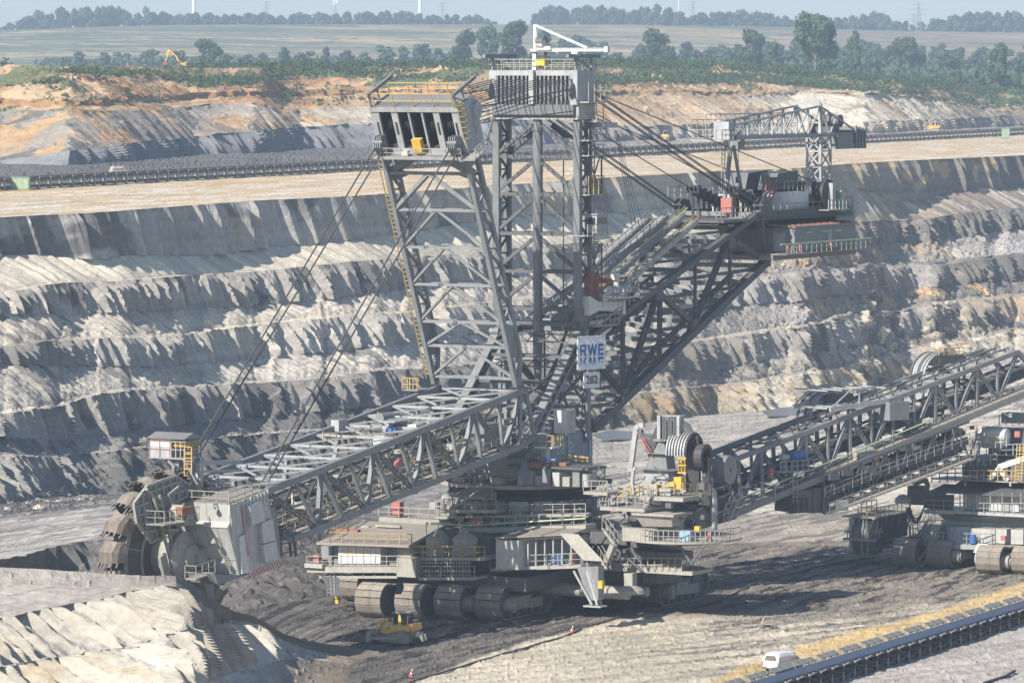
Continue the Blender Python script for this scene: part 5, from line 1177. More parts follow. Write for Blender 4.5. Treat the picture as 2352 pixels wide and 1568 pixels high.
md = MB(); md.rail([V(b0, LW + .4, Zd - .2), V(b1 - 3, LW + .4, Zd - .2)], 1.1, 1.6, .04); md.rail([V(b0 + 3, -LW, Zd + 1.6), V(b1 - 2, -LW, Zd + 1.6)], 1.2, 1.6, .04); md.rail([V(b0 + 9, LW - .5, Zd - .4), V(b0 + 1, LW - .5, Zd - .4)], 1.1, 1.2, .04)
md.rail([V(c0.x + 8, LW - 1, Zd + 2.2), V(c0.x - 1, LW - 1, Zd + 2.2)], 1.1, 1.2, .04); md.build("machinery_deck_rail", RAILG, EX)
rd = MB(); rd.rail([V(c0.x + 8.5, 1.8, Zd + 2.3), V(c0.x + 1, 1.8, Zd + 2.3)], 1.3, 1.0, .05); rd.stairs(V(xA + 2.6, LW - 2.5, Zd), V(xA - .4, LW - 2.5, Zd + 2.6), .9, (0, 1, 0)); rd.box(xA - 2.5, xA - .4, LW - 3, LW - 2, Zd + 2.5, Zd + 2.6); rd.build("red_stair", REDP, EX)
rb = MB(); x0 = A.l(1920, 460, LW + .3).x; x1 = A.l(1962, 460, LW + .3).x
rb.box(x1, x0, -LW, LW + .3, Zd - .3, A.l(1940, 450, LW + .3).z); rb.build("resistor_house", paint("pinkish_grey_panel", (0.33, 0.27, 0.27), .6, 0, .5), EX)
rb = MB(); rb.box(x1 - .1, x0, -LW, LW + .35, Zd - 1.6, Zd - .303); rb.bar(V(x1, LW, Zd - 1.6), V(x0 + 1, LW, Zd - 3), .2); rb.build("rear_end_frame", GREYST, EX)
gc = MB(); p = A.l(1931, 453, LW + 1.0); gc.box(p.x - .5, p.x + .5, LW + .6, LW + 1.3, p.z - 1.6, p.z + .8); gc.build("switch_cabinet", GREENP, EX)
gc = MB(); p = A.l(1908, 456, LW + .8); gc.box(p.x - .25, p.x + .5, LW + .4, LW + 1.3, p.z - 1.2, p.z + 1.8); gc.box(p.x - 2.6, p.x + 3, LW + .3, LW + 2.0, Zd - .1, Zd); gc.rail([V(p.x + 3, LW + 2, Zd), V(p.x - 2.6, LW + 2, Zd)], 1.1, .9, .04); gc.build("brake_stand", LIGHTST, EX)
rc = MB(); p = A.l(1675, 473, 1.5); rc.box(p.x - .9, p.x + .9, .9, 2.3, p.z - .8, p.z + .9); rc.build("fire_cabinet", REDP, EX)
bd = MB()
for u in (1757, 1771): p = A.l(u, 427, 0); bd.tube(p - V(0, 0, .5), p + V(0, 0, .4), .32, 12)
bd.build("blue_barrel", BLUEP, EX)
# rope anchors
an = MB()
for lat, (u, v) in ((LW + .3, (1742, 476)), (-LW - .3, (1556, 474))):
    p = A.l(u, v, lat)
    for k in (-.4, .3): an.prism([p + V(.3, k, .5), p + V(.3, k, -.9), p + V(-3.2, k, -.9), p + V(-2.0, k, .7), p + V(-.6, k, .9)], (0, .12, 0))
    for q in ((0.0, 0.2), (0, -.5)): an.tube(p + V(q[0], -.6, q[1]), p + V(q[0], .6, q[1]), .2, 10)
an.build("rope_anchor", DARKST, EX)
bl = MB()
for (u0, v0, u1, v1, lat) in ((1584, 431, 1658, 466, -2.4), (1676, 433, 1745, 470, 2.4)):
    a, b = A.l(u0, v0, lat), A.l(u1, v1, lat)
    for k in (-.5, 0, .5): bl.bar(a + V(0, k, 0), b + V(0, k, 0), .16, .4)
    for t in np.linspace(.1, .95, 6):
        p = a.lerp(b, t); bl.box(p.x - .35, p.x + .35, p.y - .9, p.y + .9, p.z - .5, p.z + .45); bl.bar(p, V(p.x, p.y, Zd - .5), .22)
bl.build("rope_tensioner", BLACKST, EX)

# ------ rear platform crane
kc = MB(); kd = MB()
kl = 2.3
K = lambda u, v, lat=kl: A.l(u, v, lat)
# crane bridge lies along b
zl = K(1880, 311).z
xe0 = K(1689, 316).x; xe1 = K(1907, 310).x; xp = K(1884, 240).x; zp = K(1884, 238).z; xb_ = K(1963, 300).x
print("crane", xe0, xe1, xp, zp, zl)
kf = kl - 3.2
for l in (kl, kf):
    kc.ibar(V(xe0, l, zl), V(xb_, l, zl), .4, .45)
    kc.bar(V(xe0 + .2, l, K(1689, 287).z), V(xp, l, zp - .3), .22); kc.bar(V(xp, l, zp - .3), V(xb_, l, zl + .5), .18)
    kc.bar(V(xp, l, zl), V(xp, l, zp), .35, .4)
    nb = 7
    for i in range(nb):
        x0_ = xe0 + (xp - xe0) * i / nb; x1_ = xe0 + (xp - xe0) * (i + 1) / nb
        zt0 = K(1689, 287).z + (zp - .3 - K(1689, 287).z) * i / nb; zt1 = K(1689, 287).z + (zp - .3 - K(1689, 287).z) * (i + 1) / nb
        kc.bar(V(x0_, l, zl), V(x1_, l, zt1), .14); kc.bar(V(x1_, l, zl), V(x1_, l, zt1), .14)
    kc.bar(V(xp, l, zp), V(xp - 2.5, l, zl), .2); kc.bar(V(xp - 2.5, l, zl), V(xp - 4.5, l, zl + 2.4), .15)
kc.bar(V(xp, kl, zp), V(xp, kf, zp), .3)
for x in np.linspace(xe0, xb_, 10): kc.bar(V(x, kl, zl - .1), V(x, kf, zl - .1), .16)
kc.build("crane_bridge", LIGHTST, EX)
kr = MB()
kr.rail([V(xe0 + 1, kf, zl + .2), V(xp, kf, zl + .2)], 2.4, 1.2, .045); kr.rail([V(xe0 + 3, kf - .8, zl + .2), V(xp - 1, kf - .8, zl + .2)], 1.8, 1.4, .04); kr.build("crane_bridge_rail", RAILG, EX)
kw = MB(); c = K(1648, 317); kw.box(xe0, xe0 + 3.6, kf - .5, kl + .3, zl - .35, zl - .22); kw.box(xe0 + .1, xe0 + 1.6, kl - 1.9, kl, zl - .2, zl + 1.8)
kw.build("crane_end_platform", LIGHTST, EX)
kk = MB(); kk.rail([V(xe0 + 3.6, kl + .2, zl - .2), V(xe0, kl + .2, zl - .2)], 1.1, .8, .04); kk.rail([V(xe0 + 3.6, kf - .4, zl - .2), V(xe0 + 3.6, kl + .2, zl - .2)], 1.1, .8, .04); kk.build("crane_end_rail", RAILG, EX)
kt = MB()
tx0, tx1 = K(1885, 350).x, K(1907, 350).x; tl0, tl1 = kl, kl - 1.75
zlo = K(1885, 420).z
for x in (tx0, tx1):
    for l in (tl0, tl1): kt.bar(V(x, l, zlo - .6), V(x, l, zl - .2), .26)
for i in range(3):
    z0 = zlo + (zl - zlo) * i / 3; z1 = zlo + (zl - zlo) * (i + 1) / 3
    for (a, b) in (((tx0, tl0), (tx1, tl0)), ((tx0, tl0), (tx0, tl1)), ((tx1, tl1), (tx0, tl1))):
        kt.bar(V(*a, z0), V(*b, z1), .16); kt.bar(V(*b, z0), V(*a, z1), .16); kt.bar(V(*a, z1), V(*b, z1), .18)
kt.tube(V((tx0 + tx1) / 2, (tl0 + tl1) / 2, zlo - 1.4), V((tx0 + tx1) / 2, (tl0 + tl1) / 2, zlo + .5), 1.1, 16)
kt.ladder(V(tx1 - .3, tl1 + .4, zlo), V(tx1 - .3, tl1 + .4, zl), .5, (1, 0, 0), .4, .04)
kt.build("crane_tower", LIGHTST, EX)
kb = MB(); x0_ = K(1924, 320, kl + .4).x; x1_ = K(1968, 320, kl + .4).x
kb.box(x1_ + .9, x0_, kf - .6, kl + .4, K(1940, 342).z, K(1940, 310).z)
for i in range(4): kb.box(x1_ - 2.6 + i * .8, x1_ - 2.2 + i * .8, kf - .6, kl + .4, K(1940, 342).z, K(1940, 296 - 2 * i).z)
kb.box(x1_ - 2.7, x1_ + .85, kf - .5, kl + .3, K(1940, 341).z, K(1940, 330).z)
kb.build("crane_counterweight", GREYST, EX)
kx = MB(); p = V((x0_ + x1_) / 2 + .3, (kl + kf) / 2, zl + 1.6); kx.tube(p - V(0, 1.3, 0), p + V(0, 1.3, 0), .75, 18); kx.box(p.x + 1, p.x + 2.8, kf, kl, zl + .25, zl + 1.3); kx.ring(p + V(1.2, 0, .5), (0, 1, 0), .7, .85, .2, 20); kx.build("crane_hoist", DARKST, EX)
ks = MB(); a = A.l(1680, 326, 0); b = A.l(1661, 488, 0); ks.tube(a, b, .26, 10); a2 = A.l(1685, 335, 1.2); b2_ = A.l(1703, 438, 1.2); ks.tube(a2, b2_, .2, 10); ks.box(a.x - .6, a.x + .6, -.6, 1.4, a.z - .8, a.z + .6); ks.bar(b, b - V(0, 0, 2.2), .8)
ks.build("crane_support_leg", GREYST, EX)
kl_ = MB(); a = A.l(1662, 345, .5); b = A.l(1660, 440, .5); kl_.ladder(b, a, .7, (1, 0, 0), .5, .04); kl_.build("crane_leg_ladder", RAILG, EX)
hk = MB(); hk.tube(A.l(1696, 340, .5), A.l(1696, 410, .5), .03, 5); p = A.l(1696, 412, .5); hk.box(p.x - .3, p.x + .3, p.y - .2, p.y + .2, p.z - .4, p.z + .3); hk.build("crane_hook", CABLE, EX)

# ============ ropes
rp = MB()
def rope(a, b, r=.075): rp.tube(a, b, r, 6)
bt_near = [A.l(605, 1100, LW - .2), A.l(618, 1102, LW - .2)]
for s_ in (1, -1):
    for k, (f, u_) in enumerate(((-1.7, .7), (-1.1, .2))):
        p = SB(f, s_ * 4.4 + (0.25 if k else -.25), u_)
        q = bt_near[k]; rope(p, V(q.x, s_ * (LW - .2), q.z), .085)
for i in range(9):
    for side in (-1, 1):
        l = side * (0.7 + i * .5)
        for k, (u_, zf) in enumerate(((Hbx * .85, .9), (Hbx * .30, .35))):
            if (k == 0 and i % 2 == 0) or (k == 1 and i % 3 == 0):
                a = SB(Dp - .2, l * .92, u_); b = V(FR_ - .3, l, ZB + 1.6 + (ZT - ZB - 2.2) * zf)
                rope(a, b, .05)
for s_ in (1, -1):
    rope(SB(Dp - .1, s_ * 4.6, Hbx * .75), V(FR_ + .3, s_ * (WH - .4), ZB + 3.2), .08); rope(SB(Dp - .1, s_ * 4.7, Hbx * .35), V(FR_ + .3, s_ * (WH - .3), ZB + .9), .06)
for s_, anc in ((1, [(1740, 470), (1736, 482)]), (-1, [(1557, 470), (1556, 481)])):
    for k, (u, v) in enumerate(anc):
        p = A.l(u, v, s_ * (LW + .3)); q = V(BK - .5, s_ * (LW - .2), A.l(1357, 204 + k * 14, LW).z)
        rope(q + V(0, .15, 0), p + V(0, .15, 0), .06); rope(q - V(0, .15, 0), p - V(0, .15, 0), .06)
rope(V(BK - .5, LW - 1, A.l(1357, 202, LW).z), A.l(1871, 418, LW - 1.2), .06)
rope(V(BK - .5, -LW + 1, A.l(1357, 202, LW).z), V(A.l(1871, 418, LW - 1.2).x, -LW + 1.2, A.l(1871, 418, LW - 1.2).z), .06)
rope(V(BK - .5, 1.6, ZB + 2.5), A.l(1676, 433, 2.4), .06); rope(V(BK - .5, -1.6, ZB + 2.5), A.l(1584, 431, -2.4), .06)
for k in range(4): rope(A.l(1411 + k * 2, 300, LW + .8), A.l(1455 + k * 9, 530 + k * 3, LW - 1), .03)
rp.build("hoist_rope", CABLE, EX)

# ============ signs
sgd = Vector((math.cos(rad(42)), math.sin(rad(42)), 0))     # direction the sign faces run (world)
def sign_board(name, u0, v0, u1, v1, lat, parent, mat):
    p = A.l(u0, (v0), lat)
    wx = A.ox + p.x * A.bx + p.y * A.lx; wy = A.oy + p.x * A.by + p.y * A.ly
    k = (u1 - 1176) / F
    t = (k * wy - wx) / (sgd.x - k * sgd.y)
    h = (v1 - v0) / F * wy
    o = empty(name, (0, 0, 0)); 
    bpy.data.objects.remove(o)
    m = MB(); e = sgd.cross(Vector((0, 0, 1)))
    a = Vector((0, 0, 0)); b = sgd * t
    m.prism([Vector((0, 0, -h)), b + Vector((0, 0, -h)), b, Vector((0, 0, 0))], -e * .1)
    # edge frame
    for q0, q1 in (((0, 0), (1, 0)), ((0, 1), (1, 1))): m.bar(b * q0[0] + Vector((0, 0, -h * q0[1])) - e * .05, b * q1[0] + Vector((0, 0, -h * q1[1])) - e * .05, .14, .14)
    o = m.build(name, mat, EX)
    o.matrix_parent_inverse = Matrix.Identity(4)
    W = Matrix.Translation((wx, wy, p.z))
    EXM = Matrix.Translation((A.ox, A.oy, 0)) @ Matrix.Rotation(A.ang, 4, 'Z')
    o.matrix_basis = EXM.inverted() @ W
    return o, t, h, e
SIGNW = paint("sign_enamel", (0.72, 0.74, 0.76), .45, 0, .12)
NAVY = paint("sign_blue", (0.02, 0.10, 0.36), .45, 0, .05); MIDB = paint("sign_blue_faded", (0.22, 0.34, 0.58), .5, 0, .05); PALEB = paint("sign_blue_pale", (0.45, 0.55, 0.70), .5, 0, .05)
DKTXT = paint("sign_dark_grey", (0.05, 0.07, 0.09), .5, 0, .05)
s1, w1, h1, e1 = sign_board("company_sign", 1326.6, 774, 1391, 848, LW + 1.5, EX, SIGNW)
angz = math.atan2(sgd.y, sgd.x)
def letters(parent, strokes, x0, z0, sx, sz, mat, name, e, off=.03, tk=.02, shear=0):
    m = MB()
    for poly in strokes:
        pts = []
        for (x, z) in poly: pts.append(sgd * (x0 + x * sx) + Vector((0, 0, z0 + z * sz)) + e * off)
        m.prism(pts, e * tk)
    return m.build(name, mat, parent)
Rs = [[(0, 0), (.22, 0), (.22, 1), (0, 1)], [(.22, 1), (.22, .8), (.7, .8), (.9, .85), (.8, 1)], [(.7, .8), (.7, .55), (.9, .45), (.92, .86), (.8, .8)], [(.22, .55), (.22, .38), (.8, .38), (.85, .55)], [(.45, .38), (.7, .38), (1, 0), (.74, 0)]]
Ws = [[(0, 1), (.17, 1), (.36, 0), (.22, 0)], [(.22, 0), (.36, 0), (.58, 1), (.45, 1)], [(.45, 1), (.58, 1), (.8, 0), (.66, 0)], [(.66, 0), (.8, 0), (1.0, 1), (.85, 1)]]
Es = [[(0, 0), (.22, 0), (.22, 1), (0, 1)], [(.22, 1), (.22, .8), (.95, .8), (.95, 1)], [(.22, .6), (.22, .42), (.88, .42), (.88, .6)], [(.22, .2), (.22, 0), (.95, 0), (.95, .2)]]
lw = w1 * .25; x_ = [w1 * .09, w1 * .36, w1 * .72]
for i, (st, xx, ww_) in enumerate(((Rs, w1 * .09, w1 * .23), (Ws, w1 * .355, w1 * .33), (Es, w1 * .73, w1 * .2))):
    letters(s1, st, xx, -h1 * .60, ww_, h1 * .36, NAVY, "letter", e1)
    refl = [[(x, -z) for x, z in poly] for poly in st]
    def clip(poly, lo, hi):   # keep part between z lo..hi
        def half(P, c, keep):
            out = []
            for j in range(len(P)):
                a, b = P[j], P[(j + 1) % len(P)]
                ia, ib = keep(a[1]), keep(b[1])
                if ia: out.append(a)
                if ia != ib: t = (c - a[1]) / (b[1] - a[1]); out.append((a[0] + (b[0] - a[0]) * t, c))
            return out
        P = half(poly, hi, lambda z: z <= hi); P = half(P, lo, lambda z: z >= lo) if len(P) > 2 else P
        return P if len(P) > 2 else None
    for lo, hi, mm in ((-.33, 0, NAVY), (-.5, -.33, MIDB), (-.66, -.5, PALEB)):
        pl_ = [clip(p, lo, hi) for p in refl]; pl_ = [p for p in pl_ if p]
        if pl_: letters(s1, pl_, xx, -h1 * .645, ww_, h1 * .36, mm, "mirrored_letter", e1)
s2, w2, h2, e2 = sign_board("number_sign", 1341, 857, 1377, 890, LW + 1.3, EX, SIGNW)
M2 = Matrix((( sgd.x, 0, e2.x, 0), (sgd.y, 0, e2.y, 0), (0, 1, 0, 0), (0, 0, 0, 1)))
t_ = text_mesh("number", "282", h2 * .78, DKTXT, s2, (0, 0, 0), (0, 0, 0), sx=1.0, bold=.02, thick=.02)
t_.matrix_basis = Matrix.Translation(sgd * (w2 / 2) + Vector((0, 0, -h2 / 2)) + e2 * .04) @ M2
hg = MB(); 
for q in (.25, .75): hg.bar(sgd * (w2 * q) - e2 * .05, sgd * (w2 * q) + Vector((0, 0, 1.0)) - e2 * .05, .08)
hg.build("sign_hanger", LIGHTST, s2)
# ============ bucket wheel, gearbox house, operator cabin
WHC = A.l(384, 1276, -1.3); wc = Vector((0, 0, 0))
print("wheel centre", wc)
RW = 6.3
def lathe_y(c, prof, n=48):      # profile (r, y) about lateral axis
    m = MB(); m.lathe(c, prof, n, axis=(0, 1, 0)); return m
wh = empty("bucket_wheel", WHC, rad(-14), EX)
dsk = MB()
dsk.lathe(wc, [(0.4, -1.0), (5.4, -1.0), (RW, -.7), (RW, .9), (5.8, 1.0), (4.2, .95), (4.1, .55), (1.2, .3), (0.4, .3)], 60, axis=(0, 1, 0))
PADL = paint("worn_wheel_plate", (0.115, 0.10, 0.085), .75, .2, .6, (0.17, 0.145, 0.12), .7)
o = dsk.build("wheel_disc", PADL, wh, smooth=False)
rm = MB(); rm.ring(wc + V(0, 1.05, 0), (0, 1, 0), 5.9, 6.25, .16, 60)
for i in range(120):
    t = 2 * math.pi * i / 120; e = V(math.cos(t), 0, math.sin(t)); rm.bar(wc + e * 5.95 + V(0, 1.15, 0), wc + e * 6.35 + V(0, 1.15, 0), .16, .16, up=(0, 1, 0))
rm.ring(wc + V(0, 1.0, 0), (0, 1, 0), 4.0, 4.2, .2, 50)
for i in range(12):
    t = 2 * math.pi * i / 12 + .2; e = V(math.cos(t), 0, math.sin(t)); rm.bar(wc + e * 4.2 + V(0, 1.0, 0), wc + e * 5.9 + V(0, 1.0, 0), .1, .1, up=(0, 1, 0))
rm.build("gear_rim", DUSTST, wh)
BKT = paint("worn_bucket_steel", (0.135, 0.11, 0.09), .6, .25, .7, (0.33, 0.29, 0.24), 1.4)
nb_ = 17
for i in range(nb_):
    t = 2 * math.pi * i / nb_ + .12
    m = MB(); NP = 9
    def ring_(a, sc, th):
        out = []
        for j in range(NP):
            ph = math.pi * j / (NP - 1); y = (1.3 - th) * math.cos(ph) * (.75 + .25 * sc); rr = RW - .25 + (1.95 - th) * (math.sin(ph) ** .6) * sc
            out.append(V(math.cos(t + a) * rr, y, math.sin(t + a) * rr))
        return out
    Rg = [ring_(-.13, 1, 0), ring_(.0, 1, 0), ring_(.14, .7, 0), ring_(.12, .62, .08), ring_(.0, .95, .1), ring_(-.13, .97, .08)]
    vs_ = [p for r_ in Rg for p in r_]; fs_ = []
    for k in range(len(Rg) - 1):
        for j in range(NP - 1): fs_.append((k * NP + j, k * NP + j + 1, (k + 1) * NP + j + 1, (k + 1) * NP + j))
    fs_ += [(5 * NP + j, 5 * NP + j + 1, j + 1, j) for j in range(NP - 1)]
    m.add(vs_, fs_)
    for j in range(1, NP - 1):
        p = Rg[0][j]; d_ = V(math.sin(t), 0, -math.cos(t)); e_ = V(p.x, 0, p.z).normalized()
        m.bar(p, p + d_ * .42 + e_ * .12, .16, .12)
    m.build("bucket", BKT, wh)
# shroud of ribbed plates
sh = MB(); shr = MB()
def SP(zx, zy, lat=0.1): return A.l(218 + zx * .2747, 947.5 + zy * .2747, lat)
outer = [(325, 760), (435, 615), (560, 565), (680, 530), (790, 605), (760, 700), (640, 760), (640, 900), (600, 1000), (470, 1085), (350, 920)]
sh.prism([SP(*p) for p in outer], (0, -.12, 0))
sh.build("chute_plate", GREYST, EX)
P = [SP(*p, .18) for p in outer]
for i in range(len(P)): shr.bar(P[i], P[(i + 1) % len(P)], .25, .22)
for a, b in (((435, 615), (520, 1050)), ((560, 565), (600, 980)), ((500, 590), (560, 1030)), ((620, 548), (660, 760)), ((680, 530), (700, 760)), ((330, 790), (760, 640)), ((340, 860), (640, 800)), ((360, 930), (630, 880)), ((400, 1000), (620, 960)), ((380, 690), (720, 570)), ((390, 660), (440, 1050)), ((350, 740), (380, 950))):
    shr.bar(SP(*a, .2), SP(*b, .2), .16, .2)
for a, b in (((490, 700), (620, 1190)), ((540, 690), (660, 1170)), ((430, 640), (490, 700)), ((700, 620), (610, 690)), ((620, 690), (650, 800))):
    shr.bar(SP(*a, .7), SP(*b, .7), .22)
for i in range(9):
    t = i / 9; p0 = (490 + 130 * t, 700 + 490 * t); p1 = (545 + 115 * (t + .05), 690 + 480 * (t + .08)); shr.bar(SP(*p0, .7), SP(*p1, .7), .12); 
shr.bar(SP(560, 1190, .6), SP(600, 1370, .6), 1.0, .3, up=(0, 1, 0))
shr.build("chute_rib", DUSTST, EX)
# house
LN = 5.2
def HP(zx, zy, lat=LN): return A.l(218 + zx * .2747, 947.5 + zy * .2747, lat)
side = [(1120, 770), (1440, 650), (1462, 800), (1552, 1240), (1302, 1335), (1205, 1355), (1178, 1230), (1108, 962), (1130, 912)]
S0 = [HP(*p) for p in side]
l_in = LN - 410 * .2747 / (.866 * 23.9)
hs_ = MB()
fr_idx = [0, 8, 7, 6, 5]
inn = [l_in, l_in, l_in - .4, l_in + 1.1, l_in + 1.6]
right = [S0[i] for i in fr_idx]; left = [V(S0[i].x, l, S0[i].z) for i, l in zip(fr_idx, inn)]
back = [S0[1], S0[2], S0[3], S0[4]]
mshv = [tuple(p) for p in S0] + [(p.x, (inn[fr_idx.index(i)] if i in fr_idx else l_in + (1.5 if i in (3, 4) else 0)), p.z) for i, p in enumerate(S0)]
n_ = len(S0)
hs_.add(mshv, [tuple(range(n_)), tuple(range(n_, 2 * n_))[::-1]] + [(i, n_ + i, n_ + (i + 1) % n_, (i + 1) % n_) for i in range(n_)])
house = hs_.build("gearbox_house", PLATE, EX)
pt = paint("pale_cladding", (0.50, 0.51, 0.52), .45, .1, .35, (0.36, 0.34, 0.31), .5)
m = MB()
def panel(z4, off, th, mat, nm):
    m = MB(); m.prism([HP(*p, LN + .004) for p in z4], (0, th, 0)); return m.build(nm, mat, house)
panel([(1255, 785), (1355, 740), (1385, 900), (1275, 940)], 0, .55, pt, "side_hatch")
panel([(1360, 920), (1455, 885), (1478, 1065), (1375, 1090)], 0, .45, pt, "side_hatch")
panel([(1370, 1100), (1475, 1070), (1492, 1215), (1385, 1250)], 0, .55, pt, "side_hatch")
panel([(1195, 1035), (1262, 1005), (1300, 1335), (1218, 1345)], 0, .18, WHITEP, "corner_plate")
panel([(1125, 775), (1235, 730), (1255, 1000), (1142, 1018)], 0, .10, PLATE, "side_plate")
m = MB(); m.prism([HP(1455, 790, LN - .6), HP(1515, 790, LN - .6), HP(1550, 1100, LN - .6), HP(1552, 1240, LN - .6), HP(1480, 1240, LN - .6)], (0, -3.5, 0)); m.build("rear_cladding", GREYST, house)
def stripes(pa, pb, wd, n, lat, vert):
    m = MB(); mw = MB(); a = HP(*pa, lat); b = HP(*pb, lat)
    d = (b - a); L = d.length; d.normalize(); u = V(-d.z, 0, d.x)
    for i in range(n):
        s0 = L * i / n; s1 = L * (i + .5) / n; sk = wd * .6
        m.prism([a + d * s0, a + d * s1, a + d * (s1 + sk) + u * wd, a + d * (s0 + sk) + u * wd], (0, .02, 0))
    mw.prism([a - V(0, .006, 0), b - V(0, .006, 0), b + u * wd - V(0, .006, 0), a + u * wd - V(0, .006, 0)], (0, .012, 0))
    mw.build("stripe_ground", WHITEP, house); m.build("warning_stripe", REDW, house)
stripes((1240, 755), (1290, 1190), .28, 22, LN + .22, True)
stripes((1304, 1330), (1548, 1232), .55, 13, LN + .03, False)
stripes((1288, 940), (1300, 1320), .14, 16, LN + .2, True)
rf = MB()
A0 = HP(715, 748, 0); 
zr = S0[0].z
# roof dust slab and rails
rfp = [V(S0[0].x, l_in + .2, S0[0].z + .01), V(S0[0].x, LN - .2, S0[0].z + .01), V(S0[1].x, LN - .2, S0[1].z + .01), V(S0[1].x - 1.0, l_in + .2, S0[1].z + .01)]
rf.prism(rfp, (0, 0, .1)); rf.build("roof_dust", DUST, house)
m = MB(); m.rail([V(S0[1].x, LN, S0[1].z), V(S0[0].x, LN, S0[0].z), V(S0[0].x, l_in, S0[0].z), V(S0[1].x, l_in, S0[1].z)], 1.15, 1.3, .04); m.build("roof_railing", RAILG, house)
m = MB()
for i in range(12):
    p = V(S0[0].x + (S0[1].x - S0[0].x) * i / 11, LN + .06, S0[0].z + (S0[1].z - S0[0].z) * i / 11); m.bar(p, p - V(0, 0, 1.0), .08)
m.build("roof_rail_foot", WHITEP, house)
# seams, lamps
m = MB()
for zx, zy in ((780, 760), (850, 762), (930, 765), (1030, 768)):
    t = (zx - 710) / 410; y = l_in + (LN - l_in) * t
    m.bar(V(S0[0].x + .02, y, S0[0].z - .1), V(S0[8].x + .02, y, S0[8].z + .1), .03)
    m.bar(V(S0[7].x + .02, y, S0[7].z - .1), V(S0[6].x + .02, y + .2, S0[6].z), .03)
m.bar(V(S0[7].x + .03, l_in, S0[7].z), V(S0[7].x + .03, LN, S0[7].z), .06)
m.bar(V(S0[6].x + .03, l_in + .8, S0[6].z), V(S0[6].x + .03, LN, S0[6].z), .05)
m.build("panel_seam", DUSTST, house)
m = MB()
for zx, zy in ((1020, 760), (1015, 1045), (1068, 1215)):
    t = (zx - 710) / 410; y = l_in + (LN - l_in) * min(.85, t)
    zz_ = A.l(218 + zx * .2747, 947.5 + zy * .2747, y); bx_ = S0[0].x if zy < 900 else (S0[7].x + (S0[5].x - S0[7].x) * (zy - 960) / 390)
    m.bar(V(bx_, y, zz_.z), V(bx_ + .6, y, zz_.z - .05), .1); m.lathe(V(bx_ + .6, y, zz_.z - .45), [(.3, 0), (.28, .1), (.1, .35), (.05, .42)], 10)
m.build("flood_light", RAILG, house)
# round gearbox casing in front of the house
gbx = MB(); yg = l_in + 0.6
gc0 = HP(770, 1190, yg)
prof_p = [(640, 980), (735, 975), (745, 1040), (720, 1120), (740, 1200), (900, 1230), (1010, 1300), (1000, 1340), (860, 1400), (740, 1350), (640, 1320), (622, 1200), (640, 1090)]
gbx.prism([HP(*p, yg + .1) for p in prof_p], (0, -2.2, 0))
gbx.build("gearbox_casing", DUSTST, EX)
m = MB(); c = HP(800, 1205, yg + 1.2); m.lathe(c, [(2.0, -3.4), (2.15, -3.2), (2.15, -.9), (2.35, -.85), (2.35, -.55), (1.9, -.3), (1.2, 0), (1.15, .3)], 32, axis=(0, 1, 0)); m.build("planetary_gearbox", DUSTST, EX)
m = MB(); c = HP(880, 1210, yg + 1.3); m.tube(c - V(0, .9, 0), c + V(0, .5, 0), 1.05, 28); m.tube(c + V(0, .5, 0), c + V(0, .62, 0), .95, 28)
m.build("bearing_cover", DUSTST, EX)
m = MB(); pts = [HP(830, 1265, yg + .5), HP(780, 1290, yg + .5), HP(700, 1310, yg + .4), HP(630, 1325, yg + .3)]
m.path(pts, .22, 7); m.build("dust_crust", DUST, EX)
m = MB(); m.prism([HP(1000, 1345), HP(1205, 1358), HP(1302, 1345), HP(1075, 1425), HP(1030, 1430)], (0, -3.0, 0)); m.prism([HP(900, 1400, 2.0), HP(1000, 1400, 2.0), HP(1000, 1540, 2.0), HP(960, 1560, 2.0)], (0, -2.0, 0)); m.build("discharge_chute", GREYST, EX)
# little platforms at the gearbox
m = MB(); mr_ = MB()
for (x0, y0, x1, y1, w_, lat) in ((580, 935, 870, 895, 2.0, 2.6), (845, 1390, 1005, 1335, 1.2, 4.3)):
    a, b = HP(x0, y0, lat), HP(x1, y1, lat)
    m.prism([a, b, b + V(0, -w_, 0), a + V(0, -w_, 0)], (0, 0, -.12)); mr_.rail([a + V(0, -w_, 0), a, b], 1.2, 1.0, .028)
m.build("gearbox_platform", WALK, EX); mr_.build("gearbox_platform_rail", DUSTST, EX)
m = MB(); p = HP(700, 830, 1.6); m.tube(p - V(0, .7, 0), p + V(0, .7, 0), .7, 14); m.box(p.x - 1.4, p.x + .2, .9, 2.3, p.z - 1.2, p.z - .3); m.build("motor", DUSTST, EX)
m = MB(); p = HP(742, 812, 2.2); m.box(p.x - .9, p.x + .9, 1.9, 2.7, p.z - .35, p.z + .3); m.tube(HP(742, 790, 2.2), HP(742, 755, 2.2), .15, 8); m.build("brake_unit", RUST, EX)
m = MB(); l0 = HP(1650, 1060, LN - 3); m.lathe(l0 - V(0, 0, .2), [(.42, 0), (.4, .12), (.15, .45), (.08, .7)], 12); m.bar(l0 + V(0, 0, .5), l0 + V(0, 0, 4.5), .12); m.build("boom_lamp", WHITEP, EX)
m = MB(); 
for u in (1520, 1600, 1640): m.bar(HP(u, 760, LN - 4), HP(u + 40, 1200, LN - 4), .22)
for k in range(5): m.bar(HP(1500 + k * 10, 860 + k * 80, LN - 4), HP(1660, 840 + k * 80, LN - 4), .12)
m.build("boom_head_frame", DARKST, EX)
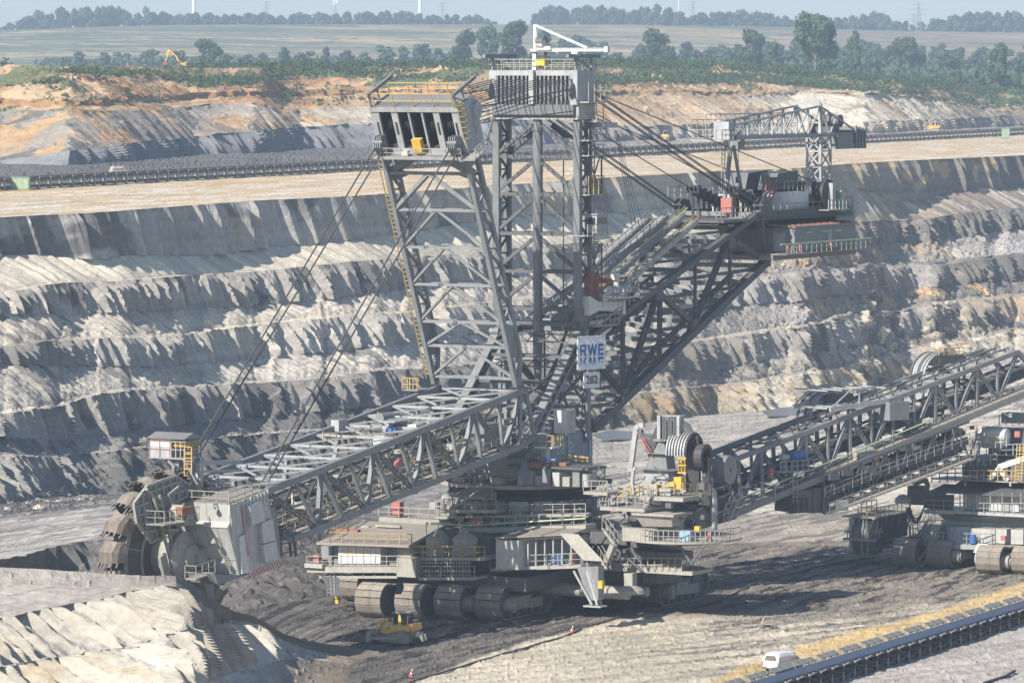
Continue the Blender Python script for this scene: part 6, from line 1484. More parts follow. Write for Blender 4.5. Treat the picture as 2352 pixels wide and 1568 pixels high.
# operator cabin on its post, left of the boom head
OL = -3.4
def OP(zx, zy, lat=OL): return A.l(218 + zx * .2747, 947.5 + zy * .2747, lat)
oc = empty("operator_cabin", (0, 0, 0), 0, EX)
def obox(m, x0, x1, y0, y1, lat0, dl, bdep):
    """box whose front face is square to the boom: left/right by lateral"""
    pass
fb_ = OP(540, 280).x
def FB(zx, zy, b=None): return A.b(218 + zx * .2747, 947.5 + zy * .2747, fb_ if b is None else b)
m = MB(); a = FB(458, 215); b = FB(630, 285); c = FB(458, 365)
wl_, wr2 = a.y, b.y
m.box(fb_ - 2.6, fb_, wl_, wr2, b.z, a.z + .0); m.build("cabin_wall", WHITEP, oc)
m = MB(); m.box(fb_ - 2.6, fb_ - .02, wl_ - .05, wr2 + .02, c.z, b.z - .02); m.build("lower_panel", LIGHTST, oc)
m = MB(); e = FB(457, 216); rdg = FB(495, 165); m.prism([V(fb_ + .3, wl_ - .2, a.z + .05), V(fb_ - 1.3, wl_ - .2, rdg.z), V(fb_ - 3.0, wl_ - .2, a.z + .05)], (0, wr2 - wl_ + 1.9, 0)); m.build("cabin_roof", GREYST, oc)
m = MB(); m.box(fb_ - 2.4, fb_ - .3, wr2 + .03, wr2 + 1.6, b.z, a.z - .1); m.build("yellow_side", YELLOW, oc)
m = MB(); m.box(fb_ - 2.2, fb_ - 2.0, wr2 + .03, wr2 + 1.6, c.z, b.z); m.rail([V(fb_, wr2 + .1, c.z), V(fb_, wr2 + 1.7, c.z), V(fb_ - 2.6, wr2 + 1.7, c.z)], 1.5, .5, .05); m.bar(V(fb_, wr2 + 1.7, c.z), V(fb_, wr2 + 1.7, a.z), .1); m.box(fb_ - 2.7, fb_ + .05, wl_ - .1, wr2 + 1.8, c.z - .15, c.z); m.build("cabin_gallery", RAILG, oc)
m = MB(); m.rail([V(fb_ + .1, wl_, c.z), V(fb_ + .1, wr2, c.z)], 1.55, 1.4, .025); m.build("red_handrail", REDP, oc)
m = MB(); p0 = FB(700, 380, fb_ - 1); p1 = FB(720, 590, fb_ - 1); m.box(p0.x - .5, p0.x + .5, p0.y - .35, p0.y + .35, p1.z, c.z - .15); m.bar(FB(615, 400), FB(670, 455), .25); m.bar(FB(660, 450), FB(660, 530), .3); m.bar(FB(740, 390), FB(860, 600), .15); m.build("cabin_post", GREYST, oc)
m = MB(); m.ladder(FB(780, 520), FB(780, 285), .8, (0, 1, 0), .45, .06)
for i in range(5): m.bar(FB(745, 285 + i * 60), FB(805, 285 + i * 60), .08)
m.build("cabin_ladder", RAILY, oc)
m = MB(); p = FB(875, 420, fb_ - 2); q = FB(1215, 410, fb_ - 9); m.bar(p, q, .5, .4); m.bar(p - V(0, 0, .8), q - V(0, 0, .8), .25); m.bar(p, p - V(0, 0, 3.2), .55); m.build("boom_head_girder", LIGHTST, EX)

# ============ turntable and superstructure base
tt = MB()
zdk = A.l(1193, 1113, 0).z
def rz(v, u=1193, b=8.5):      # height of a rim point nearest the viewer
    Y = A.oy - b; return HC - (v - V0) / F * Y
Z1 = rz(1113); Z2 = rz(1140); Z3 = rz(1178); Z4 = rz(1190); Z5 = rz(1222)
print("decks", Z1, Z2, Z3, Z4, Z5)
tt.lathe(V(0, 0, 0), [(8.2, Z1 - .55), (8.7, Z1 - .5), (8.7, Z1 - .12), (8.2, Z1)], 64)
tt.build("slewing_deck", DUSTST, EX)
m = MB(); m.lathe(V(0, 0, 0), [(7.2, Z2 - .3), (7.2, Z1 - .56)], 60)
for i in range(150):
    t = 2 * math.pi * i / 150; m.bar(V(math.cos(t) * 7.6, math.sin(t) * 7.6, Z2 - .2), V(math.cos(t) * 7.6, math.sin(t) * 7.6, Z2 + .35), .14)
m.ring(V(0, 0, Z2 + .4), (0, 0, 1), 7.2, 7.8, .12, 60); m.ring(V(0, 0, Z2 - .3), (0, 0, 1), 7.2, 7.9, .15, 60)
m.build("slewing_gear_ring", BLACKST, EX)
m = MB(); m.lathe(V(0, 0, 0), [(6.4, Z5 - 2.5), (6.6, Z2 - .35)], 60); m.build("ball_race_drum", DARKST, EX)
for i in range(20):
    t = 2 * math.pi * (i + .5) / 20
    if math.cos(t) < -.35: continue
    m = MB(); e = V(math.cos(t), math.sin(t), 0); s = V(-e.y, e.x, 0); c = e * 7.5
    m.add([*(c + s * x + e * y + V(0, 0, z_) for x, y, z_ in ((-1.05, -.7, Z3 + .1), (1.05, -.7, Z3 + .1), (1.05, .45, Z3 + .1), (-1.05, .45, Z3 + .1), (-1.05, -.7, Z2 - .55), (1.05, -.7, Z2 - .55), (.95, .45, Z2 - .55), (-.95, .45, Z2 - .55)))], [(3, 2, 1, 0), (4, 5, 6, 7), (0, 1, 5, 4), (1, 2, 6, 5), (2, 3, 7, 6), (3, 0, 4, 7)])
    for q in (-.62, .62):
        p = c + s * q + e * .45 + V(0, 0, (Z3 + Z2) / 2 - .1); m.tube(p, p + e * .3, .42, 14); m.tube(p + e * .3, p + e * .5, .25, 12)
    m.box(c.x - .5, c.x + .5, c.y - .5, c.y + .5, Z3 - 1.2, Z3 + .09)
    m.build("bogie_cover", LIGHTST, EX)
m = MB(); m2 = MB()
def ring_pts(r, z, a0, a1, n): return [V(r * math.cos(a0 + (a1 - a0) * i / n), r * math.sin(a0 + (a1 - a0) * i / n), z) for i in range(n + 1)]
m.rail(ring_pts(8.6, Z1, -2.1, 2.1, 26), 1.15, 1.2, .045)
m2.ring(V(0, 0, Z4), (0, 0, 1), 6.6, 9.2, .16, 60); m.rail(ring_pts(9.1, Z4 + .08, -2.0, 2.0, 24), 1.1, 1.5, .045)
m2.ring(V(0, 0, Z5), (0, 0, 1), 6.3, 10.2, .2, 60)
m2.build("ring_walkway", WALK, EX); m.build("ring_walkway_rail", RAILG, EX)
m = MB(); m2 = MB()
for i in range(40):
    t = rnd.uniform(-1.5, 1.5); r_ = rnd.uniform(6.8, 8.4)
    p = V(r_ * math.cos(t), r_ * math.sin(t), Z1)
    s = rnd.uniform(.2, .6); (m if i % 2 else m2).box(p.x - s, p.x + s, p.y - s * rnd.uniform(.5, 1.6), p.y + s, p.z, p.z + rnd.uniform(.3, 1.0))
m.build("deck_cabinet", DUSTST, EX); m2.build("deck_cabinet", GREYST, EX)
zr_ = A.b(1250, 1070, 7.2).z; y0_ = A.b(1165, 1060, 7).y; y1_ = A.b(1350, 1060, 7).y
m = MB(); m.box(3.0, 7.0, y0_, y1_, zr_ - .25, zr_ - .05); m.build("raised_deck", DARKST, EX)
for k in range(9):
    m = MB(); ya = y0_ + (y1_ - y0_) * k / 9; hh = (zr_ - .26 - Z1) * (.55, 1, .8)[k % 3]; bb_ = 7.3 - abs(k - 4) * .22
    m.box(bb_ - 1.6, bb_, ya + .12, ya + (y1_ - y0_) / 9 - .12, Z1, Z1 + hh); m.build("deck_locker", (DUSTST, GREYST, PLATE)[k % 3], EX)
m = MB()
for k, (u, v) in enumerate(((1215, 1056), (1235, 1052), (1255, 1054), (1272, 1056))): p = A.b(u, v, 7.2); m.tube(p - V(0, .25, 0), p + V(0, .25, 0), .16, 8)
m.build("blue_gas_bottle", BLUEP, EX)
m = MB()
for k, (u, v) in enumerate(((1302, 1056), (1322, 1058), (1340, 1060))): p = A.b(u, v, 3.0 - k); m.tube(p + V(0, -.6, -.1), p + V(0, .6, .1), .12, 6); m.tube(p + V(0, -.6, .5), p + V(0, .6, .4), .12, 6)
m.build("yellow_pipe_rack", RAILY, EX)
m = MB()
for k, u in enumerate((1230, 1262, 1290)): p = A.b(u, 1066, 7.0 - k); m.box(p.x - .5, p.x + .5, p.y - .8, p.y + .8, p.z - .3, p.z + .2)
m.build("deck_frame", RUST, EX)
m = MB(); p = A.b(1222, 1049, 6.5); m.tube(p - V(0, .85, 0), p + V(0, .85, 0), .42, 14); m.build("air_receiver", RUST, EX)
# plated turret with the number
fbx = A.l(1262, 1010, LW).x
m = MB()
ta = A.b(1262, 985, fbx); 
zt0, zt1 = A.l(1300, 1050, LW).z, A.l(1300, 990, LW).z
xr = A.l(1361, 1010, LW).x
m.box(xr, fbx, -LW, LW, Z1, zt1)
m.prism([V(fbx + .003, LW - .6, zt1), V(fbx + .003, LW - .6, Z1), V(fbx + 5.5, LW - .6, Z1), V(fbx + 5.5, LW - .6, Z1 + 1.2), V(fbx + 2.5, LW - .6, zt1 - .2)], (0, .5, 0))
m.prism([V(fbx + .003, -LW + .6, zt1), V(fbx + .003, -LW + .6, Z1), V(fbx + 5.5, -LW + .6, Z1), V(fbx + 5.5, -LW + .6, Z1 + 1.2), V(fbx + 2.5, -LW + .6, zt1 - .2)], (0, -.5, 0))
m.box(fbx + .003, fbx + 3.5, -LW + .6, LW - .6, Z1, Z1 + 2.4)
m.build("turret_plate_box", paint("blue_grey_plate", (0.25, 0.29, 0.33), .55, 0, .4, (0.2, 0.2, 0.19), .6), EX)
FAD = paint("faded_number_paint", (0.42, 0.46, 0.50), .6, 0, .4)
tm = text_mesh("painted_number", "28 2", 1.7, FAD, EX, (0, 0, 0), (0, 0, 0), sx=1.0, bold=.03, thick=.01)
pn_ = A.l(1296, 1030, LW)
tm.matrix_basis = Matrix.Translation(V(pn_.x, LW + .012, pn_.z)) @ Matrix(((-1.3, 0, 0, 0), (0, 0, 1, 0), (0, 1, 0, 0), (0, 0, 0, 1)))
m = MB(); m.bar(V(A.l(1303, 1000, LW).x, LW + .15, Z1 + 1), V(A.l(1303, 1000, LW).x, LW + .15, zt1 + .3), .12); m.bar(V(A.l(1352, 1000, LW).x, LW + .15, Z1 + 2), V(A.l(1352, 1000, LW).x, LW + .15, zt1 + .6), .14); m.build("down_pipe", WHITEP, EX)
# white rusty cabinet and balcony
m = MB(); p = A.l(1272, 941, LW - .6); 
ca = A.b(1272, 941, fbx - .2); cb_ = A.b(1301, 941, fbx - .2); zc0 = A.b(1280, 995, fbx - .2).z
m.box(fbx - .2 - 1.9, fbx - .2, ca.y, cb_.y, zc0, ca.z); kab = m.build("white_cabinet", WHITEP, EX)
m = MB(); m.box(fbx - 2.0, fbx - .3, cb_.y + .003, cb_.y + .03, zc0 + .1, ca.z - .1); m.build("rusty_side", paint("rust_streaked_white", (0.5, 0.48, 0.44), .7, 0, .95, (0.30, 0.16, 0.09), 1.6), kab)
m = MB(); m.box(fbx - 2.3, fbx + .1, ca.y - .2, cb_.y + .2, zc0 - .15, zc0 - .02); m.box(fbx - 1.6, fbx - .4, ca.y - 1.2, ca.y - .3, zc0 - .2, zc0 + 1.3); m.box(fbx - 2.2, fbx + .1, ca.y - .4, cb_.y + .1, zt1 + .003, zc0 - .152); m.build("cabinet_base", GREYST, EX)
m = MB(); a = A.b(1227, 1025, fbx + 3.4); b = A.b(1268, 1025, fbx + 3.4); m.box(fbx + 1.6, fbx + 3.4, a.y, b.y, a.z - .15, a.z); m.bar(V(fbx + 2.5, (a.y + b.y) / 2, Z1), V(fbx + 2.5, (a.y + b.y) / 2, a.z), .35); m.build("balcony", WHITEP, EX)
m = MB(); m.rail([V(fbx + 1.6, a.y, a.z), V(fbx + 3.4, a.y, a.z), V(fbx + 3.4, b.y, a.z), V(fbx + 1.6, b.y, a.z)], 1.15, .7, .045); m.build("balcony_rail", RAILG, EX)
m = MB(); m.rail([V(fbx + 3.5, b.y - .6, a.z), V(fbx + 3.5, b.y + .2, a.z), V(fbx + 1.5, b.y + .2, a.z)], 1.2, .8, .04); m.build("balcony_gate", RAILY, EX)

# ============ substructure (does not slew; same axes)
sb_ = MB()
sb_.lathe(V(0, 0, 0), [(6.2, 3.2), (9.0, 4.6), (9.2, Z5 - .6), (6.4, Z5 - .15)], 40)
sb_.box(2, 15, -9, 9, 3.0, 4.4)
for s_, ln in ((1, 16), (-1, 14)): sb_.box(-2.5, 3.0, s_ * 5 if s_ > 0 else -ln, ln if s_ > 0 else -5, 3.05, 5.2)
sb_.build("base_girder", DARKST, EX)
def track(front_u, front_v, w_=3.0, L=11.0, h=3.35, gear=True, lab=None):
    p = A.g(front_u, front_v)      # front bottom centre
    tr_ = empty("crawler_track", (0, 0, 0), 0, EX)
    if lab: tr_['label'] = lab
    r = h / 2; x1 = p.x - r * .9 + 1.35; x0 = x1 - L + 2 * r; y = p.y; zc_ = r + .05
    # pad loop
    loop = []
    ns = 12
    def add(x, z, a): loop.append((x, z, a))
    nt_ = int((x1 - x0) / .72)
    for i in range(nt_): t = (i + .5) / nt_; add(x0 + (x1 - x0) * t, zc_ + r - .22 * math.sin(t * math.pi) - .09 * abs(math.sin(t * math.pi * 3)), 0)
    for i in range(ns // 2 + 1): a = math.pi / 2 - math.pi * (i + .5) / (ns // 2 + 1); add(x1 + r * math.cos(a), zc_ + r * math.sin(a), a - math.pi / 2)
    for i in range(nt_): t = (i + .5) / nt_; add(x1 - (x1 - x0) * t, zc_ - r + .02, math.pi)
    for i in range(ns // 2 + 1): a = -math.pi / 2 - math.pi * (i + .5) / (ns // 2 + 1); add(x0 + r * math.cos(a), zc_ + r * math.sin(a), a - math.pi / 2)
    m = MB()
    for (x, z, a) in loop:
        jj = .02 * rnd.random()
        tx, tz = math.cos(a), math.sin(a); nx_, nz_ = -tz, tx
        hw = .335; th = .13 + jj
        for (ya, yb, e) in ((y - w_ / 2, y + w_ / 2, 0), (y - .22, y + .22, .035)):
            P = []
            for yy in (ya, yb):
                for (s, n__) in ((-hw, -th), (hw, -th), (hw, th * .4 + e), (-hw, th * .4 + e)):
                    P.append(V(x + tx * s + nx_ * n__, yy, z + tz * s + nz_ * n__))
            m.add(P, [(0, 1, 2, 3), (7, 6, 5, 4), (0, 4, 5, 1), (1, 5, 6, 2), (2, 6, 7, 3), (3, 7, 4, 0)])
    m.build("track_pad_chain", PADM, tr_)
    m = MB()
    m.box(x0 - .3, x1 + .3, y - w_ / 2 + .5, y + w_ / 2 - .5, zc_ - .9, zc_ + .75)
    for k in range(5): x = x0 + (x1 - x0) * (k + .5) / 5; m.tube(V(x, y - w_ / 2 + .2, .75), V(x, y + w_ / 2 - .2, .75), .5, 14)
    for x in (x0, x1): m.tube(V(x, y - w_ / 2 + .35, zc_), V(x, y + w_ / 2 - .35, zc_), r - .35, 20)
    m.build("track_frame", DARKST, tr_)
    if gear:
        m = MB(); m.tube(V(x1 - .2, y + w_ / 2 - .5, zc_ - .2), V(x1 - .2, y + w_ / 2 + .55, zc_ - .2), .75, 16); m.tube(V(x1 - .2, y + w_ / 2 + .55, zc_ - .2), V(x1 - .2, y + w_ / 2 + .7, zc_ - .2), .5, 16)
        m.box(x1 - 3.4, x1 - .9, y + w_ / 2 - .4, y + w_ / 2 + .7, zc_ - .6, zc_ + .6); m.box(x1 - 3.6, x1 - .7, y + w_ / 2 - .3, y + w_ / 2 + .9, zc_ + .603, zc_ + .7); m.box(x1 - 6.5, x1 - 3.5, y + w_ / 2 - .4, y + w_ / 2 + .3, zc_ - .8, zc_ + .2)
        m.build("drive_gearbox", DUSTST, tr_)
    return p
for (u, v, g) in ((862, 1416, False), (953, 1419, False), (1043, 1421, True), (1136, 1423, True)): track(u, v, gear=g)
track(1501, 1391, gear=True); track(1399, 1386, gear=False); track(818, 1378, 2.2, gear=False); track(1320, 1372, gear=False)
m = MB(); a = A.g(1150, 1400); 
m.tube(V(8, -2, 2.6), V(8, 17, 2.6), .65, 16); m.tube(V(4, 6, 2.4), V(4, 17, 2.4), .5, 14); m.box(7.0, 9, 12, 13.2, 2.2, 5.5); m.build("steering_beam", DUSTST, EX)
m = MB()
for k in range(5): m.path([A.l(912 + k * 3, 1335, 6), A.l(914 + k * 3, 1350, 6), A.l(908 + k * 3, 1362, 6.5), A.l(1120, 1350, 10)][:3], .09, 6)
m.build("hydraulic_hose", BLACKST, EX)

# --- machine rooms and platforms of the base: front plane b = PB
def bx_px(m, u0, v0, u1, v1, b, dep):
    """box with its front face on plane b covering the pixel rectangle"""
    p, q = A.b(u0, v0, b), A.b(u1, v1, b)
    m.box(b - dep, b, p.y, q.y, q.z, p.z); return p, q
PB = 17.0
m = MB(); p, q = bx_px(m, 776, 1252, 875, 1303, PB, 4.0); eh = m.build("switchgear_room", WHITEP, EX)
m = MB()
for i, u in enumerate((790, 806, 826, 843, 863)):
    c = A.b(u, 1267, PB + .02); m.prism([V(PB + .02, c.y - .2, c.z - .18), V(PB + .02, c.y + .2, c.z - .18), V(PB + .02, c.y, c.z + .2)], (.02, 0, 0))
m.build("warning_triangle", TRIY, eh)
m = MB()
for u in (776.5, 799, 818, 835, 852, 874.5): c = A.b(u, 1254, PB); d = A.b(u, 1302, PB); m.bar(V(PB + .01, c.y, c.z), V(PB + .01, d.y, d.z), .04)
m.build("door_joint", DARKST, eh)
m = MB(); bx_px(m, 737, 1253, 762, 1300, PB - .6, 3); bx_px(m, 762.5, 1253, 775.8, 1302, PB - .9, 3); bx_px(m, 875.3, 1252, 925, 1303, PB - 1.2, 3); m.build("room_wall", GREYST, EX)
m = MB()      # dusty sloping roof
ra = A.b(716, 1246, PB + 2.0); rb1 = A.b(934, 1253, PB + 2.0); 
rz0 = A.b(770, 1248, PB + .5)
m.add([V(PB + 1.2, ra.y, ra.z - .05), V(PB + 1.2, rb1.y, rb1.z - .05), V(PB - 6, rb1.y, rb1.z + 1.4), V(PB - 6, ra.y + 1.5, rb1.z + 1.4), V(PB + 1.2, ra.y, ra.z - .25), V(PB + 1.2, rb1.y, rb1.z - .25), V(PB - 6, rb1.y, rb1.z + 1.2), V(PB - 6, ra.y + 1.5, rb1.z + 1.2)], [(0, 1, 2, 3), (7, 6, 5, 4), (0, 4, 5, 1), (1, 5, 6, 2), (2, 6, 7, 3), (3, 7, 4, 0)])
m.build("dusty_roof", DUST, EX)
m = MB(); m.rail([V(PB + 1.0, ra.y + 1.6, ra.z), V(PB + 1.0, rb1.y, rb1.z)], 1.1, 1.5, .04); m.rail([V(PB - 5.5, ra.y + 1.6, rb1.z + 1.3), V(PB + 1.0, ra.y + 1.6, ra.z)], 1.1, 1.5, .04); m.build("roof_rail", RAILY2, EX)
m = MB(); p = A.b(800, 1222, PB - 2.5); m.tube(p - V(0, 1.3, 0), p + V(0, 1.3, 0), .38, 14); m.path([p - V(0, 1.3, 0), p + V(0, -1.7, .3), p + V(0, -1.8, .9)], .16, 8); m.path([p + V(0, 1.3, 0), p + V(0, 2.1, 0), p + V(0, 2.1, -.5)], .12, 8); m.build("rusty_silencer", RUST, EX)
m = MB(); bx_px(m, 862, 1204, 918, 1212, PB - 4, .3); bx_px(m, 829, 1206, 847, 1226, PB - 4, .3); m.build("roof_baffle", DUSTST, EX)
for nm, mat, rc in (("fire_cabinet", REDP, (719, 1273, 731, 1297)), ):
    m = MB(); bx_px(m, *rc, PB + .9, .7); m.build(nm, mat, EX)
m = MB(); bx_px(m, 899, 1152, 918, 1186, PB - 8, .8); m.build("fire_cabinet", REDP, EX)
m = MB(); p, q = bx_px(m, 870, 1186.5, 1010, 1232, PB - 7.6, 4.5); m.rail([V(PB - 7.6, p.y, p.z), V(PB - 7.6, q.y, p.z)], 1.1, 1.2, .04); m.build("machine_house", DUSTST, EX)
m = MB(); bx_px(m, 1079, 1188, 1104, 1208, 9.5, .8); bx_px(m, 1092, 1184, 1105, 1208, 9.9, .3); m.build("fire_cabinet", REDP, EX)
m = MB(); bx_px(m, 1127, 1131, 1135, 1145, 10.2, .5); m.build("fire_cabinet", REDP, EX)
m = MB(); bx_px(m, 1308, 1268, 1317, 1291, 12.5, .6); m.build("fire_cabinet", REDP, EX)
# long lower walkways
wkk = MB(); wrl = MB(); wry = MB()
def walk(u0, u1, v, b, dep=1.3, th=.25, rail=0, h=1.1, dv=0):
    a = A.b(u0, v, b); c = A.b(u1, v + dv, b)
    wkk.hexa([V(b - dep, a.y, a.z - th), V(b, a.y, a.z - th), V(b, c.y, c.z - th), V(b - dep, c.y, c.z - th), V(b - dep, a.y, a.z), V(b, a.y, a.z), V(b, c.y, c.z), V(b - dep, c.y, c.z)])
    (wrl, wry)[rail].rail([V(b, a.y, a.z), V(b, c.y, c.z)], h, 1.3, .04)
walk(705, 915, 1301, PB + 1.2, 1.6, .6); walk(733, 912, 1322, PB + .8, 5, .25)
walk(944, 1113, 1280, 17.2, 4.2, .3, 1); walk(960, 1090, 1325, 17.6, 6, .3); walk(1055, 1345, 1214, 11.5, 2.2, .5, 0, 1.2, -9)
walk(1125, 1335, 1305, 15.0, 2, .3, 0, 1.2, -8); walk(1020, 1140, 1170, 11.2, 2.0, .35)
walk(1000, 1345, 1186, 10.0, 1.0, .2, 0, 1.1, -5)
wkk.build("base_walkway", DUSTST, EX); wrl.build("base_walkway_rail", RAILG, EX); wry.build("base_walkway_rail", RAILY2, EX)
m = MB(); m.rail([A.b(944, 1280, 17.2), A.b(1090, 1281, 17.2), A.b(1113, 1276, 14)], 1.2, 1.5, .04); m.build("tank_platform_rail", RAILY2, EX)
for u0, u1 in ((982, 1033), (1043, 1094)):
    m = MB(); b_ = 15.6
    p, q = A.b(u0, 1234, b_), A.b(u1, 1274, b_); r_ = (q.y - p.y) / 2; c = V(b_, (p.y + q.y) / 2, q.z)
    hgt = p.z - q.z
    m.lathe(c, [(r_ * 1.02, -.35), (r_ * 1.02, -.1), (r_ * 1.22, .05), (r_ * 1.0, .5), (r_, hgt), (r_ * .55, hgt + .45), (r_ * .3, hgt + .6), (r_ * .3, hgt + .8), (.05, hgt + .95)], 28)
    m.build("grease_tank", DUSTST, EX, smooth=False)
m = MB()
for (a, b) in (((979, 1200), (979, 1240)), ((979, 1200), (1036, 1200)), ((1007, 1200), (1007, 1232)), ((1056, 1197), (1056, 1236)), ((979, 1203), (1100, 1206))): m.tube(A.b(*a, 14.5), A.b(*b, 14.5), .07, 6)
m.tube(A.b(1100, 1205, 11.7), A.b(1345, 1190, 11.7), .08, 6)
m.build("green_pipe", PIPEG, EX)
m = MB(); bx_px(m, 911, 1280, 955, 1326, 18.2, 2.2); bx_px(m, 913, 1250, 948, 1279.5, 17, 2); m.build("machine_house", DUSTST, EX)
m = MB(); bx_px(m, 958, 1215, 1110, 1330, 12.4, 3); bx_px(m, 1100, 1230, 1128, 1280, 13.6, 1.6); m.build("tank_back_wall", DARKST, EX)
m = MB(); bx_px(m, 970, 1288, 1080, 1322, 17.0, .2); m.build("opening_shade_slab", BLACKST, EX)  # solid black slab paints in the shade of an opening behind the grille
m = MB(); 
for k in range(16): u = 972 + k * 7; m.bar(A.b(u, 1289, 17.2), A.b(u, 1321, 17.2), .07)
for v in (1291, 1300, 1310, 1321): m.bar(A.b(968, v, 17.2), A.b(1082, v, 17.2), .09)
m.build("grille", DUSTST, EX)
# centre house with open bays
m = MB(); p, q = bx_px(m, 1139, 1238, 1191, 1308, 16.5, 4.0); m.build("machine_house", PLATE, EX)
m = MB(); a = A.b(1191.5, 1238, 15.5); b = A.b(1312, 1232, 13.8); c = A.b(1312, 1297, 13.8); d = A.b(1191.5, 1305, 15.5)
m.hexa([V(d.x - 3.5, d.y, d.z), V(d.x - 2.5, d.y, d.z), V(c.x - 2.5, c.y, c.z), V(c.x - 3.5, c.y, c.z), V(a.x - 3.5, a.y, a.z), V(a.x - 2.5, a.y, a.z), V(b.x - 2.5, b.y, b.z), V(b.x - 3.5, b.y, b.z)]); m.build("back_wall", GREYST, EX)
m = MB()
for t in (0, .18, .33, .5, .66, .83, 1): m.bar(d.lerp(c, t), a.lerp(b, t), .14)
m.bar(a, b, .2); m.bar(d, c, .3); m.build("open_bay_frame", LIGHTST, EX)
m = MB(); a2 = A.b(1137, 1237, 17.2); b2_ = A.b(1315, 1228, 14.2)
m.prism([a2, b2_, b2_ + V(-5, 0, .5), a2 + V(-5, 0, .5)], (0, 0, .14)); 
for u in (1180, 1210, 1222): p = A.b(u, 1228, 13.5); m.lathe(p - V(0, 0, .2), [(1.5, -.2), (1.0, .25), (.5, .55), (.1, .7)], 12)
m.build("dusty_roof", DUST, EX)
m = MB(); p = A.b(1265, 1280, 13.6); m.box(p.x - .5, p.x, p.y, p.y + 1.2, p.z - .9, p.z + .3); m.build("blue_bin", BLUEP, EX)
# sloping chute and stair at the centre right
m = MB(); a = A.b(1290, 1224, 15.2); b = A.b(1360, 1285, 17.5)
m.hexa([a + V(0, -.2, -.1), a + V(0, 1.9, -.1), b + V(0, 1.2, -.1), b + V(0, -1.0, -.1), a + V(0, -.2, 0), a + V(0, 1.9, 0), b + V(0, 1.2, 0), b + V(0, -1.0, 0)])
m.build("sloping_cover", DUSTST, EX)
m = MB(); a = A.b(1335, 1302, 17.5); b = A.b(1378, 1385, 17.5)
m.prism([A.b(1325, 1302, 17.2), A.b(1374, 1300, 17.2), A.b(1374, 1378, 17.2), A.b(1352, 1378, 17.2)], (-1.2, 0, 0)); m.build("chute_hopper", GREYST, EX)
m = MB(); s0 = A.b(1318, 1310, 17.4); s1 = A.b(1360, 1388, 17.4); m.bar(s0, s1, .2); 
m.stairs(A.b(1376, 1388, 16.8), A.b(1352, 1310, 16.8), .8, (1, 0, 0)); m.box(16.2, 17.6, A.b(1346, 1390, 17).y, A.b(1386, 1390, 17).y, A.b(1346, 1388, 17).z - .15, A.b(1346, 1388, 17).z); m.build("access_stair", PIPEG if False else LIGHTST, EX)
m = MB(); bx_px(m, 1374, 1333, 1383, 1351, 17.3, .5); bx_px(m, 770, 1385, 777, 1368, 17, .3); m.build("yellow_panel_box", YELLOW, EX)
m = MB(); a = A.b(738, 1322, 18); b = A.b(764, 1365, 18)
m.hexa([a + V(0, 0, -.1), a + V(0, 2.1, -.1), b + V(0, .9, -.1), b + V(0, -.1, -.1), a, a + V(0, 2.1, 0), b + V(0, .9, 0), b + V(0, -.1, 0)]); m.rail([A.b(752, 1368, 18), A.b(770, 1368, 18)], .7, .5, .04); m.bar(A.b(768, 1320, 18), A.b(770, 1368, 18), .12); m.bar(A.b(758, 1320, 18), A.b(762, 1366, 18), .1); m.build("folding_access_ladder", GREYST, EX)
m = MB(); bx_px(m, 699, 1293, 740, 1305, 18.6, 1.2); bx_px(m, 718, 1303, 738, 1317, 18.0, 2); m.build("left_outrigger", LIGHTST, EX)
# service hut on the ring walkway
m = MB(); p, q = A.b(1042, 1140, 10.8), A.b(1113, 1170, 10.8)
m.prism([V(11.2, p.y - .2, p.z), V(11.2, q.y + .2, p.z), V(8.6, q.y - .1, p.z + .75), V(8.6, p.y + .6, p.z + .75)], (0, 0, .1)); m.build("service_hut_roof", DUSTST, EX)
m = MB(); 
for yy in (p.y, q.y): m.bar(V(11, yy, q.z), V(11, yy, p.z), .12)
m.box(8.6, 8.8, p.y, q.y, q.z, p.z + .6); m.box(9.2, 10.4, p.y + .8, q.y - .6, q.z, q.z + .8); m.build("service_hut_frame", GREYST, EX)
m = MB(); m.stairs(A.b(1165, 1222, 10.6), A.b(1200, 1190, 10.2), .8, (1, 0, 0)); m.build("ring_stair", REDP if False else DUSTST, EX)
# clutter round the drum
m = MB(); m2 = MB()
for i in range(170):
    t = rnd.uniform(-1.7, 1.7); r_ = rnd.uniform(7.0, 10.0); z_ = rnd.choice((Z5 + .1, Z4 + .1, Z5 - 1.4, Z5 - 2.8))
    p = V(r_ * math.cos(t), r_ * math.sin(t), z_); h_ = rnd.uniform(.3, 1.3); s = rnd.uniform(.1, .5)
    if i % 2: (m if i % 4 == 1 else m2).box(p.x - s, p.x + s, p.y - s, p.y + s, z_, z_ + h_)
    else: (m if i % 4 == 0 else m2).bar(p, p + V(rnd.uniform(-1, 1), rnd.uniform(-2, 2), rnd.uniform(0, 2)), .09)
m.build("base_fitting", DUSTST, EX); m2.build("base_fitting", DARKST, EX)

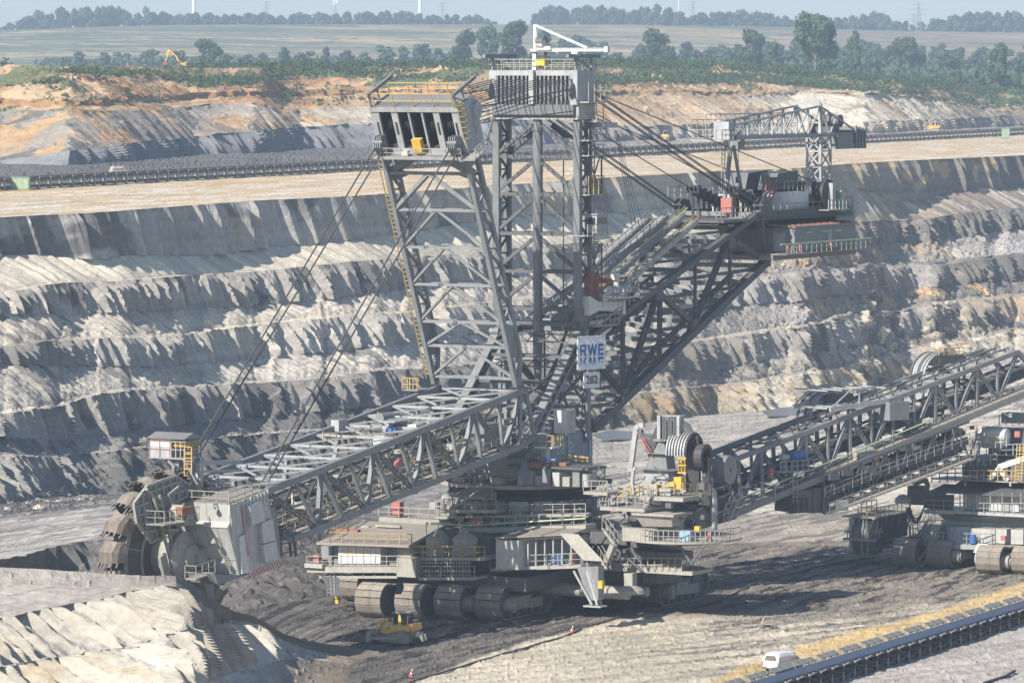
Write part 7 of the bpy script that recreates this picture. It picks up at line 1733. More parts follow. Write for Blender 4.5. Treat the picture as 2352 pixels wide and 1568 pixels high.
# ============ right side: discharge pivot, hopper, round platform
RB = 6.0
m = MB(); c = A.b(1517, 1240, 8.0)
cy_ = c.y; cz_ = c.z
m.lathe(V(c.x - 4.5, cy_, cz_), [(3.0, -.7), (6.15, -.2), (6.15, 0), (3.0, .05)], 48); m.build("round_platform", DUSTST, EX)
m = MB(); m.rail([V(c.x - 4.5 + 6.0 * math.cos(t), cy_ + 6.0 * math.sin(t), cz_) for t in np.linspace(-1.9, 1.9, 22)], 1.15, .7, .04); m.build("round_platform_rail", RAILG, EX)
m = MB(); bx_px(m, 1430, 1212, 1497, 1245, 9.3, 1.3); m.build("oil_tank", DUSTST, EX)
m = MB(); bx_px(m, 1559, 1218, 1584, 1245, 8.0, .9); m.build("blue_cabinet", paint("pale_blue_enamel", (0.25, 0.42, 0.60), .5, 0, .3), EX)
m = MB(); bx_px(m, 1595, 1208, 1606, 1221, 7.5, .6); m.build("yellow_lamp_box", YELLOW, EX)
m = MB(); bx_px(m, 1625, 1222, 1632, 1243, 6.5, .3); m.build("fire_cabinet", REDP, EX)
m = MB()
for (a, b) in (((1405, 1250), (1475, 1310)), ((1560, 1252), (1590, 1295)), ((1620, 1250), (1590, 1290)), ((1450, 1255), (1470, 1290)), ((1395, 1255), (1400, 1310))): m.bar(A.b(*a, 7.5), A.b(*b, 7.5), .2)
bx_px(m, 1425, 1262, 1560, 1288, 5.5, 3); m.build("platform_bracing", DARKST, EX)
m = MB(); bx_px(m, 1395, 1291, 1565, 1311, 6.0, .2); bx_px(m, 1385, 1309, 1590, 1313, 6.2, 4.5); m.build("lower_platform", DUSTST, EX)
m = MB(); m.rail([A.b(1395, 1310, 6.3), A.b(1566, 1311, 6.3), A.b(1592, 1306, 2.5)], 1.3, .8, .04); m.build("lower_platform_rail", RAILG, EX)
m = MB(); m.bar(A.b(1394, 1290, 9.2), A.b(1410, 1250, 9.2), .9, .5); m.stairs(A.b(1398, 1308, 9.6), A.b(1378, 1275, 9.6), .8, (1, 0, 0)); m.bar(A.b(1448, 1315, 7), A.b(1448, 1345, 7), 1.0); m.lathe(A.b(1448, 1362, 7), [(1.5, 0), (1.4, .4), (.5, .9), (.4, 1.6)], 14); m.build("platform_support", DUSTST, EX)
m = MB()        # hopper
P0, P1 = A.b(1460, 1182, 8), A.b(1545, 1182, 8); Q0, Q1 = A.b(1472, 1210, 8), A.b(1540, 1210, 8)
m.hexa([V(5.5, Q0.y, Q0.z), V(7.6, Q0.y, Q0.z), V(7.6, Q1.y, Q1.z), V(5.5, Q1.y, Q1.z), V(4.5, P0.y, P0.z), V(8.2, P0.y, P0.z), V(8.2, P1.y, P1.z), V(4.5, P1.y, P1.z)])
m.box(4.3, 8.4, P0.y - .3, P1.y + .3, P0.z, P0.z + .25); m.tube(V(5, (P0.y + P1.y) / 2 - 1.4, Q0.z - .3), V(5, (P0.y + P1.y) / 2 + 1.4, Q0.z - .3), .8, 14)
m.build("transfer_hopper", DUSTST, EX)
# upper gallery right of the ring with machinery
wk2 = MB(); a = A.b(1378, 1163, 8.5); b = A.b(1480, 1168, 8.5); wk2.box(4, 8.5, a.y, b.y, a.z - .35, a.z); a3 = A.b(1468, 1138, 7.0); b3 = A.b(1585, 1132, 5.5); wk2.box(2, 7.0, a3.y, b3.y, a3.z - .4, a3.z)
a4 = A.b(1340, 1128, 9); b4 = A.b(1395, 1129, 9); wk2.box(6, 9, a4.y, b4.y, a4.z - .3, a4.z)
wk2.build("discharge_gallery", DUSTST, EX)
m = MB(); m.rail([V(8.5, a.y, a.z), V(8.5, b.y, b.z)], 1.15, 1.0, .04); m.rail([V(9, a4.y, a4.z), V(9, b4.y, b4.z)], 1.1, .9, .04); m.build("discharge_gallery_rail", RAILG, EX)
m = MB(); m.rail([V(7, a3.y, a3.z), V(7, b3.y, b3.z), V(3, b3.y + 1, a3.z)], 1.1, 1.0, .045); m.rail([V(7.2, a3.y - 2.6, a.z + .2), V(7.1, a3.y, a3.z)], 1.1, 1.0, .05); m.build("discharge_gallery_rail", RAILY, EX)
m = MB(); m.stairs(V(7.3, b.y - .5, a.z), V(7.2, a3.y + 1.5, a3.z), .8, (1, 0, 0)); m.stairs(A.b(1378, 1165, 8), A.b(1390, 1128, 7), .8, (1, 0, 0)); m.stairs(A.b(1415, 1248, 8.5), A.b(1388, 1212, 8.5), .9, (1, 0, 0)); m.build("gallery_stair", DUSTST, EX)
m = MB()
for (u0, v0, u1, v1, b_, d_) in ((1478, 1078, 1535, 1125, 3, 3), (1462, 1122, 1495, 1140, 6.4, 1.5), (1495, 1112, 1508, 1138, 6.2, 1), (1512, 1120, 1540, 1138, 5.8, 1.4)): bx_px(m, u0, v0, u1, v1, b_, d_)
m.build("drive_house", LIGHTST, EX)
m = MB(); bx_px(m, 1548, 1095, 1564, 1122, 5.8, 1); bx_px(m, 1536, 1106, 1547, 1117, 6.2, .8); m.build("yellow_cabinet", YELLOW, EX)
m = MB(); 
for i in range(3):
    for j in (0, 1): m.bar(A.b(1559 + i * 7, 1053, 5), A.b(1559 + i * 7, 1085, 5), .14)
for v in (1052, 1068, 1085): m.bar(A.b(1557, v, 5), A.b(1576, v, 5), .14)
m.build("yellow_ladder_cage", YELLOW, EX)
# cable tower
m = MB(); t0 = A.b(1498, 1080, 1.5); 
m.prism([A.b(1478, 1080, 1.5), A.b(1533, 1080, 1.5), A.b(1526, 1020, 1.5), A.b(1512, 1015, 1.5), A.b(1500, 1040, 1.5)], (-1.8, 0, 0)); ct_ = A.b(1520, 1020, .6)
m.tube(V(.6, ct_.y, A.b(1520, 1060, .6).z), V(.6, ct_.y, A.b(1520, 1008, .6).z), .75, 16); m.tube(V(.6, ct_.y, A.b(1520, 1012, .6).z), V(.6, ct_.y, A.b(1520, 1006, .6).z), 1.1, 16)
bx_px(m, 1465, 1078, 1545, 1082, 3.5, 4.5); m.build("cable_tower_base", GREYST, EX)
m = MB(); bx_px(m, 1509, 953, 1516, 1012, 1.6, .6); bx_px(m, 1554, 957, 1560, 1008, 1.6, .6); bx_px(m, 1509, 953, 1562, 957, 1.4, 1.4); bx_px(m, 1516, 1008, 1558, 1013, 1.4, 1.4); m.build("cable_frame", LIGHTST, EX)
m = MB()
for k in range(12):
    v = 962 + k * 3.9; m.tube(A.b(1518, v, 1.2), A.b(1553, v, 1.2), .1, 6)
for u in (1524, 1536, 1548): m.bar(A.b(u, 958, 1.8), A.b(u, 1008, 1.8), .12)
for k in range(9):
    a = A.b(1474, 985 + k * .8, 1.5); b = A.b(1509, 978 + k * 4, 1.5); mid = (a + b) / 2 - V(0, 0, 1.3 + .12 * k); q1 = a.lerp(mid, .5) - V(0, 0, .2); q2 = mid.lerp(b, .5) - V(0, 0, .2)
    m.path([a, q1, mid, q2, b], .07, 5)
for k in range(8):
    m.path([A.b(1562, 960 + k * 5, 1.0), A.b(1585 + k, 975 + k * 4, .6), A.b(1596 - k, 1005 + k * 3, .4)], .08, 5)
m.build("cable_bundle", DARKST, EX)
m = MB(); arc = [A.b(1448, 1082, 2), A.b(1455, 1030, 2), A.b(1461, 985, 2), A.b(1467, 977, 2), A.b(1479, 975, 2)]
for i in range(4): m.bar(arc[i], arc[i + 1], .5, .35, up=(1, 0, 0))
arc = [A.b(1455, 1135, 6), A.b(1452, 1105, 6), A.b(1455, 1080, 6), A.b(1460, 1072, 6)]
for i in range(3): m.bar(arc[i], arc[i + 1], .3, .3, up=(1, 0, 0))
m.build("bent_cable_arm", LIGHTST, EX)
m = MB(); m.bar(A.b(1463, 990, 2.1), A.b(1493, 1042, 2.1), .1); m.bar(A.b(1476, 1003, 2.1), A.b(1496, 1036, 2.1), .1); m.build("red_strut", REDP, EX)
def cable_sheave(fr_pt_c, r, w_, axis_l=True, parent=EX, nm="cable_slide", frame_b=None):
    m = MB()
    return m
m = MB(); c = A.b(1572, 1038, .5)
for k in range(7): m.ring(c + V(0, -1.0 + k * .33, 0), (0, 1, 0), 2.0, 2.15, .16, 20, 0 if False else -.1, math.pi * .95)
m.build("cable_slide", LIGHTST, EX)
m = MB()
for k in range(7): m.ring(c + V(0, -.84 + k * .33, 0), (0, 1, 0), 1.85, 2.02, .16, 20, -.1, math.pi * .95)
for u in (1580, 1590, 1600): m.bar(A.b(u, 1000, .3), A.b(u + 4, 1150, .3), .5)
m.bar(A.b(1622, 1050, 0), A.b(1626, 1165, 0), .8, .5); m.ring(A.b(1612, 1050, 0), (0, 1, 0), .9, 1.4, 1.2, 20); m.build("slewing_cable_guide", BLACKST, EX)
m = MB(); c = A.b(1664, 1078, -5); m.ring(c, (0, 1, 0), .2, 1.5, 1.4, 24); m.build("bridge_head_drum", GREYST, EX)
m = MB(); bx_px(m, 1483, 1040, 1555, 1044, 2, 2.5); m.build("cable_table", LIGHTST, EX)
m = MB()
for i in range(90):
    u = rnd.uniform(1385, 1620); v = rnd.uniform(1090, 1235); b_ = rnd.uniform(1, 7); p = A.b(u, v, b_); s = rnd.uniform(.1, .4)
    if i % 3 == 0: m.box(p.x - s, p.x + s, p.y - s, p.y + s, p.z - s, p.z + s)
    else: m.bar(p, p + V(rnd.uniform(-1, 1), rnd.uniform(-1.6, 1.6), rnd.uniform(-1.2, 1.2)), .1)
m.build("pivot_fitting", DARKST, EX)
m = MB(); 
m.lathe(V(-1, 14.5, 0), [(3.4, 3.0), (3.4, 7.5), (2.2, 8.6), (2.2, Z1 - 1)], 30); m.box(-3, 3, 6, 14, Z5 - 1.2, Z5); m.build("pivot_column", DARKST, EX)
# ------------------------------------------------------------------ discharge bridge
BR = Frame(1.1, 500.0, math.cos(rad(38)), math.sin(rad(38)))
DB = empty("conveyor_bridge", (BR.ox + BR.bx * 30, BR.oy + BR.by * 30, 0), BR.ang)
tag(DB, "long grey lattice conveyor bridge rising right from the excavator to the second machine", "conveyor bridge")
OFF = Vector((30, 0, 0))
NL = -2.7
def BL(u, v, lat=NL): return BR.l(u, v, lat) - OFF
a0, a1 = BL(1643, 1072), BL(2338, 808); c0_, c1_ = BL(1650, 1182), BL(2400, 873)
m = MB()
for s_ in (NL, -NL):
    UA, UB, LA, LB = (a0.x, a0.z), (a1.x, a1.z), (c0_.x, c0_.z), (c1_.x, c1_.z)
    tt_ = (a1.x - c0_.x) / (c1_.x - c0_.x)
    truss_side(m, UA, UB, LA, (a1.x, c0_.z + (c1_.z - c0_.z) * tt_), 7, s_, .38, .5)
    m.bar(V(a1.x, s_, a1.z), V(c1_.x, s_, c1_.z - .4), .4, .5); m.bar(V(a1.x, s_, c0_.z + (c1_.z - c0_.z) * tt_), V(c1_.x, s_, c1_.z), .5, .6)
    m.bar(V(a0.x, s_, a0.z), BL(1613, 1160, s_) if s_ == NL else V(BL(1613, 1160).x, s_, BL(1613, 1160).z), .5, .6)
m.build("bridge_truss", GREYST, DB)
m = MB()
for i in range(15):
    t = i / 14; p = V(a0.x + (a1.x - a0.x) * t, 0, a0.z + (a1.z - a0.z) * t); q = V(p.x, 0, c0_.z + (c1_.z - c0_.z) * (p.x - c0_.x) / (c1_.x - c0_.x))
    m.bar(p + V(0, NL, 0), p - V(0, NL, 0), .26, .28); m.bar(q + V(0, NL, 0), q - V(0, NL, 0), .3, .4)
    if i < 14:
        t2 = (i + 1) / 14; p2 = V(a0.x + (a1.x - a0.x) * t2, 0, a0.z + (a1.z - a0.z) * t2)
        sg = 1 if i % 2 else -1
        m.bar(p + V(0, NL * sg, 0), p2 - V(0, NL * sg, 0), .22, .22)
m.build("bridge_bracing", GREYST, DB)
m = MB(); g0 = V(c0_.x - 3, 0, c0_.z + .3); g1 = V(c1_.x, 0, c1_.z + 1.0)
m.bar(g0 + V(0, 0, 1), g1 + V(0, 0, .6), 2.2, .15); m.bar(g0 + V(0, 0, .1), g1, 2.0, .12); m.build("bridge_belt", RUBBER, DB)
m = MB()
for l in (-1.3, 1.3): m.bar(g0 + V(0, l, .2), g1 + V(0, l, .2), .16, .8); m.bar(g0 + V(0, l * 1.15, 1.3), g1 + V(0, l * 1.15, 1.0), .3, .25)
for i in range(40):
    p = g0.lerp(g1, i / 40); m.bar(p + V(0, -1.3, .9), p + V(0, 1.3, .9), .18)
m.build("belt_stringer", DARKST, DB)
m = MB(); wa = V(c0_.x, NL - .7, c0_.z + .05); wb = V(c1_.x, NL - .7, c1_.z + .05); m.bar(wa, wb, 1.1, .12); m.bar(wa + V(0, -.5, -.35), wb + V(0, -.5, -.35), .12, .6); m.bar(V(c0_.x, -NL + .7, c0_.z), V(c1_.x, -NL + .7, c1_.z), 1.0, .12); m.build("bridge_walkway", WALK, DB)
m = MB(); m.rail([wa + V(0, -.5, 0), wb + V(0, -.5, 0)], 1.1, 1.4, .035); m.rail([wa + V(0, 6.8, 0), wb + V(0, 6.8, 0)], 1.1, 1.6, .035); m.build("bridge_walkway_rail", RAILG, DB)
m = MB(); m.tube(wa + V(0, -.62, 1.2), wa.lerp(wb, .62) + V(0, -.62, 1.2), .07, 6); m.build("green_pipe", PIPEG, DB)
m = MB(); m.tube(V(c0_.x, NL - .3, c0_.z + .6), V(c1_.x, NL - .3, c1_.z + .6), .06, 6); m.tube(V(a0.x, .8, a0.z + .3), V(a1.x, .8, a1.z + .3), .1, 6); m.tube(V(a0.x, -.8, a0.z + .3), V(a1.x, -.8, a1.z + .3), .1, 6); m.build("cable_tray", DARKST, DB)
# cable slides
for k, (u, v, r_) in enumerate(((1893, 962, 3.1), (2148, 868, 2.9))):
    c = BL(u, v, 3.5)
    sl_ = empty("cable_slide", (0, 0, 0), 0, DB)
    m = MB(); md_ = MB()
    for j in range(6):
        w_ = c + V(0, -1.1 + j * .42, 0)
        (m if j % 3 != 2 else md_).ring(w_, (0, 1, 0), r_ - .12, r_ + (.05 if j % 2 else 0), .3, 26, 1.3, math.pi + .55)
    m.build("slide_band", LIGHTST, sl_); 
    for j in range(4): md_.bar(c + V(0, -1.2, 0), c + V(math.cos(1.5 + j * .55) * r_, -1.2, math.sin(1.5 + j * .55) * r_), .12)
    md_.box(c.x - .6, c.x + 3.2, c.y - 1.3, c.y + 1.3, c.z + r_ - 1.5, c.z + r_ - .3)
    md_.bar(c + V(0, -1.2, 0), c + V(0, -1.2, -5), .3); md_.bar(c + V(2.5, -1.2, 1.4), c + V(2.5, -1.2, -4), .25); md_.build("slide_frame", DARKST, sl_)
    m = MB(); m.rail([c + V(-.6, -1.3, r_ - .3), c + V(3.2, -1.3, r_ - .3)], .8, .8, .04); m.build("slide_rail", RAILY, sl_)
# service gantry on the bridge
m = MB(); g = BL(1885, 941); h = BL(2035, 936)
xa, xb2 = g.x + 1, h.x
zg = g.z
for l in (NL - .4, -NL + .4): m.bar(V(xa, l, zg), V(xb2, l, zg + .6), .3, .5); m.bar(V((xa + xb2) / 2, l, zg + .3), V((xa + xb2) / 2, l, zg + 2), .14); m.bar(V(xa + 3, l, zg + 2.0), V(xb2 - 2, l, zg + 2.2), .2); m.bar(V(xa, l, zg), V(xa + 3, l, zg + 2), .15); m.bar(V(xb2, l, zg + .5), V(xb2 - 2, l, zg + 2.2), .15)
for x in np.linspace(xa, xb2, 5): m.bar(V(x, NL, zg + .1), V(x, -NL, zg + .1), .2); m.bar(V(x, NL, zg + 2), V(x, -NL, zg + 2), .15)
m.build("service_gantry", LIGHTST, DB)
m = MB(); p = BL(2060, 941, NL - .6); m.box(p.x - 1.6, p.x + 1.3, NL - 1.2, NL + 1.5, p.z - 1.1, p.z + .9); m.build("gantry_cabin", GREYST, DB)
# fittings on the bridge
m = MB(); p = BL(1981, 1046, NL - .3); m.tube(p - V(1.4, 0, 0), p + V(1.2, 0, 0), .95, 18); m.tube(p + V(1.2, 0, 0), p + V(1.6, 0, 0), .6, 14); m.build("drive_motor", DUSTST, DB)
m = MB(); p = BL(2007, 1049, NL - .5); m.box(p.x - .35, p.x + .35, p.y - .5, p.y + .2, p.z - .7, p.z + .8); m.build("yellow_brake_guard", YELLOW, DB)
m = MB(); p = BL(1833, 1045, NL - .5); m.tube(p - V(.9, 0, 0), p + V(.9, 0, 0), .5, 12); m.build("blue_motor", BLUEP, DB)
m = MB(); p = BL(1811, 1048, NL - .5); m.box(p.x - 2.0, p.x + 2.8, NL - 1.5, NL - .2, p.z - 1.6, p.z - 1.5); m.rail([V(p.x - 2, NL - 1.5, p.z - 1.5), V(p.x + 2.8, NL - 1.5, p.z - 1.5)], 1.1, .8, .04); m.ladder(V(p.x, NL - 1.6, p.z - 5), V(p.x, NL - 1.6, p.z - 1.5), .6, (1, 0, 0)); m.tube(V(p.x - 1.4, NL - .8, p.z), V(p.x - .4, NL - .8, p.z), .35, 10); m.build("motor_platform", LIGHTST, DB)
m = MB(); p = BL(2083, 1026, NL - .8); m.box(p.x - 1.2, p.x + 1.8, p.y - .3, p.y + .3, p.z - .4, p.z + .1); m.box(p.x - .5, p.x + .6, p.y - .32, p.y - .3, p.z + .1, p.z + .8); m.build("number_plate", WHITEP, DB)
for u, v in ((1935, 1090), (2146, 1070), (2065, 1090), (1770, 1085)):
    m = MB(); p = BL(u, v, NL - .9); m.box(p.x - .25, p.x + .25, p.y - .2, p.y + .2, p.z - .5, p.z + .5); m.build("fire_cabinet", REDP, DB)
for u, v in ((1750, 1110), (1780, 1120), (1705, 1120)):
    m = MB(); p = BL(u, v, NL - 1.3); m.bar(p, p - V(0, 0, 1.9), .1); m.box(p.x - .2, p.x + 1.2, p.y - .1, p.y + .15, p.z, p.z + .15); m.build("lamp_post", LIGHTST, DB)
m = MB(); m2 = MB()
for i in range(150):
    t = rnd.random(); x = c0_.x + (c1_.x - c0_.x) * t; l = rnd.uniform(-2.5, 2.5); z_ = c0_.z + (c1_.z - c0_.z) * t + rnd.uniform(.2, 2.3); s = rnd.uniform(.1, .45)
    if i % 2: (m if i % 4 == 1 else m2).box(x - s, x + s, l - s, l + s, z_ - s * .6, z_ + s * .6)
    else: (m if i % 4 == 0 else m2).bar(V(x, l, z_), V(x + rnd.uniform(-2, 2), l + rnd.uniform(-1, 1), z_ + rnd.uniform(-.8, .8)), .1)
m.build("bridge_fitting", DARKST, DB); m2.build("bridge_fitting", DUSTST, DB)
# tail girder at the hopper
m = MB(); p0 = BL(1545, 1215, NL + .3); p1 = BL(1690, 1165, NL + .3)
m.prism([V(p0.x, NL + .2, p0.z - .9), V(p0.x, NL + .2, p0.z + .8), V(p1.x, NL + .2, p1.z + 1.6), V(p1.x, NL + .2, p1.z - 1.2)], (0, 5.0, 0))
m.build("tail_girder", DARKST, DB)
m = MB(); q = BL(1636, 1140, NL - .5); m.bar(BL(1628, 1118, NL - .6), BL(1640, 1128, NL - .6), .4); m.bar(BL(1640, 1128, NL - .6), BL(1642, 1215, NL - .6), .45); m.stairs(BL(1668, 1196, NL - 1.6), BL(1690, 1150, NL - 1.2), .8, (0, 1, 0)); m.build("tail_gallery", LIGHTST, DB)

# ------------------------------------------------------------------ second machine (belt wagon)
G2 = Frame(53.7, 541.0, -0.5, -0.866)
BW = empty("belt_wagon", (G2.ox, G2.oy, 0), G2.ang)
tag(BW, "tracked belt wagon with round white deck and panelled cabins at the right edge", "belt wagon")
EX_save, A_save = EX, A
EX = BW; A = G2
for (u, v) in ((2087, 1300), (2168, 1303), (2281, 1317), (2362, 1319)): track(u, v, w_=2.9, h=3.0, L=10, gear=(u > 2100))
for (u, v) in ((2068, 1278), (2252, 1290)):
    m = MB(); p = A.g(u + 4, v + 24); m.tube(p + V(-1.0, -1.0, 1.4), p + V(-1.0, .2, 1.4), .85, 16); m.prism([p + V(.4, -.9, 2.2), p + V(-.8, -.9, 3.1), p + V(-2.6, -.9, 2.2)], (0, 1.3, 0)); m.build("drive_hood", WHITEP, BW)
def rzz(v, b): Y = A.oy - b; return HC - (v - V0) / F * Y
ZA = rzz(1250, 9.0); ZBk = rzz(1178, 6.5)
print("wagon", ZA, ZBk)
m = MB(); m.lathe(V(0, 0, 0), [(7.5, ZA - .7), (8.9, ZA - .6), (8.95, ZA - .1), (8.6, ZA)], 60); m.build("round_deck", LIGHTST, BW)
m = MB(); m.rail(ring_pts(8.8, ZA, -2.4, 2.4, 30), 1.15, 1.4, .04); m.build("round_deck_rail", RAILG, BW)
m = MB(); m.lathe(V(0, 0, 0), [(5.2, ZA), (5.2, ZBk - 2), (5.0, ZBk - 1.2), (6.0, ZBk - .4)], 50); m.build("ring_wall", LIGHTST, BW)
m = MB(); m.lathe(V(0, 0, 0), [(4.0, .8), (7.0, 1.6), (7.5, ZA - .701)], 40); m.build("undercarriage_frame", DARKST, BW)
bxw = lambda m, u0, v0, u1, v1, b, d: bx_px(m, u0, v0, u1, v1, b, d)
m = MB(); bxw(m, 2165, 1178, 2420, 1184, 7.0, 11); bxw(m, 2122, 1170, 2191, 1182, 6.4, 6); m.build("upper_deck", LIGHTST, BW)
m = MB(); bxw(m, 2212, 1130, 2342, 1175, 5.4, 6); eh = m.build("panelled_cabin", WHITEP, BW)
m = MB()
for u in (2214, 2222, 2229, 2248, 2256, 2264, 2281, 2299, 2306, 2322, 2329, 2340): m.bar(A.b(u, 1131, 5.42), A.b(u, 1175, 5.42), .05)
m.build("panel_joint", GREYST, eh)
m = MB()
for u0, u1 in ((2221, 2247), (2300, 2326)): bxw(m, u0, 1131, u1, 1135, 5.8, .3); bxw(m, u0 + 1, 1137, u1 - 6, 1174, 5.45, .03)
m.build("door", LIGHTST, eh)
m = MB()
for u in (2287, 2306): c = A.b(u, 1141, 5.46); m.prism([V(5.46, c.y - .16, c.z - .14), V(5.46, c.y + .16, c.z - .14), V(5.46, c.y, c.z + .16)], (.02, 0, 0))
m.build("warning_triangle", TRIY, eh)
m = MB(); bxw(m, 2122, 1133, 2190, 1170, 5.0, .2); bxw(m, 2125, 1160, 2180, 1162, 5.6, .3); m.build("dark_cabin_bay", DARKST, BW)
m = MB(); p, q = A.b(2165, 1130, 6.8), A.b(2352, 1130, 6.8); m.hexa([V(6.8, p.y, p.z - .1), V(6.8, q.y + 4, p.z - .1), V(1.5, q.y + 4, p.z + .9), V(1.5, p.y, p.z + .9), V(6.8, p.y, p.z), V(6.8, q.y + 4, p.z), V(1.5, q.y + 4, p.z + 1), V(1.5, p.y, p.z + 1)])
p, q = A.b(2121, 1133, 6.4), A.b(2168, 1133, 6.4); m.hexa([V(6.4, p.y, p.z - .1), V(6.4, q.y, p.z - .1), V(2, q.y, p.z + .7), V(2, p.y + .6, p.z + .7), V(6.4, p.y, p.z), V(6.4, q.y, p.z), V(2, q.y, p.z + .8), V(2, p.y + .6, p.z + .8)])
m.build("cabin_roof", DARKST, BW)
m = MB()
for u in (2205, 2248, 2275, 2302, 2325, 2345): m.bar(A.b(u, 1132, 6.7), A.b(u, 1178, 6.7), .1)
m.rail([A.b(2190, 1178, 7.1), A.b(2400, 1179, 7.1)], 1.15, 1.2, .04); m.rail([A.b(2122, 1170, 6.4), A.b(2190, 1172, 6.4)], 1.1, 1.2, .04)
m.build("upper_deck_rail", RAILG, BW)
m = MB(); bxw(m, 2140, 1098, 2215, 1104, 4, 4); bxw(m, 2212, 1103, 2338, 1107, 5, 5); bxw(m, 2214, 1107, 2218, 1116, 5, .3); bxw(m, 2318, 1107, 2322, 1116, 5, .3); m.build("top_gallery", LIGHTST, BW)
m = MB(); m.rail([A.b(2212, 1103, 5), A.b(2340, 1104, 5)], 1.15, .9, .045); m.build("top_gallery_rail", RAILY, BW)
m = MB(); m.rail([A.b(2140, 1098, 4), A.b(2212, 1098, 4)], 1.1, .9, .045); m.rail([A.b(2140, 1108, 3), A.b(2212, 1108, 3)], 1.1, .9, .045); m.build("top_gallery_rail", DARKST, BW)
m = MB(); m.bar(A.b(2272, 1103, 4.5), A.b(2300, 1070, 4.5), .6, .5); m.bar(A.b(2316, 1103, 4.5), A.b(2295, 1072, 4.5), .6, .5); m.bar(A.b(2295, 1072, 4.5), A.b(2420, 1030, 4.5), .5, .6); m.build("support_trestle", WHITEP, BW)
m = MB(); bxw(m, 2210, 1050, 2400, 1102, 1.0, 5); bxw(m, 2270, 985, 2420, 1050, -1, 4); m.build("wagon_superstructure", DARKST, BW)
m = MB(); bxw(m, 2300, 948, 2420, 975, -2, 2); m.build("side_cabinets", GREYST, BW)
m = MB()
for k in range(9): bxw(m, 2302 + k * 8, 950, 2308 + k * 8, 972, -1.95, .04)
m.rail([A.b(2295, 978, -1.5), A.b(2420, 972, -1.5)], 1.2, .8, .04); m.rail([A.b(2250, 1048, 2), A.b(2420, 1040, 2)], 1.2, .8, .04); m.rail([A.b(2200, 1072, 3), A.b(2290, 1066, 3)], 1.2, .8, .04); m.build("superstructure_rail", LIGHTST, BW)
m = MB(); c = A.b(2297, 1002, 1.5); m.tube(c - V(0, 2.0, 0), c + V(0, .6, 0), 1.1, 20); m.lathe(c + V(0, .6, 0), [(1.1, 0), (.9, .3), (.2, .5)], 20, axis=(0, 1, 0)); m.tube(A.b(2260, 1000, 2) - V(0, .8, 0), A.b(2260, 1000, 2) + V(0, .8, 0), .6, 14); m.build("drum_motor", WHITEP, BW)
m = MB(); bxw(m, 2255, 1012, 2300, 1030, 2.2, .8); m.rail([A.b(2235, 1032, 3), A.b(2312, 1026, 3)], 1.2, .7, .04); m.stairs(A.b(2236, 1045, 3.2), A.b(2252, 1000, 3.2), .8, (0, 1, 0)); m.ladder(A.b(2345, 1100, 4), A.b(2350, 1020, 4), .7, (0, 1, 0)); m.build("motor_gallery", LIGHTST, BW)
m = MB(); bxw(m, 2274, 1008, 2282, 1018, 2.6, .5); m.ladder(A.b(2338, 1108, 5.5), A.b(2344, 1020, 5.5), .8, (0, 1, 0)); m.build("yellow_guard", YELLOW, BW)
m = MB(); bxw(m, 2227, 978, 2234, 986, 1, .5); bxw(m, 2330, 990, 2342, 1004, 3, .4); bxw(m, 2298, 1230, 2309, 1241, 8.5, .5); m.build("fire_cabinet", REDP, BW)
m = MB(); 
for (u0, v0, u1, v1) in ((2222, 1212, 2285, 1248), (2287, 1214, 2312, 1248)): bxw(m, u0, v0, u1, v1, 7.6, 2)
bxw(m, 2118, 1206, 2158, 1245, 6.6, 2); bxw(m, 2322, 1215, 2350, 1250, 7.8, 2); m.build("deck_container", PLATE, BW)
m = MB(); c = A.b(2203, 1246, 7.4); m.tube(c, c + V(0, 0, 1.9), 1.35, 24); m.build("blue_grey_tank", paint("blue_grey_tank", (0.23, 0.29, 0.34), .5, 0, .3), BW)
m = MB(); c = A.b(2235, 1247, 8.4); m.tube(c, c + V(0, 0, .95), .38, 14); m.build("blue_barrel", BLUEP, BW)
m = MB(); m.stairs(A.b(2104, 1306, 9.5), A.b(2148, 1245, 9.2), .9, (0, 1, 0)); m.ring(A.b(2109, 1288, 9.6), (0, 1, 0), .62, .68, .06, 18); m.stairs(A.b(2110, 1236, 7), A.b(2140, 1195, 6.5), .8, (0, 1, 0)); m.build("access_stair", GREYST, BW)
m = MB()
for k in range(3): 
    a, b = A.b(2088, 1160 + k * 3, 6), A.b(2122, 1165, 5); mid = (a + b) / 2 - V(0, 0, 1.4 + k * .2); m.path([a, a.lerp(mid, .5) - V(0, 0, .5), mid, mid.lerp(b, .5) - V(0, 0, .3), b], .09, 5)
    m.path([A.b(2082 + k * 2, 1165, 6.2), A.b(2084 + k * 3, 1185, 6.2), A.b(2090 + k * 4, 1200, 6.2)], .07, 5)
m.build("hanging_cable", BLACKST, BW)
m = MB(); c = A.b(2074, 1155, 6.2); m.lathe(c, [(.9, 0), (.9, .5), (.5, .9), (.1, 1.0)], 14); m.build("cable_cone", LIGHTST, BW)
m = MB(); bxw(m, 2084, 1115, 2122, 1160, 3, 1.5); m.bar(A.b(2100, 1113, 3.2), A.b(2128, 1100, 3.2), .4); m.bar(A.b(2126, 1100, 3.2), A.b(2132, 1118, 3.2), .4); m.rail([A.b(2084, 1112, 3.2), A.b(2122, 1110, 3.2)], 1, .6, .05); m.build("slip_ring_house", DARKST, BW)
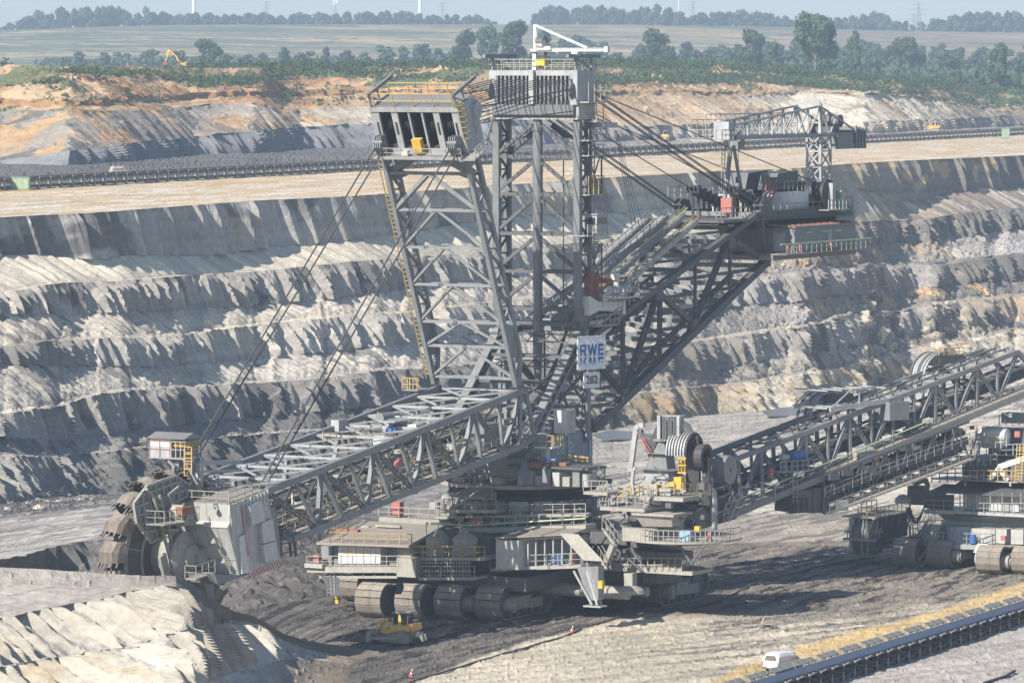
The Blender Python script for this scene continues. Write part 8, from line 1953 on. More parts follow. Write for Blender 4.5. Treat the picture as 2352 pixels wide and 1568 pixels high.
# cable reel carrier at the left of the wagon
RC = empty("cable_reel_carrier", (0, 0, 0), 0, BW)
b_ = 9.0
m = MB(); p, q = A.b(1934, 1184, b_), A.b(2012, 1184, b_)
m.hexa([V(b_, p.y, p.z - .15), V(b_, q.y, p.z - .15), V(b_ - 9, q.y, p.z - .15), V(b_ - 9, p.y, p.z - .15), V(b_, p.y, p.z), V(b_, q.y, p.z), V(b_ - 9, q.y, p.z), V(b_ - 9, p.y, p.z)]); m.build("reel_roof", DUSTST, RC)
m = MB(); m.rail([V(b_ - 9, p.y, p.z), V(b_ - 5, p.y, p.z)], 1.1, 1.2, .04); m.rail([V(b_, p.y + 2, p.z), V(b_, q.y, p.z), V(b_ - 9, q.y, p.z)], 1.1, 1.2, .04); m.build("reel_roof_rail", RAILY, RC)
m = MB(); m.box(b_ - 8.5, b_ - 1.5, q.y - .3, q.y - .1, 2.5, p.z - .2); m.box(b_ - 8, b_ - 1, p.y + .5, q.y - .6, 3.0, 3.6)
for k in range(5): m.bar(V(b_ - .5 - k * 1.8, q.y - .05, 2.5), V(b_ - .5 - k * 1.8, q.y - .05, p.z), .14); m.bar(V(b_ - .5 - k * 1.8, q.y - .05, 2.5), V(b_ - 2.3 - k * 1.8, q.y - .05, p.z), .12)
m.box(b_ - 9, b_ - .8, q.y - 1, q.y + .1, 1.9, 2.3); m.prism([V(b_ - 3, q.y, 2.2), V(b_ - 3, q.y + 5.5, 2.6), V(b_ - 3, q.y + 5.5, 3.6), V(b_ - 3, q.y, 1.9)], (-3, 0, 0)); m.build("reel_frame", DARKST, RC)
m = MB(); bxw(m, 1950, 1190, 1976, 1258, b_ - .5, 3); bxw(m, 1930, 1258, 2010, 1263, b_ + .2, 1.5); m.build("reel_cabinet", PLATE, RC)
m = MB(); c = A.b(1992, 1230, b_ - 1.2); l0, l1 = A.b(1962, 1230, b_ - 1.2).y + .7, A.b(2014, 1230, b_ - 1.2).y
m.tube(V(c.x, l0, c.z), V(c.x, l1, c.z), 1.75, 28)
for k in range(13): m.ring(V(c.x, l0 + (l1 - l0) * (k + .5) / 13, c.z), (0, 1, 0), 1.7, 1.86, .12, 28)
for l in (l0 - .05, l1 + .05): m.ring(V(c.x, l, c.z), (0, 1, 0), 1.2, 2.1, .1, 28)
m.build("cable_reel", GREYST, RC)
m = MB(); m.bar(A.b(1984, 1182, b_ + .6), A.b(1979, 1272, b_ + .6), .14); m.bar(A.b(1990, 1182, b_ + .6), A.b(1994, 1272, b_ + .6), .14); m.bar(A.b(1940, 1220, b_ + .4), A.b(2028, 1220, b_ + .4), .2); m.box(b_ + .1, b_ + .9, A.b(1944, 1237, b_).y, A.b(2018, 1237, b_).y, A.b(1944, 1238, b_).z, A.b(1944, 1233, b_).z)
for k in range(10): u = 1946 + k * 8; m.bar(A.b(u, 1236, b_ + .7), A.b(u + 2, 1212, b_ + .5), .1)
m.build("reel_guide", DUSTST, RC)
# person on the reel platform
# loading boom under the bridge
LB_ = Frame(1.1, 500.0, math.cos(rad(38)), math.sin(rad(38)))
EX = EX_save; A = A_save
LBo = empty("loading_boom", (BR.ox + BR.bx * 50, BR.oy + BR.by * 50, 0), BR.ang)
tag(LBo, "dark railed loading boom hanging below the right half of the conveyor bridge", "conveyor boom")
OF2 = Vector((50, 0, 0))
def LL(u, v, lat=-4.5): return BR.l(u, v, lat) - OF2
e0, e1 = LL(1892, 1176), LL(2225, 1050)
m = MB()
for l in (-4.5, -1.5):
    d_ = V(0, l + 4.5, 0)
    m.bar(e0 + d_, e1 + d_, .35, .55); m.bar(e0 + d_ + V(0, 0, 4.0), e1 + d_ + V(0, 0, 4.0), .25, .3)
    for i in range(12):
        p, q = (e0 + d_).lerp(e1 + d_, i / 12), (e0 + d_).lerp(e1 + d_, (i + 1) / 12)
        m.bar(p, p + V(0, 0, 4.0), .16); m.bar(p + V(0, 0, 4.0) if i % 2 else p, q if i % 2 else q + V(0, 0, 4.0), .18)
for i in range(13): p = e0.lerp(e1, i / 12); m.bar(p, p + V(0, 3, 0), .2)
m.build("loading_boom_truss", DARKST, LBo)
m = MB(); m.bar(e0 + V(0, 1.5, .9), e1 + V(0, 1.5, .9), 1.8, .15); m.bar(e0 + V(0, 1.5, 2.7), e1 + V(0, 1.5, 2.7), 2.0, .2); m.build("loading_belt", RUBBER, LBo)
m = MB()
for i in range(80):
    t = rnd.random(); q = e0.lerp(e1, t) + V(0, rnd.uniform(0, 2.8), rnd.uniform(.1, 3.6)); s = rnd.uniform(.15, .5); m.box(q.x - s * 1.6, q.x + s * 1.6, q.y - s, q.y + s, q.z - s * .7, q.z + s * .7)
for l in (.1, 2.9): m.bar(e0 + V(0, l, 1.9), e1 + V(0, l, 1.9), .12, .9)
m.build("loading_machinery", DARKST, LBo)
m = MB(); m.bar(e0 + V(0, -.6, -.1), e1 + V(0, -.6, -.1), .9, .1); m.build("loading_walkway", WALK, LBo)
m = MB(); m.rail([e0 + V(0, -1, 0), e1 + V(0, -1, 0)], 1.1, 1.2, .04); m.rail([e0 + V(0, -.2, 1.6), e1 + V(0, -.2, 1.6)], 1.1, 1.4, .04); m.build("loading_rail", RAILG, LBo)
m = MB(); 
for (u0, v0, u1, v1) in ((1828, 1128, 1870, 1174), (1872, 1122, 1908, 1176), (1905, 1140, 1950, 1150)):
    p, q = LL(u0, v0), LL(u1, v1); m.box(p.x, q.x, -4.2, -1.0, q.z, p.z)
m.build("discharge_hood", DARKST, LBo)
m = MB(); p = LL(1832, 1176); m.rail([V(p.x - 1, -4.4, p.z), V(p.x + 1.5, -4.4, p.z)], 1.5, .8, .06); m.box(p.x - 1, p.x + 1.5, -4.5, -3.8, p.z - .1, p.z); q = LL(1932, 1164); m.build("hood_platform", BLACKST, LBo)
m = MB(); q = LL(1934, 1160, -4.9); m.box(q.x - .9, q.x + .9, q.y - .05, q.y, q.z - .6, q.z + .6); m.build("notice_board", WHITEP, LBo)

# ------------------------------------------------------------------ belt conveyors
def conveyor(name, label, P0, P1, n, hgt, belt_w, mat_post, start=0, mx=100, covers=True):
    P0 = Vector(P0); P1 = Vector(P1); d = P1 - P0; L = d.length; ang = math.atan2(d.y, d.x)
    o = empty(name, P0, ang); tag(o, label, "belt conveyor")
    slope = (P1.z - P0.z)
    o.rotation_euler = (0, 0, ang)
    mod = L / n
    m = MB(); m.box(-mod, L + mod, -belt_w / 2, belt_w / 2, hgt, hgt + .06); m.box(-mod, L + mod, -belt_w / 2 - .25, -belt_w / 2 - .02, hgt - .05, hgt + .05); 
    m.build("belt", paint("blue_black_belt", (0.03, 0.052, 0.115), .4, 0, .12, (0.10, 0.10, 0.10), .5) if covers else RUBBER, o)
    m = MB()
    for s_ in (-1, 1): m.box(-mod, L + mod, s_ * (belt_w / 2 + .2) - .06, s_ * (belt_w / 2 + .2) + .06, hgt - .35, hgt - .12)
    m.box(-mod, L + mod, -belt_w / 2, belt_w / 2, hgt - .9, hgt - .85)
    m.build("stringer", DARKST, o)
    # one support frame
    m = MB(); w2 = belt_w / 2 + .35
    for s_ in (-1, 1):
        pw = .14 if covers else .34; m.bar(V(0, s_ * w2, -.3), V(0, s_ * w2, hgt - .1), pw, pw); m.bar(V(0, s_ * w2, hgt * .45), V(0, s_ * .3, hgt * .45), .1)
        m.bar(V(-.15, s_ * (w2 + .05), hgt - .25), V(mod * .45, s_ * (w2 + .05), hgt - .1), .22, .06)
    m.bar(V(0, -w2, .5), V(0, w2, .5), .12); m.bar(V(0, -w2, hgt - .35), V(0, w2, hgt - .35), .14); m.box(-.5, .5, -w2 - .3, w2 + .3, 0, .1)
    fr0 = m.build("support_frame", mat_post, o)
    m = MB()
    for s_ in (-1, 1):
        for k in range(4):
            y = s_ * (w2 + .05 + .03 * k); zz_ = hgt - .35 - .05 * k; sg = .35 + .12 * k
            pts = [V(mod * t, y, zz_ - sg * 4 * t * (1 - t)) for t in (0, .2, .4, .6, .8, 1)]; m.path(pts, .04, 4)
    m.box(mod * .2, mod * .8, -w2 + .1, w2 - .1, .0, .55)
    for q in (.3, .7): m.tube(V(mod * q, -w2 + .1, hgt - .5), V(mod * q, w2 - .1, hgt - .5), .1, 6)
    fe0 = m.build("festoon_cable", BLACKST, o)
    cv0 = None
    if covers:
        m = MB()
        for k in range(3): m.hexa([V(mod * (.15 + k * .55), w2 - .1, hgt + .1), V(mod * (.15 + k * .55 + .5), w2 - .1, hgt + .1), V(mod * (.15 + k * .55 + .5), w2 + .5, hgt + .38), V(mod * (.15 + k * .55), w2 + .5, hgt + .38), V(mod * (.15 + k * .55), w2 - .1, hgt + .18), V(mod * (.15 + k * .55 + .5), w2 - .1, hgt + .18), V(mod * (.15 + k * .55 + .5), w2 + .5, hgt + .46), V(mod * (.15 + k * .55), w2 + .5, hgt + .46)])
        for k in range(4): m.bar(V(mod * (.12 + k * .55), w2, hgt - .2), V(mod * (.12 + k * .55), w2 + .4, hgt + .3), .08); m.lathe(V(mod * (.3 + k * .5), w2 - .1, hgt - .1), [(.1, 0), (.1, .12)], 8)
        cv0 = m.build("idler_cover", GREYST, o)
    restf = MB(); restc = MB()
    def addmesh(mb, me, x):
        n0 = len(mb.v); mb.v.extend([(v.co.x + x, v.co.y, v.co.z) for v in me.vertices]); mb.f.extend([tuple(i + n0 for i in p.vertices) for p in me.polygons])
    for i in range(1, n + 1):
        if i < mx:
            c = fr0.copy(); COL.objects.link(c); c.parent = o; c.location = (i * mod, 0, 0)
            c = fe0.copy(); COL.objects.link(c); c.parent = o; c.location = (i * mod, 0, 0)
        else: addmesh(restf, fr0.data, i * mod); addmesh(restc, fe0.data, i * mod)
        if cv0 is not None and i % 2 == 0: c = cv0.copy(); COL.objects.link(c); c.parent = o; c.location = (i * mod, 0, 0)
    if restf.v:
        a = restf.build("support_frame", mat_post, o); a['kind'] = 'stuff'; a = restc.build("festoon_cable", BLACKST, o); a['kind'] = 'stuff'
    return o
p0 = onZ(1690, 1583, 1.75); p1 = onZ(2460, 1352, 1.75); p0.z = p1.z = -.05
conveyor("belt_conveyor", "long belt conveyor with blue-black belt beside the sand road at lower right", p0, p1, 32, 1.75, 1.7, LIGHTST)
BONE = paint("dusty_bone_post", (0.42, 0.38, 0.30), .8, 0, .4)
pts_l = [(-60, 442), (560, 408), (1150, 372), (1830, 335), (2420, 306)]
wp = [onZ(u, v, 31.0) for u, v in pts_l]
q0, q1 = onZ(-60, 441, 31), onZ(2420, 305.5, 31); q0.z = q1.z = 31.25
conveyor("belt_conveyor", "very long dark belt conveyor crossing the upper sand bench", q0, q1, 168, 2.3, 2.2, BONE, mx=100, covers=False)
# ------------------------------------------------------------------ vehicles and small things
def place(o, p, ang, s=1.0): o.location = p; o.rotation_euler = (0, 0, ang); o.scale = (s, s, s)
CATY = paint("machine_yellow", (0.72, 0.42, 0.09), .5, 0, .35, (0.35, 0.26, 0.15), 1.2)
def bulldozer(big=True):
    o = empty("bulldozer", (0, 0, 0))
    hull = MB(); 
    hull.prism([V(2.0, -.55, .95), V(2.0, -.55, 2.05), V(.45, -.55, 2.25), V(.45, -.55, .8)], (0, 1.1, 0))       # bonnet
    hull.box(-1.9, .45, -.7, .7, .9, 1.5)
    hull.build("engine_hood", CATY, o)
    m = MB(); m.box(-1.75, .35, .55, 1.2, 1.35, 1.95); m.box(-1.75, .35, -1.2, -.55, 1.35, 1.95); m.box(-2.1, -1.5, -1.15, 1.15, 1.4, 2.15); m.build("fender_tank", CATY, o)
    m = MB()
    for x, y in ((.4, .62), (.4, -.62), (-1.25, .62), (-1.25, -.62), (-.35, .62), (-.35, -.62)): m.bar(V(x, y, 1.9), V(x, y, 3.1), .11)
    m.box(-1.5, .55, -.8, .8, 3.1, 3.22); m.box(-1.25, .4, -.62, .62, 1.6, 2.05); cab_ = m.build("cab", DARKST, o)
    m = MB(); m.box(-1.2, .36, -.58, .58, 2.05, 3.08); m.build("cab_glass", GLASS, cab_)
    m = MB(); m.box(-1.5, .5, -.75, .75, 3.222, 3.27); m.build("cab_roof", WHITEP, cab_)
    m = MB(); m.prism([V(-.55, .64, 1.95), V(-.15, .64, 1.95), V(-.25, .64, 3.05), V(-.5, .64, 3.05)], (0, .12, 0)); m.bar(V(-1.3, .75, 1.9), V(-1.3, .75, 3.0), .12); m.build("roll_bar", CATY, o)
    for s_ in (1, -1):
        tk_ = empty("track", (0, 0, 0), 0, o)
        y = s_ * 1.0; m = MB()
        prof = [(-1.95, .42), (-1.6, .07), (1.5, .07), (1.95, .4), (1.75, .72), (-.6, 1.32), (-1.1, 1.42), (-1.55, 1.25), (-1.95, .75)]
        n = len(prof)
        for i in range(n):
            a, b = prof[i], prof[(i + 1) % n]; L = math.hypot(b[0] - a[0], b[1] - a[1]); k = max(1, int(round(L / .22)))
            for j in range(k):
                t0, t1 = (j + .08) / k, (j + .92) / k
                P = V(a[0] + (b[0] - a[0]) * t0, y, a[1] + (b[1] - a[1]) * t0); Q = V(a[0] + (b[0] - a[0]) * t1, y, a[1] + (b[1] - a[1]) * t1); m.bar(P, Q, .56, .09, up=(0, 1, 0) if False else (0, 0, 1))
        m.build("track_belt", PADM, tk_)
        m = MB(); m.prism([V(p[0] * .93, y - .2, p[1] * .9 + .05) for p in prof], (0, .4, 0)); m.tube(V(-1.0, y - .3, 1.0), V(-1.0, y + .31, 1.0), .38, 18); m.tube(V(1.5, y - .25, .42), V(1.5, y + .27, .42), .3, 14)
        m.build("roller_frame", DUST, tk_)
    m = MB(); pr = [V(2.75, 0, .12), V(2.62, 0, .5), V(2.66, 0, .95), V(2.85, 0, 1.3), V(2.95, 0, 1.3), V(2.78, 0, .95), V(2.76, 0, .5), V(2.95, 0, .08)]
    m.prism([p + V(0, -1.75, 0) for p in pr], (0, 3.5, 0))
    for s_ in (1, -1): m.prism([V(2.6, s_ * 1.75, .1), V(3.15, s_ * 1.8, .1), V(3.1, s_ * 1.8, 1.2), V(2.75, s_ * 1.75, 1.35)], (0, s_ * .06, 0)); m.bar(V(-.4, s_ * 1.45, .5), V(2.7, s_ * 1.45, .45), .2, .24); m.bar(V(2.7, s_ * 1.0, 1.0), V(1.5, s_ * 1.4, .5), .12)
    m.build("blade", DUSTST, o)
    m = MB()
    for s_ in (1, -1): m.tube(V(1.55, s_ * .62, 2.35), V(2.6, s_ * .62, .9), .09, 8); m.tube(V(1.5, s_ * .62, 2.42), V(2.0, s_ * .62, 1.72), .13, 8)
    m.box(1.1, 1.35, .3, .7, 2.4, 2.62); m.build("lift_cylinder", CATY, o)
    m = MB(); m.tube(V(1.0, .1, 2.15), V(1.0, .1, 2.95), .07, 8); m.tube(V(1.0, .1, 2.15), V(1.0, .1, 2.35), .16, 10); m.build("exhaust_stack", RUST, o)
    m = MB(); m.box(-2.5, -2.0, -.6, .6, .7, 1.2); m.prism([V(-2.5, -.5, 1.2), V(-2.1, -.5, 1.3), V(-2.9, -.5, .3), V(-3.0, -.5, .35)], (0, 1.0, 0))
    for y in (-.45, .45): m.bar(V(-2.8, y, 1.0), V(-3.0, y, .25), .14)
    m.build("ripper", DUSTST, o)
    return o
bz = bulldozer()
tag(bz, "yellow crawler bulldozer with a muddy blade working in front of the big tracks", "bulldozer", "yellow bulldozers")
place(bz, onZ(918, 1479, 0) + V(0, .0, .22), math.atan2(.42, -.90), .9)
m = MB(); m.box(.62, 1.35, .557, .565, 1.75, 2.0); m.build("white_number_plate", WHITEP, bz)
for txt, sz, x, z_ in (("117", .27, .95, 1.87), ("349", .27, 1.1, 1.5)):
    t = text_mesh("fleet_number", txt, sz, DKTXT, bz, (x, .568, z_), (rad(90), 0, math.pi), bold=.008, thick=.004)
m = MB(); m.box(-2.1, -1.9, 1.16, 1.3, 1.45, 1.9); m.build("fire_extinguisher", REDP, bz)
# person seen inside the near cab: only a shape behind the glass is visible
d2 = copy_tree(bz); tag(d2, "yellow bulldozer on the bench behind the conveyor, left of the lattice crane", "bulldozer")
place(d2, onZ(1533, 326, 31) + V(0, 5, 0.1), math.atan2(1, .35), 1.05)
d3 = copy_tree(bz); tag(d3, "yellow bulldozer behind the conveyor on the upper bench at far right", "bulldozer")
place(d3, onZ(2146, 304, 31) + V(0, 0, 0.1), math.atan2(.25, -1), 1.15)
for d_ in (d2, d3):
    for ch in list(d_.children):
        if ch.name.startswith(("fleet_number", "white_number")): bpy.data.objects.remove(ch)

# pickup
pk = empty("pickup_truck", (0, 0, 0)); tag(pk, "white pickup truck with a closed canopy driving on the sand road", "pickup truck")
m = MB()
def hull2(m, xs, zb, zt, w0, w1):
    """loft of cross sections"""
    n = len(xs); vs = []; fs = []
    for x, b_, t_, a, c in zip(xs, zb, zt, w0, w1):
        vs += [V(x, -a, b_), V(x, -a, b_ + (t_ - b_) * .55), V(x, -c, t_ - .06), V(x, -c + .1, t_), V(x, c - .1, t_), V(x, c, t_ - .06), V(x, a, b_ + (t_ - b_) * .55), V(x, a, b_)]
    for i in range(n - 1):
        for j in range(8): fs.append((i * 8 + j, i * 8 + (j + 1) % 8, (i + 1) * 8 + (j + 1) % 8, (i + 1) * 8 + j))
    fs += [tuple(range(8))[::-1], tuple(range((n - 1) * 8, n * 8))]
    m.add(vs, fs)
CARW = paint("white_car_paint", (0.78, 0.79, 0.80), .25, 0, .12, (0.5, 0.45, 0.36), .8, .5)
hull2(m, [-2.5, -2.45, -.2, .9, 1.1, 2.3, 2.55], [.5, .42, .42, .42, .42, .42, .5], [1.05, 1.08, 1.08, 1.08, 1.08, .98, .8], [.82, .88, .9, .9, .9, .86, .7], [.82, .86, .88, .88, .88, .82, .66])
m.build("body", CARW, pk)
m = MB(); hull2(m, [-2.42, -2.2, -1.6, -.32], [1.082] * 4, [1.7, 1.83, 1.86, 1.84], [.84, .86, .87, .86], [.62, .68, .70, .70]); cn_ = m.build("canopy", CARW, pk)
m = MB(); hull2(m, [-.28, -.1, .7, 1.35], [1.082] * 4, [1.62, 1.76, 1.74, 1.12], [.86, .87, .87, .84], [.66, .68, .66, .7]); m.build("cab", CARW, pk)
m = MB(); m.prism([V(-2.43, -.66, 1.15), V(-2.43, .66, 1.15), V(-2.43, .5, 1.62), V(-2.43, -.5, 1.62)], (-.02, 0, 0)); m.build("rear_window", paint("dusty_rear_glass", (0.14, 0.13, 0.12), .3, 0, .4), cn_)
for s_ in (-1, 1):
    for x0, x1 in ((-.12, .28), (.34, .95)):
        m = MB(); m.prism([V(x0, s_ * .872, 1.15), V(x1, s_ * .872, 1.15), V(x1 - .12, s_ * .74, 1.62), V(x0, s_ * .74, 1.62)], (0, s_ * .012, 0)); m.build("side_window", GLASS, pk)
    m = MB(); m.box(-2.56, -2.44, s_ * .83 - .08, s_ * .83 + .06, .68, 1.02); m.build("tail_lamp", REDP, pk)
    m = MB(); m.box(.85, .98, s_ * .9, s_ * 1.08, 1.1, 1.26); m.build("wing_mirror", BLACKST, pk)
for x in (-1.5, 1.6):
    for s_ in (-1, 1):
        m = MB(); m.tube(V(x, s_ * .62, .37), V(x, s_ * .86, .37), .37, 20); wl_o = m.build("wheel", RUBBER, pk)
        m = MB(); m.tube(V(x, s_ * .84, .37), V(x, s_ * .875, .37), .2, 14); m.build("rim", LIGHTST, wl_o)
m = MB(); m.box(-2.66, -2.46, -.85, .85, .42, .58); m.build("rear_bumper", DARKST, pk)
m = MB(); m.box(-2.675, -2.665, -.26, .26, .52, .64); m.build("licence_plate", WHITEP, pk)
pa = math.atan2(.90, .435)
pp = onZ(1771, 1547, 0); place(pk, Vector((pp.x + 1.3, pp.y + 2.4, .03)), pa - .12, 1.0)

# dusty car behind the far conveyor
cr_ = empty("parked_car", (0, 0, 0)); tag(cr_, "dusty beige estate car half hidden behind the far conveyor", "car")
m = MB(); hull2(m, [-2.2, -2.1, 1.2, 2.0, 2.2], [.4, .32, .32, .32, .4], [.95, 1.0, 1.0, .9, .75], [.85, .9, .9, .86, .75], [.82, .88, .86, .8, .7]); m.build("body", paint("dusty_beige_car", (0.42, 0.38, 0.30), .5, 0, .3), cr_)
m = MB(); hull2(m, [-2.1, -1.8, .6, 1.3], [1.0] * 4, [1.35, 1.75, 1.78, 1.05], [.82] * 4, [.62, .68, .68, .72]); m.build("cabin", paint("dusty_beige_car", (0.42, 0.38, 0.30), .5, 0, .3), cr_)
for s_ in (1, -1):
    m = MB(); m.prism([V(-1.8, s_ * .835, 1.08), V(.95, s_ * .835, 1.08), V(.5, s_ * .72, 1.6), V(-1.7, s_ * .72, 1.6)], (0, s_ * .01, 0)); m.build("side_window", GLASS, cr_)
for x in (-1.4, 1.4):
    for s_ in (-1, 1): m = MB(); m.tube(V(x, s_ * .6, .33), V(x, s_ * .88, .33), .33, 16); m.build("wheel", RUBBER, cr_)
pp = onZ(270, 411, 31); place(cr_, Vector((pp.x, pp.y + 6, 31.9)), math.atan2(.5, 1), 1.0)

# excavator on the rim
ye = empty("tracked_excavator", (0, 0, 0)); tag(ye, "yellow tracked excavator with raised arm digging on the pit rim at upper left", "excavator")
m = MB(); m.box(-2.2, 1.2, -1.3, 1.3, 1.1, 2.2); m.box(-2.4, -1.2, -1.3, 1.3, 1.2, 2.5); m.build("engine_house", CATY, ye)
m = MB(); m.box(.1, 1.6, .3, 1.3, 1.2, 2.9); cb2 = m.build("cab", CATY, ye)
m = MB(); m.box(.3, 1.62, .4, 1.32, 1.9, 2.8); m.build("cab_window", GLASS, cb2)
for s_ in (1, -1): m = MB(); m.prism([V(-2, s_ * 1.2 - .3, .1), V(2, s_ * 1.2 - .3, .1), V(2.3, s_ * 1.2 - .3, .5), V(2, s_ * 1.2 - .3, .95), V(-2, s_ * 1.2 - .3, .95), V(-2.3, s_ * 1.2 - .3, .5)], (0, .6, 0)); m.build("track", DARKST, ye)
m = MB(); bp_ = [V(1.0, 0, 1.9), V(2.2, 0, 4.6), V(3.2, 0, 5.6), V(4.9, 0, 7.2)]
for i, w_ in enumerate((.75, .7, .6)): m.bar(bp_[i], bp_[i + 1], .45, w_, up=(0, 1, 0))
m.build("boom_arm", CATY, ye)
m = MB(); m.bar(V(4.7, 0, 7.5), V(6.5, 0, 2.9), .4, .5, up=(0, 1, 0)); m.bar(V(5.1, 0, 7.3), V(6.2, 0, 5.2), .6, .45, up=(0, 1, 0)); m.build("dipper_stick", CATY, ye)
m = MB(); m.tube(V(1.9, .35, 2.4), V(3.0, .35, 5.2), .12, 8); m.tube(V(3.2, 0, 6.0), V(4.9, 0, 7.9), .12, 8); m.tube(V(5.4, 0, 6.3), V(6.9, 0, 3.6), .1, 8); m.build("hydraulic_cylinder", BLACKST, ye)
m = MB(); m.prism([V(6.2, -.8, 3.0), V(7.0, -.8, 2.8), V(7.3, -.8, 1.9), V(6.5, -.8, 1.4), V(5.4, -.8, 1.9)], (0, 1.6, 0)); m.build("bucket", RUST, ye)
yp = atY(418, 155, 1750); 
ju = int(np.argmin(abs(UU - 418))); yp = atY(418, 158, float(rimd[ju]) + 12); place(ye, yp, math.pi - .15, .78 * float(rimd[ju]) / 1500 * 1.05)

# electric kiosks
def kiosk(w_, d_, h_, mat, label, p, ang, trim=True, sticker=True):
    o = empty("transformer_kiosk", p, ang); tag(o, label, "transformer kiosk")
    m = MB(); m.box(-w_ / 2, w_ / 2, -d_ / 2, d_ / 2, .15, h_); b_ = m.build("housing", mat, o)
    m = MB(); m.box(-w_ / 2 - .12, w_ / 2 + .12, -d_ / 2 - .12, d_ / 2 + .12, h_ + .003, h_ + .14); m.build("lid", mat, o)
    m = MB(); m.box(-w_ / 2 - .2, w_ / 2 + .2, -d_ / 2 - .1, d_ / 2 + .1, 0, .147); m.build("skid", DARKST, o)
    for i in range(3):
        m = MB(); x0 = -w_ / 2 + .12 + i * (w_ - .15) / 3; m.box(x0, x0 + (w_ - .15) / 3 - .1, -d_ / 2 - .03, -d_ / 2 - .003, .3, h_ - .15); dd = m.build("door", mat, o)
        if sticker: m = MB(); m.box(x0 + .3, x0 + .5, -d_ / 2 - .045, -d_ / 2 - .033, h_ * .6, h_ * .6 + .22); m.build("warning_label", TRIY if i < 2 else WHITEP, dd)
    return o
kiosk(3.6, 1.8, 2.5, GREENP, "large pale green metal kiosk at the left end of the far conveyor", onZ(47, 437, 31), -.08)
kiosk(1.9, 1.2, 2.3, paint("cream_enamel", (0.55, 0.55, 0.45), .5, 0, .3), "small cream switch box in front of the far conveyor under the lattice crane", onZ(1772, 338, 31), .1, sticker=False)
kiosk(2.4, 1.5, 3.3, GREENP, "narrow green metal kiosk on legs at the right end of the far conveyor", onZ(2310, 318, 31), .1, sticker=False)
# traffic cones and small gear
def cone():
    o = empty("traffic_cone", (0, 0, 0))
    m = MB(); m.lathe(V(0, 0, .06), [(.2, 0), (.16, .22)], 14); m.lathe(V(0, 0, .06), [(.125, .42), (.09, .62)], 14); m.box(-.26, .26, -.26, .26, 0, .058)
    m.build("cone_body", paint("orange_red_cone", (0.75, 0.12, 0.04), .5, 0, .1), o)
    m = MB(); m.lathe(V(0, 0, .06), [(.161, .221), (.126, .419)], 14); m.lathe(V(0, 0, .06), [(.091, .621), (.05, .92)], 14); m.build("white_band", WHITEP, o)
    return o
c0c = cone()
for i, (u, v, lb) in enumerate(((1312, 1456, "orange and white cone beside the cable in front of the excavator"), (943, 1556, "orange and white cone near the bottom edge left of the cable"), (1750, 1438, "orange and white cone next to pallets on the pale ground"))):
    c = c0c if i == 0 else copy_tree(c0c)
    c.location = onZ(u, v, 0) + V(0, 0, .16); c.scale = (.75,) * 3; tag(c, lb, "traffic cone", "traffic cones")
    if i == 0: c.rotation_euler = (0.1, 0.25, 0)
pl_o = empty("pallet_stack", onZ(1751, 1440, 0) + V(.3, -.3, .02), .2); tag(pl_o, "low heap of grey pallets and a pipe fitting on the pale ground", "pallets")
m = MB()
for k in range(3):
    for j in range(5): m.box(-.9 + k * .35, .5 + k * .35, -.6 + j * .25, -.42 + j * .25, .12 + .2 * (k % 2), .16 + .2 * (k % 2))
    m.box(-.9 + k * .35, -.8 + k * .35, -.6, .58, 0, .117); m.box(.4 + k * .35, .5 + k * .35, -.6, .58, 0, .117)
m.build("pallet_boards", DUSTST, pl_o)
m = MB(); m.tube(V(-1.8, 0, .2), V(-.7, .3, .25), .12, 8); m.tube(V(-1.1, -.2, .25), V(-1.0, .5, .25), .1, 8); m.build("pipe_fitting", LIGHTST, pl_o)
# trailing cable on the ground
ground_line = [(700, 1640), (880, 1592), (960, 1558), (1034, 1538), (1110, 1515), (1166, 1497), (1200, 1490), (1290, 1462), (1340, 1440), (1430, 1415), (1480, 1400), (1575, 1392), (1620, 1385), (1660, 1374), (1720, 1345), (1800, 1322), (1900, 1295), (2010, 1279)]
m = MB(); P = [onZ(u, v, .12) + V(0, 0, 0) for u, v in ground_line]
Q = []
for i in range(len(P) - 1):
    for t in (0, .33, .66): Q.append(P[i].lerp(P[i + 1], t) + V(rnd.uniform(-.12, .12), rnd.uniform(-.3, .3), 0))
Q.append(P[-1]); m.path(Q, .11, 6)
cbo = m.build("trailing_cable", paint("dusty_rubber_cable", (0.07, 0.065, 0.06), .8, 0, .5), None); tag(cbo, "thick black power cable lying across the ground in front of the machines", "cable")
m = MB(); m.path([onZ(2260, 1568, .15), onZ(2310, 1552, .15), onZ(2330, 1540, .3)], .16, 8); pi = m.build("pipe", RUBBER, None); tag(pi, "short black pipe on the ground at the lower right corner", "pipe")
# boulders
BOULD = paint("sandstone_boulder", (0.50, 0.44, 0.33), .95, 0, .5, (0.42, 0.38, 0.33), .8, .1)
import mathutils
def boulder(name, label, p, s, mat, seed, grp=None):
    bm = bmesh.new(); bmesh.ops.create_icosphere(bm, subdivisions=3, radius=1.0)
    nz = mathutils.noise
    for v in bm.verts:
        q = v.co * 1.3 + Vector((seed * 3.1, seed, 0)); d = 1 + .55 * nz.noise(q) + .25 * nz.noise(q * 3) + .1 * nz.noise(q * 7)
        v.co = Vector((v.co.x * s[0], v.co.y * s[1], v.co.z * s[2])) * d
    me = bpy.data.meshes.new(name); bm.to_mesh(me); bm.free(); me.materials.append(mat)
    o = bpy.data.objects.new(name, me); COL.objects.link(o); o.location = p; tag(o, label, "boulder", grp); return o
def terr_at(u, v):
    """nearest terrain vertex to a pixel"""
    return None
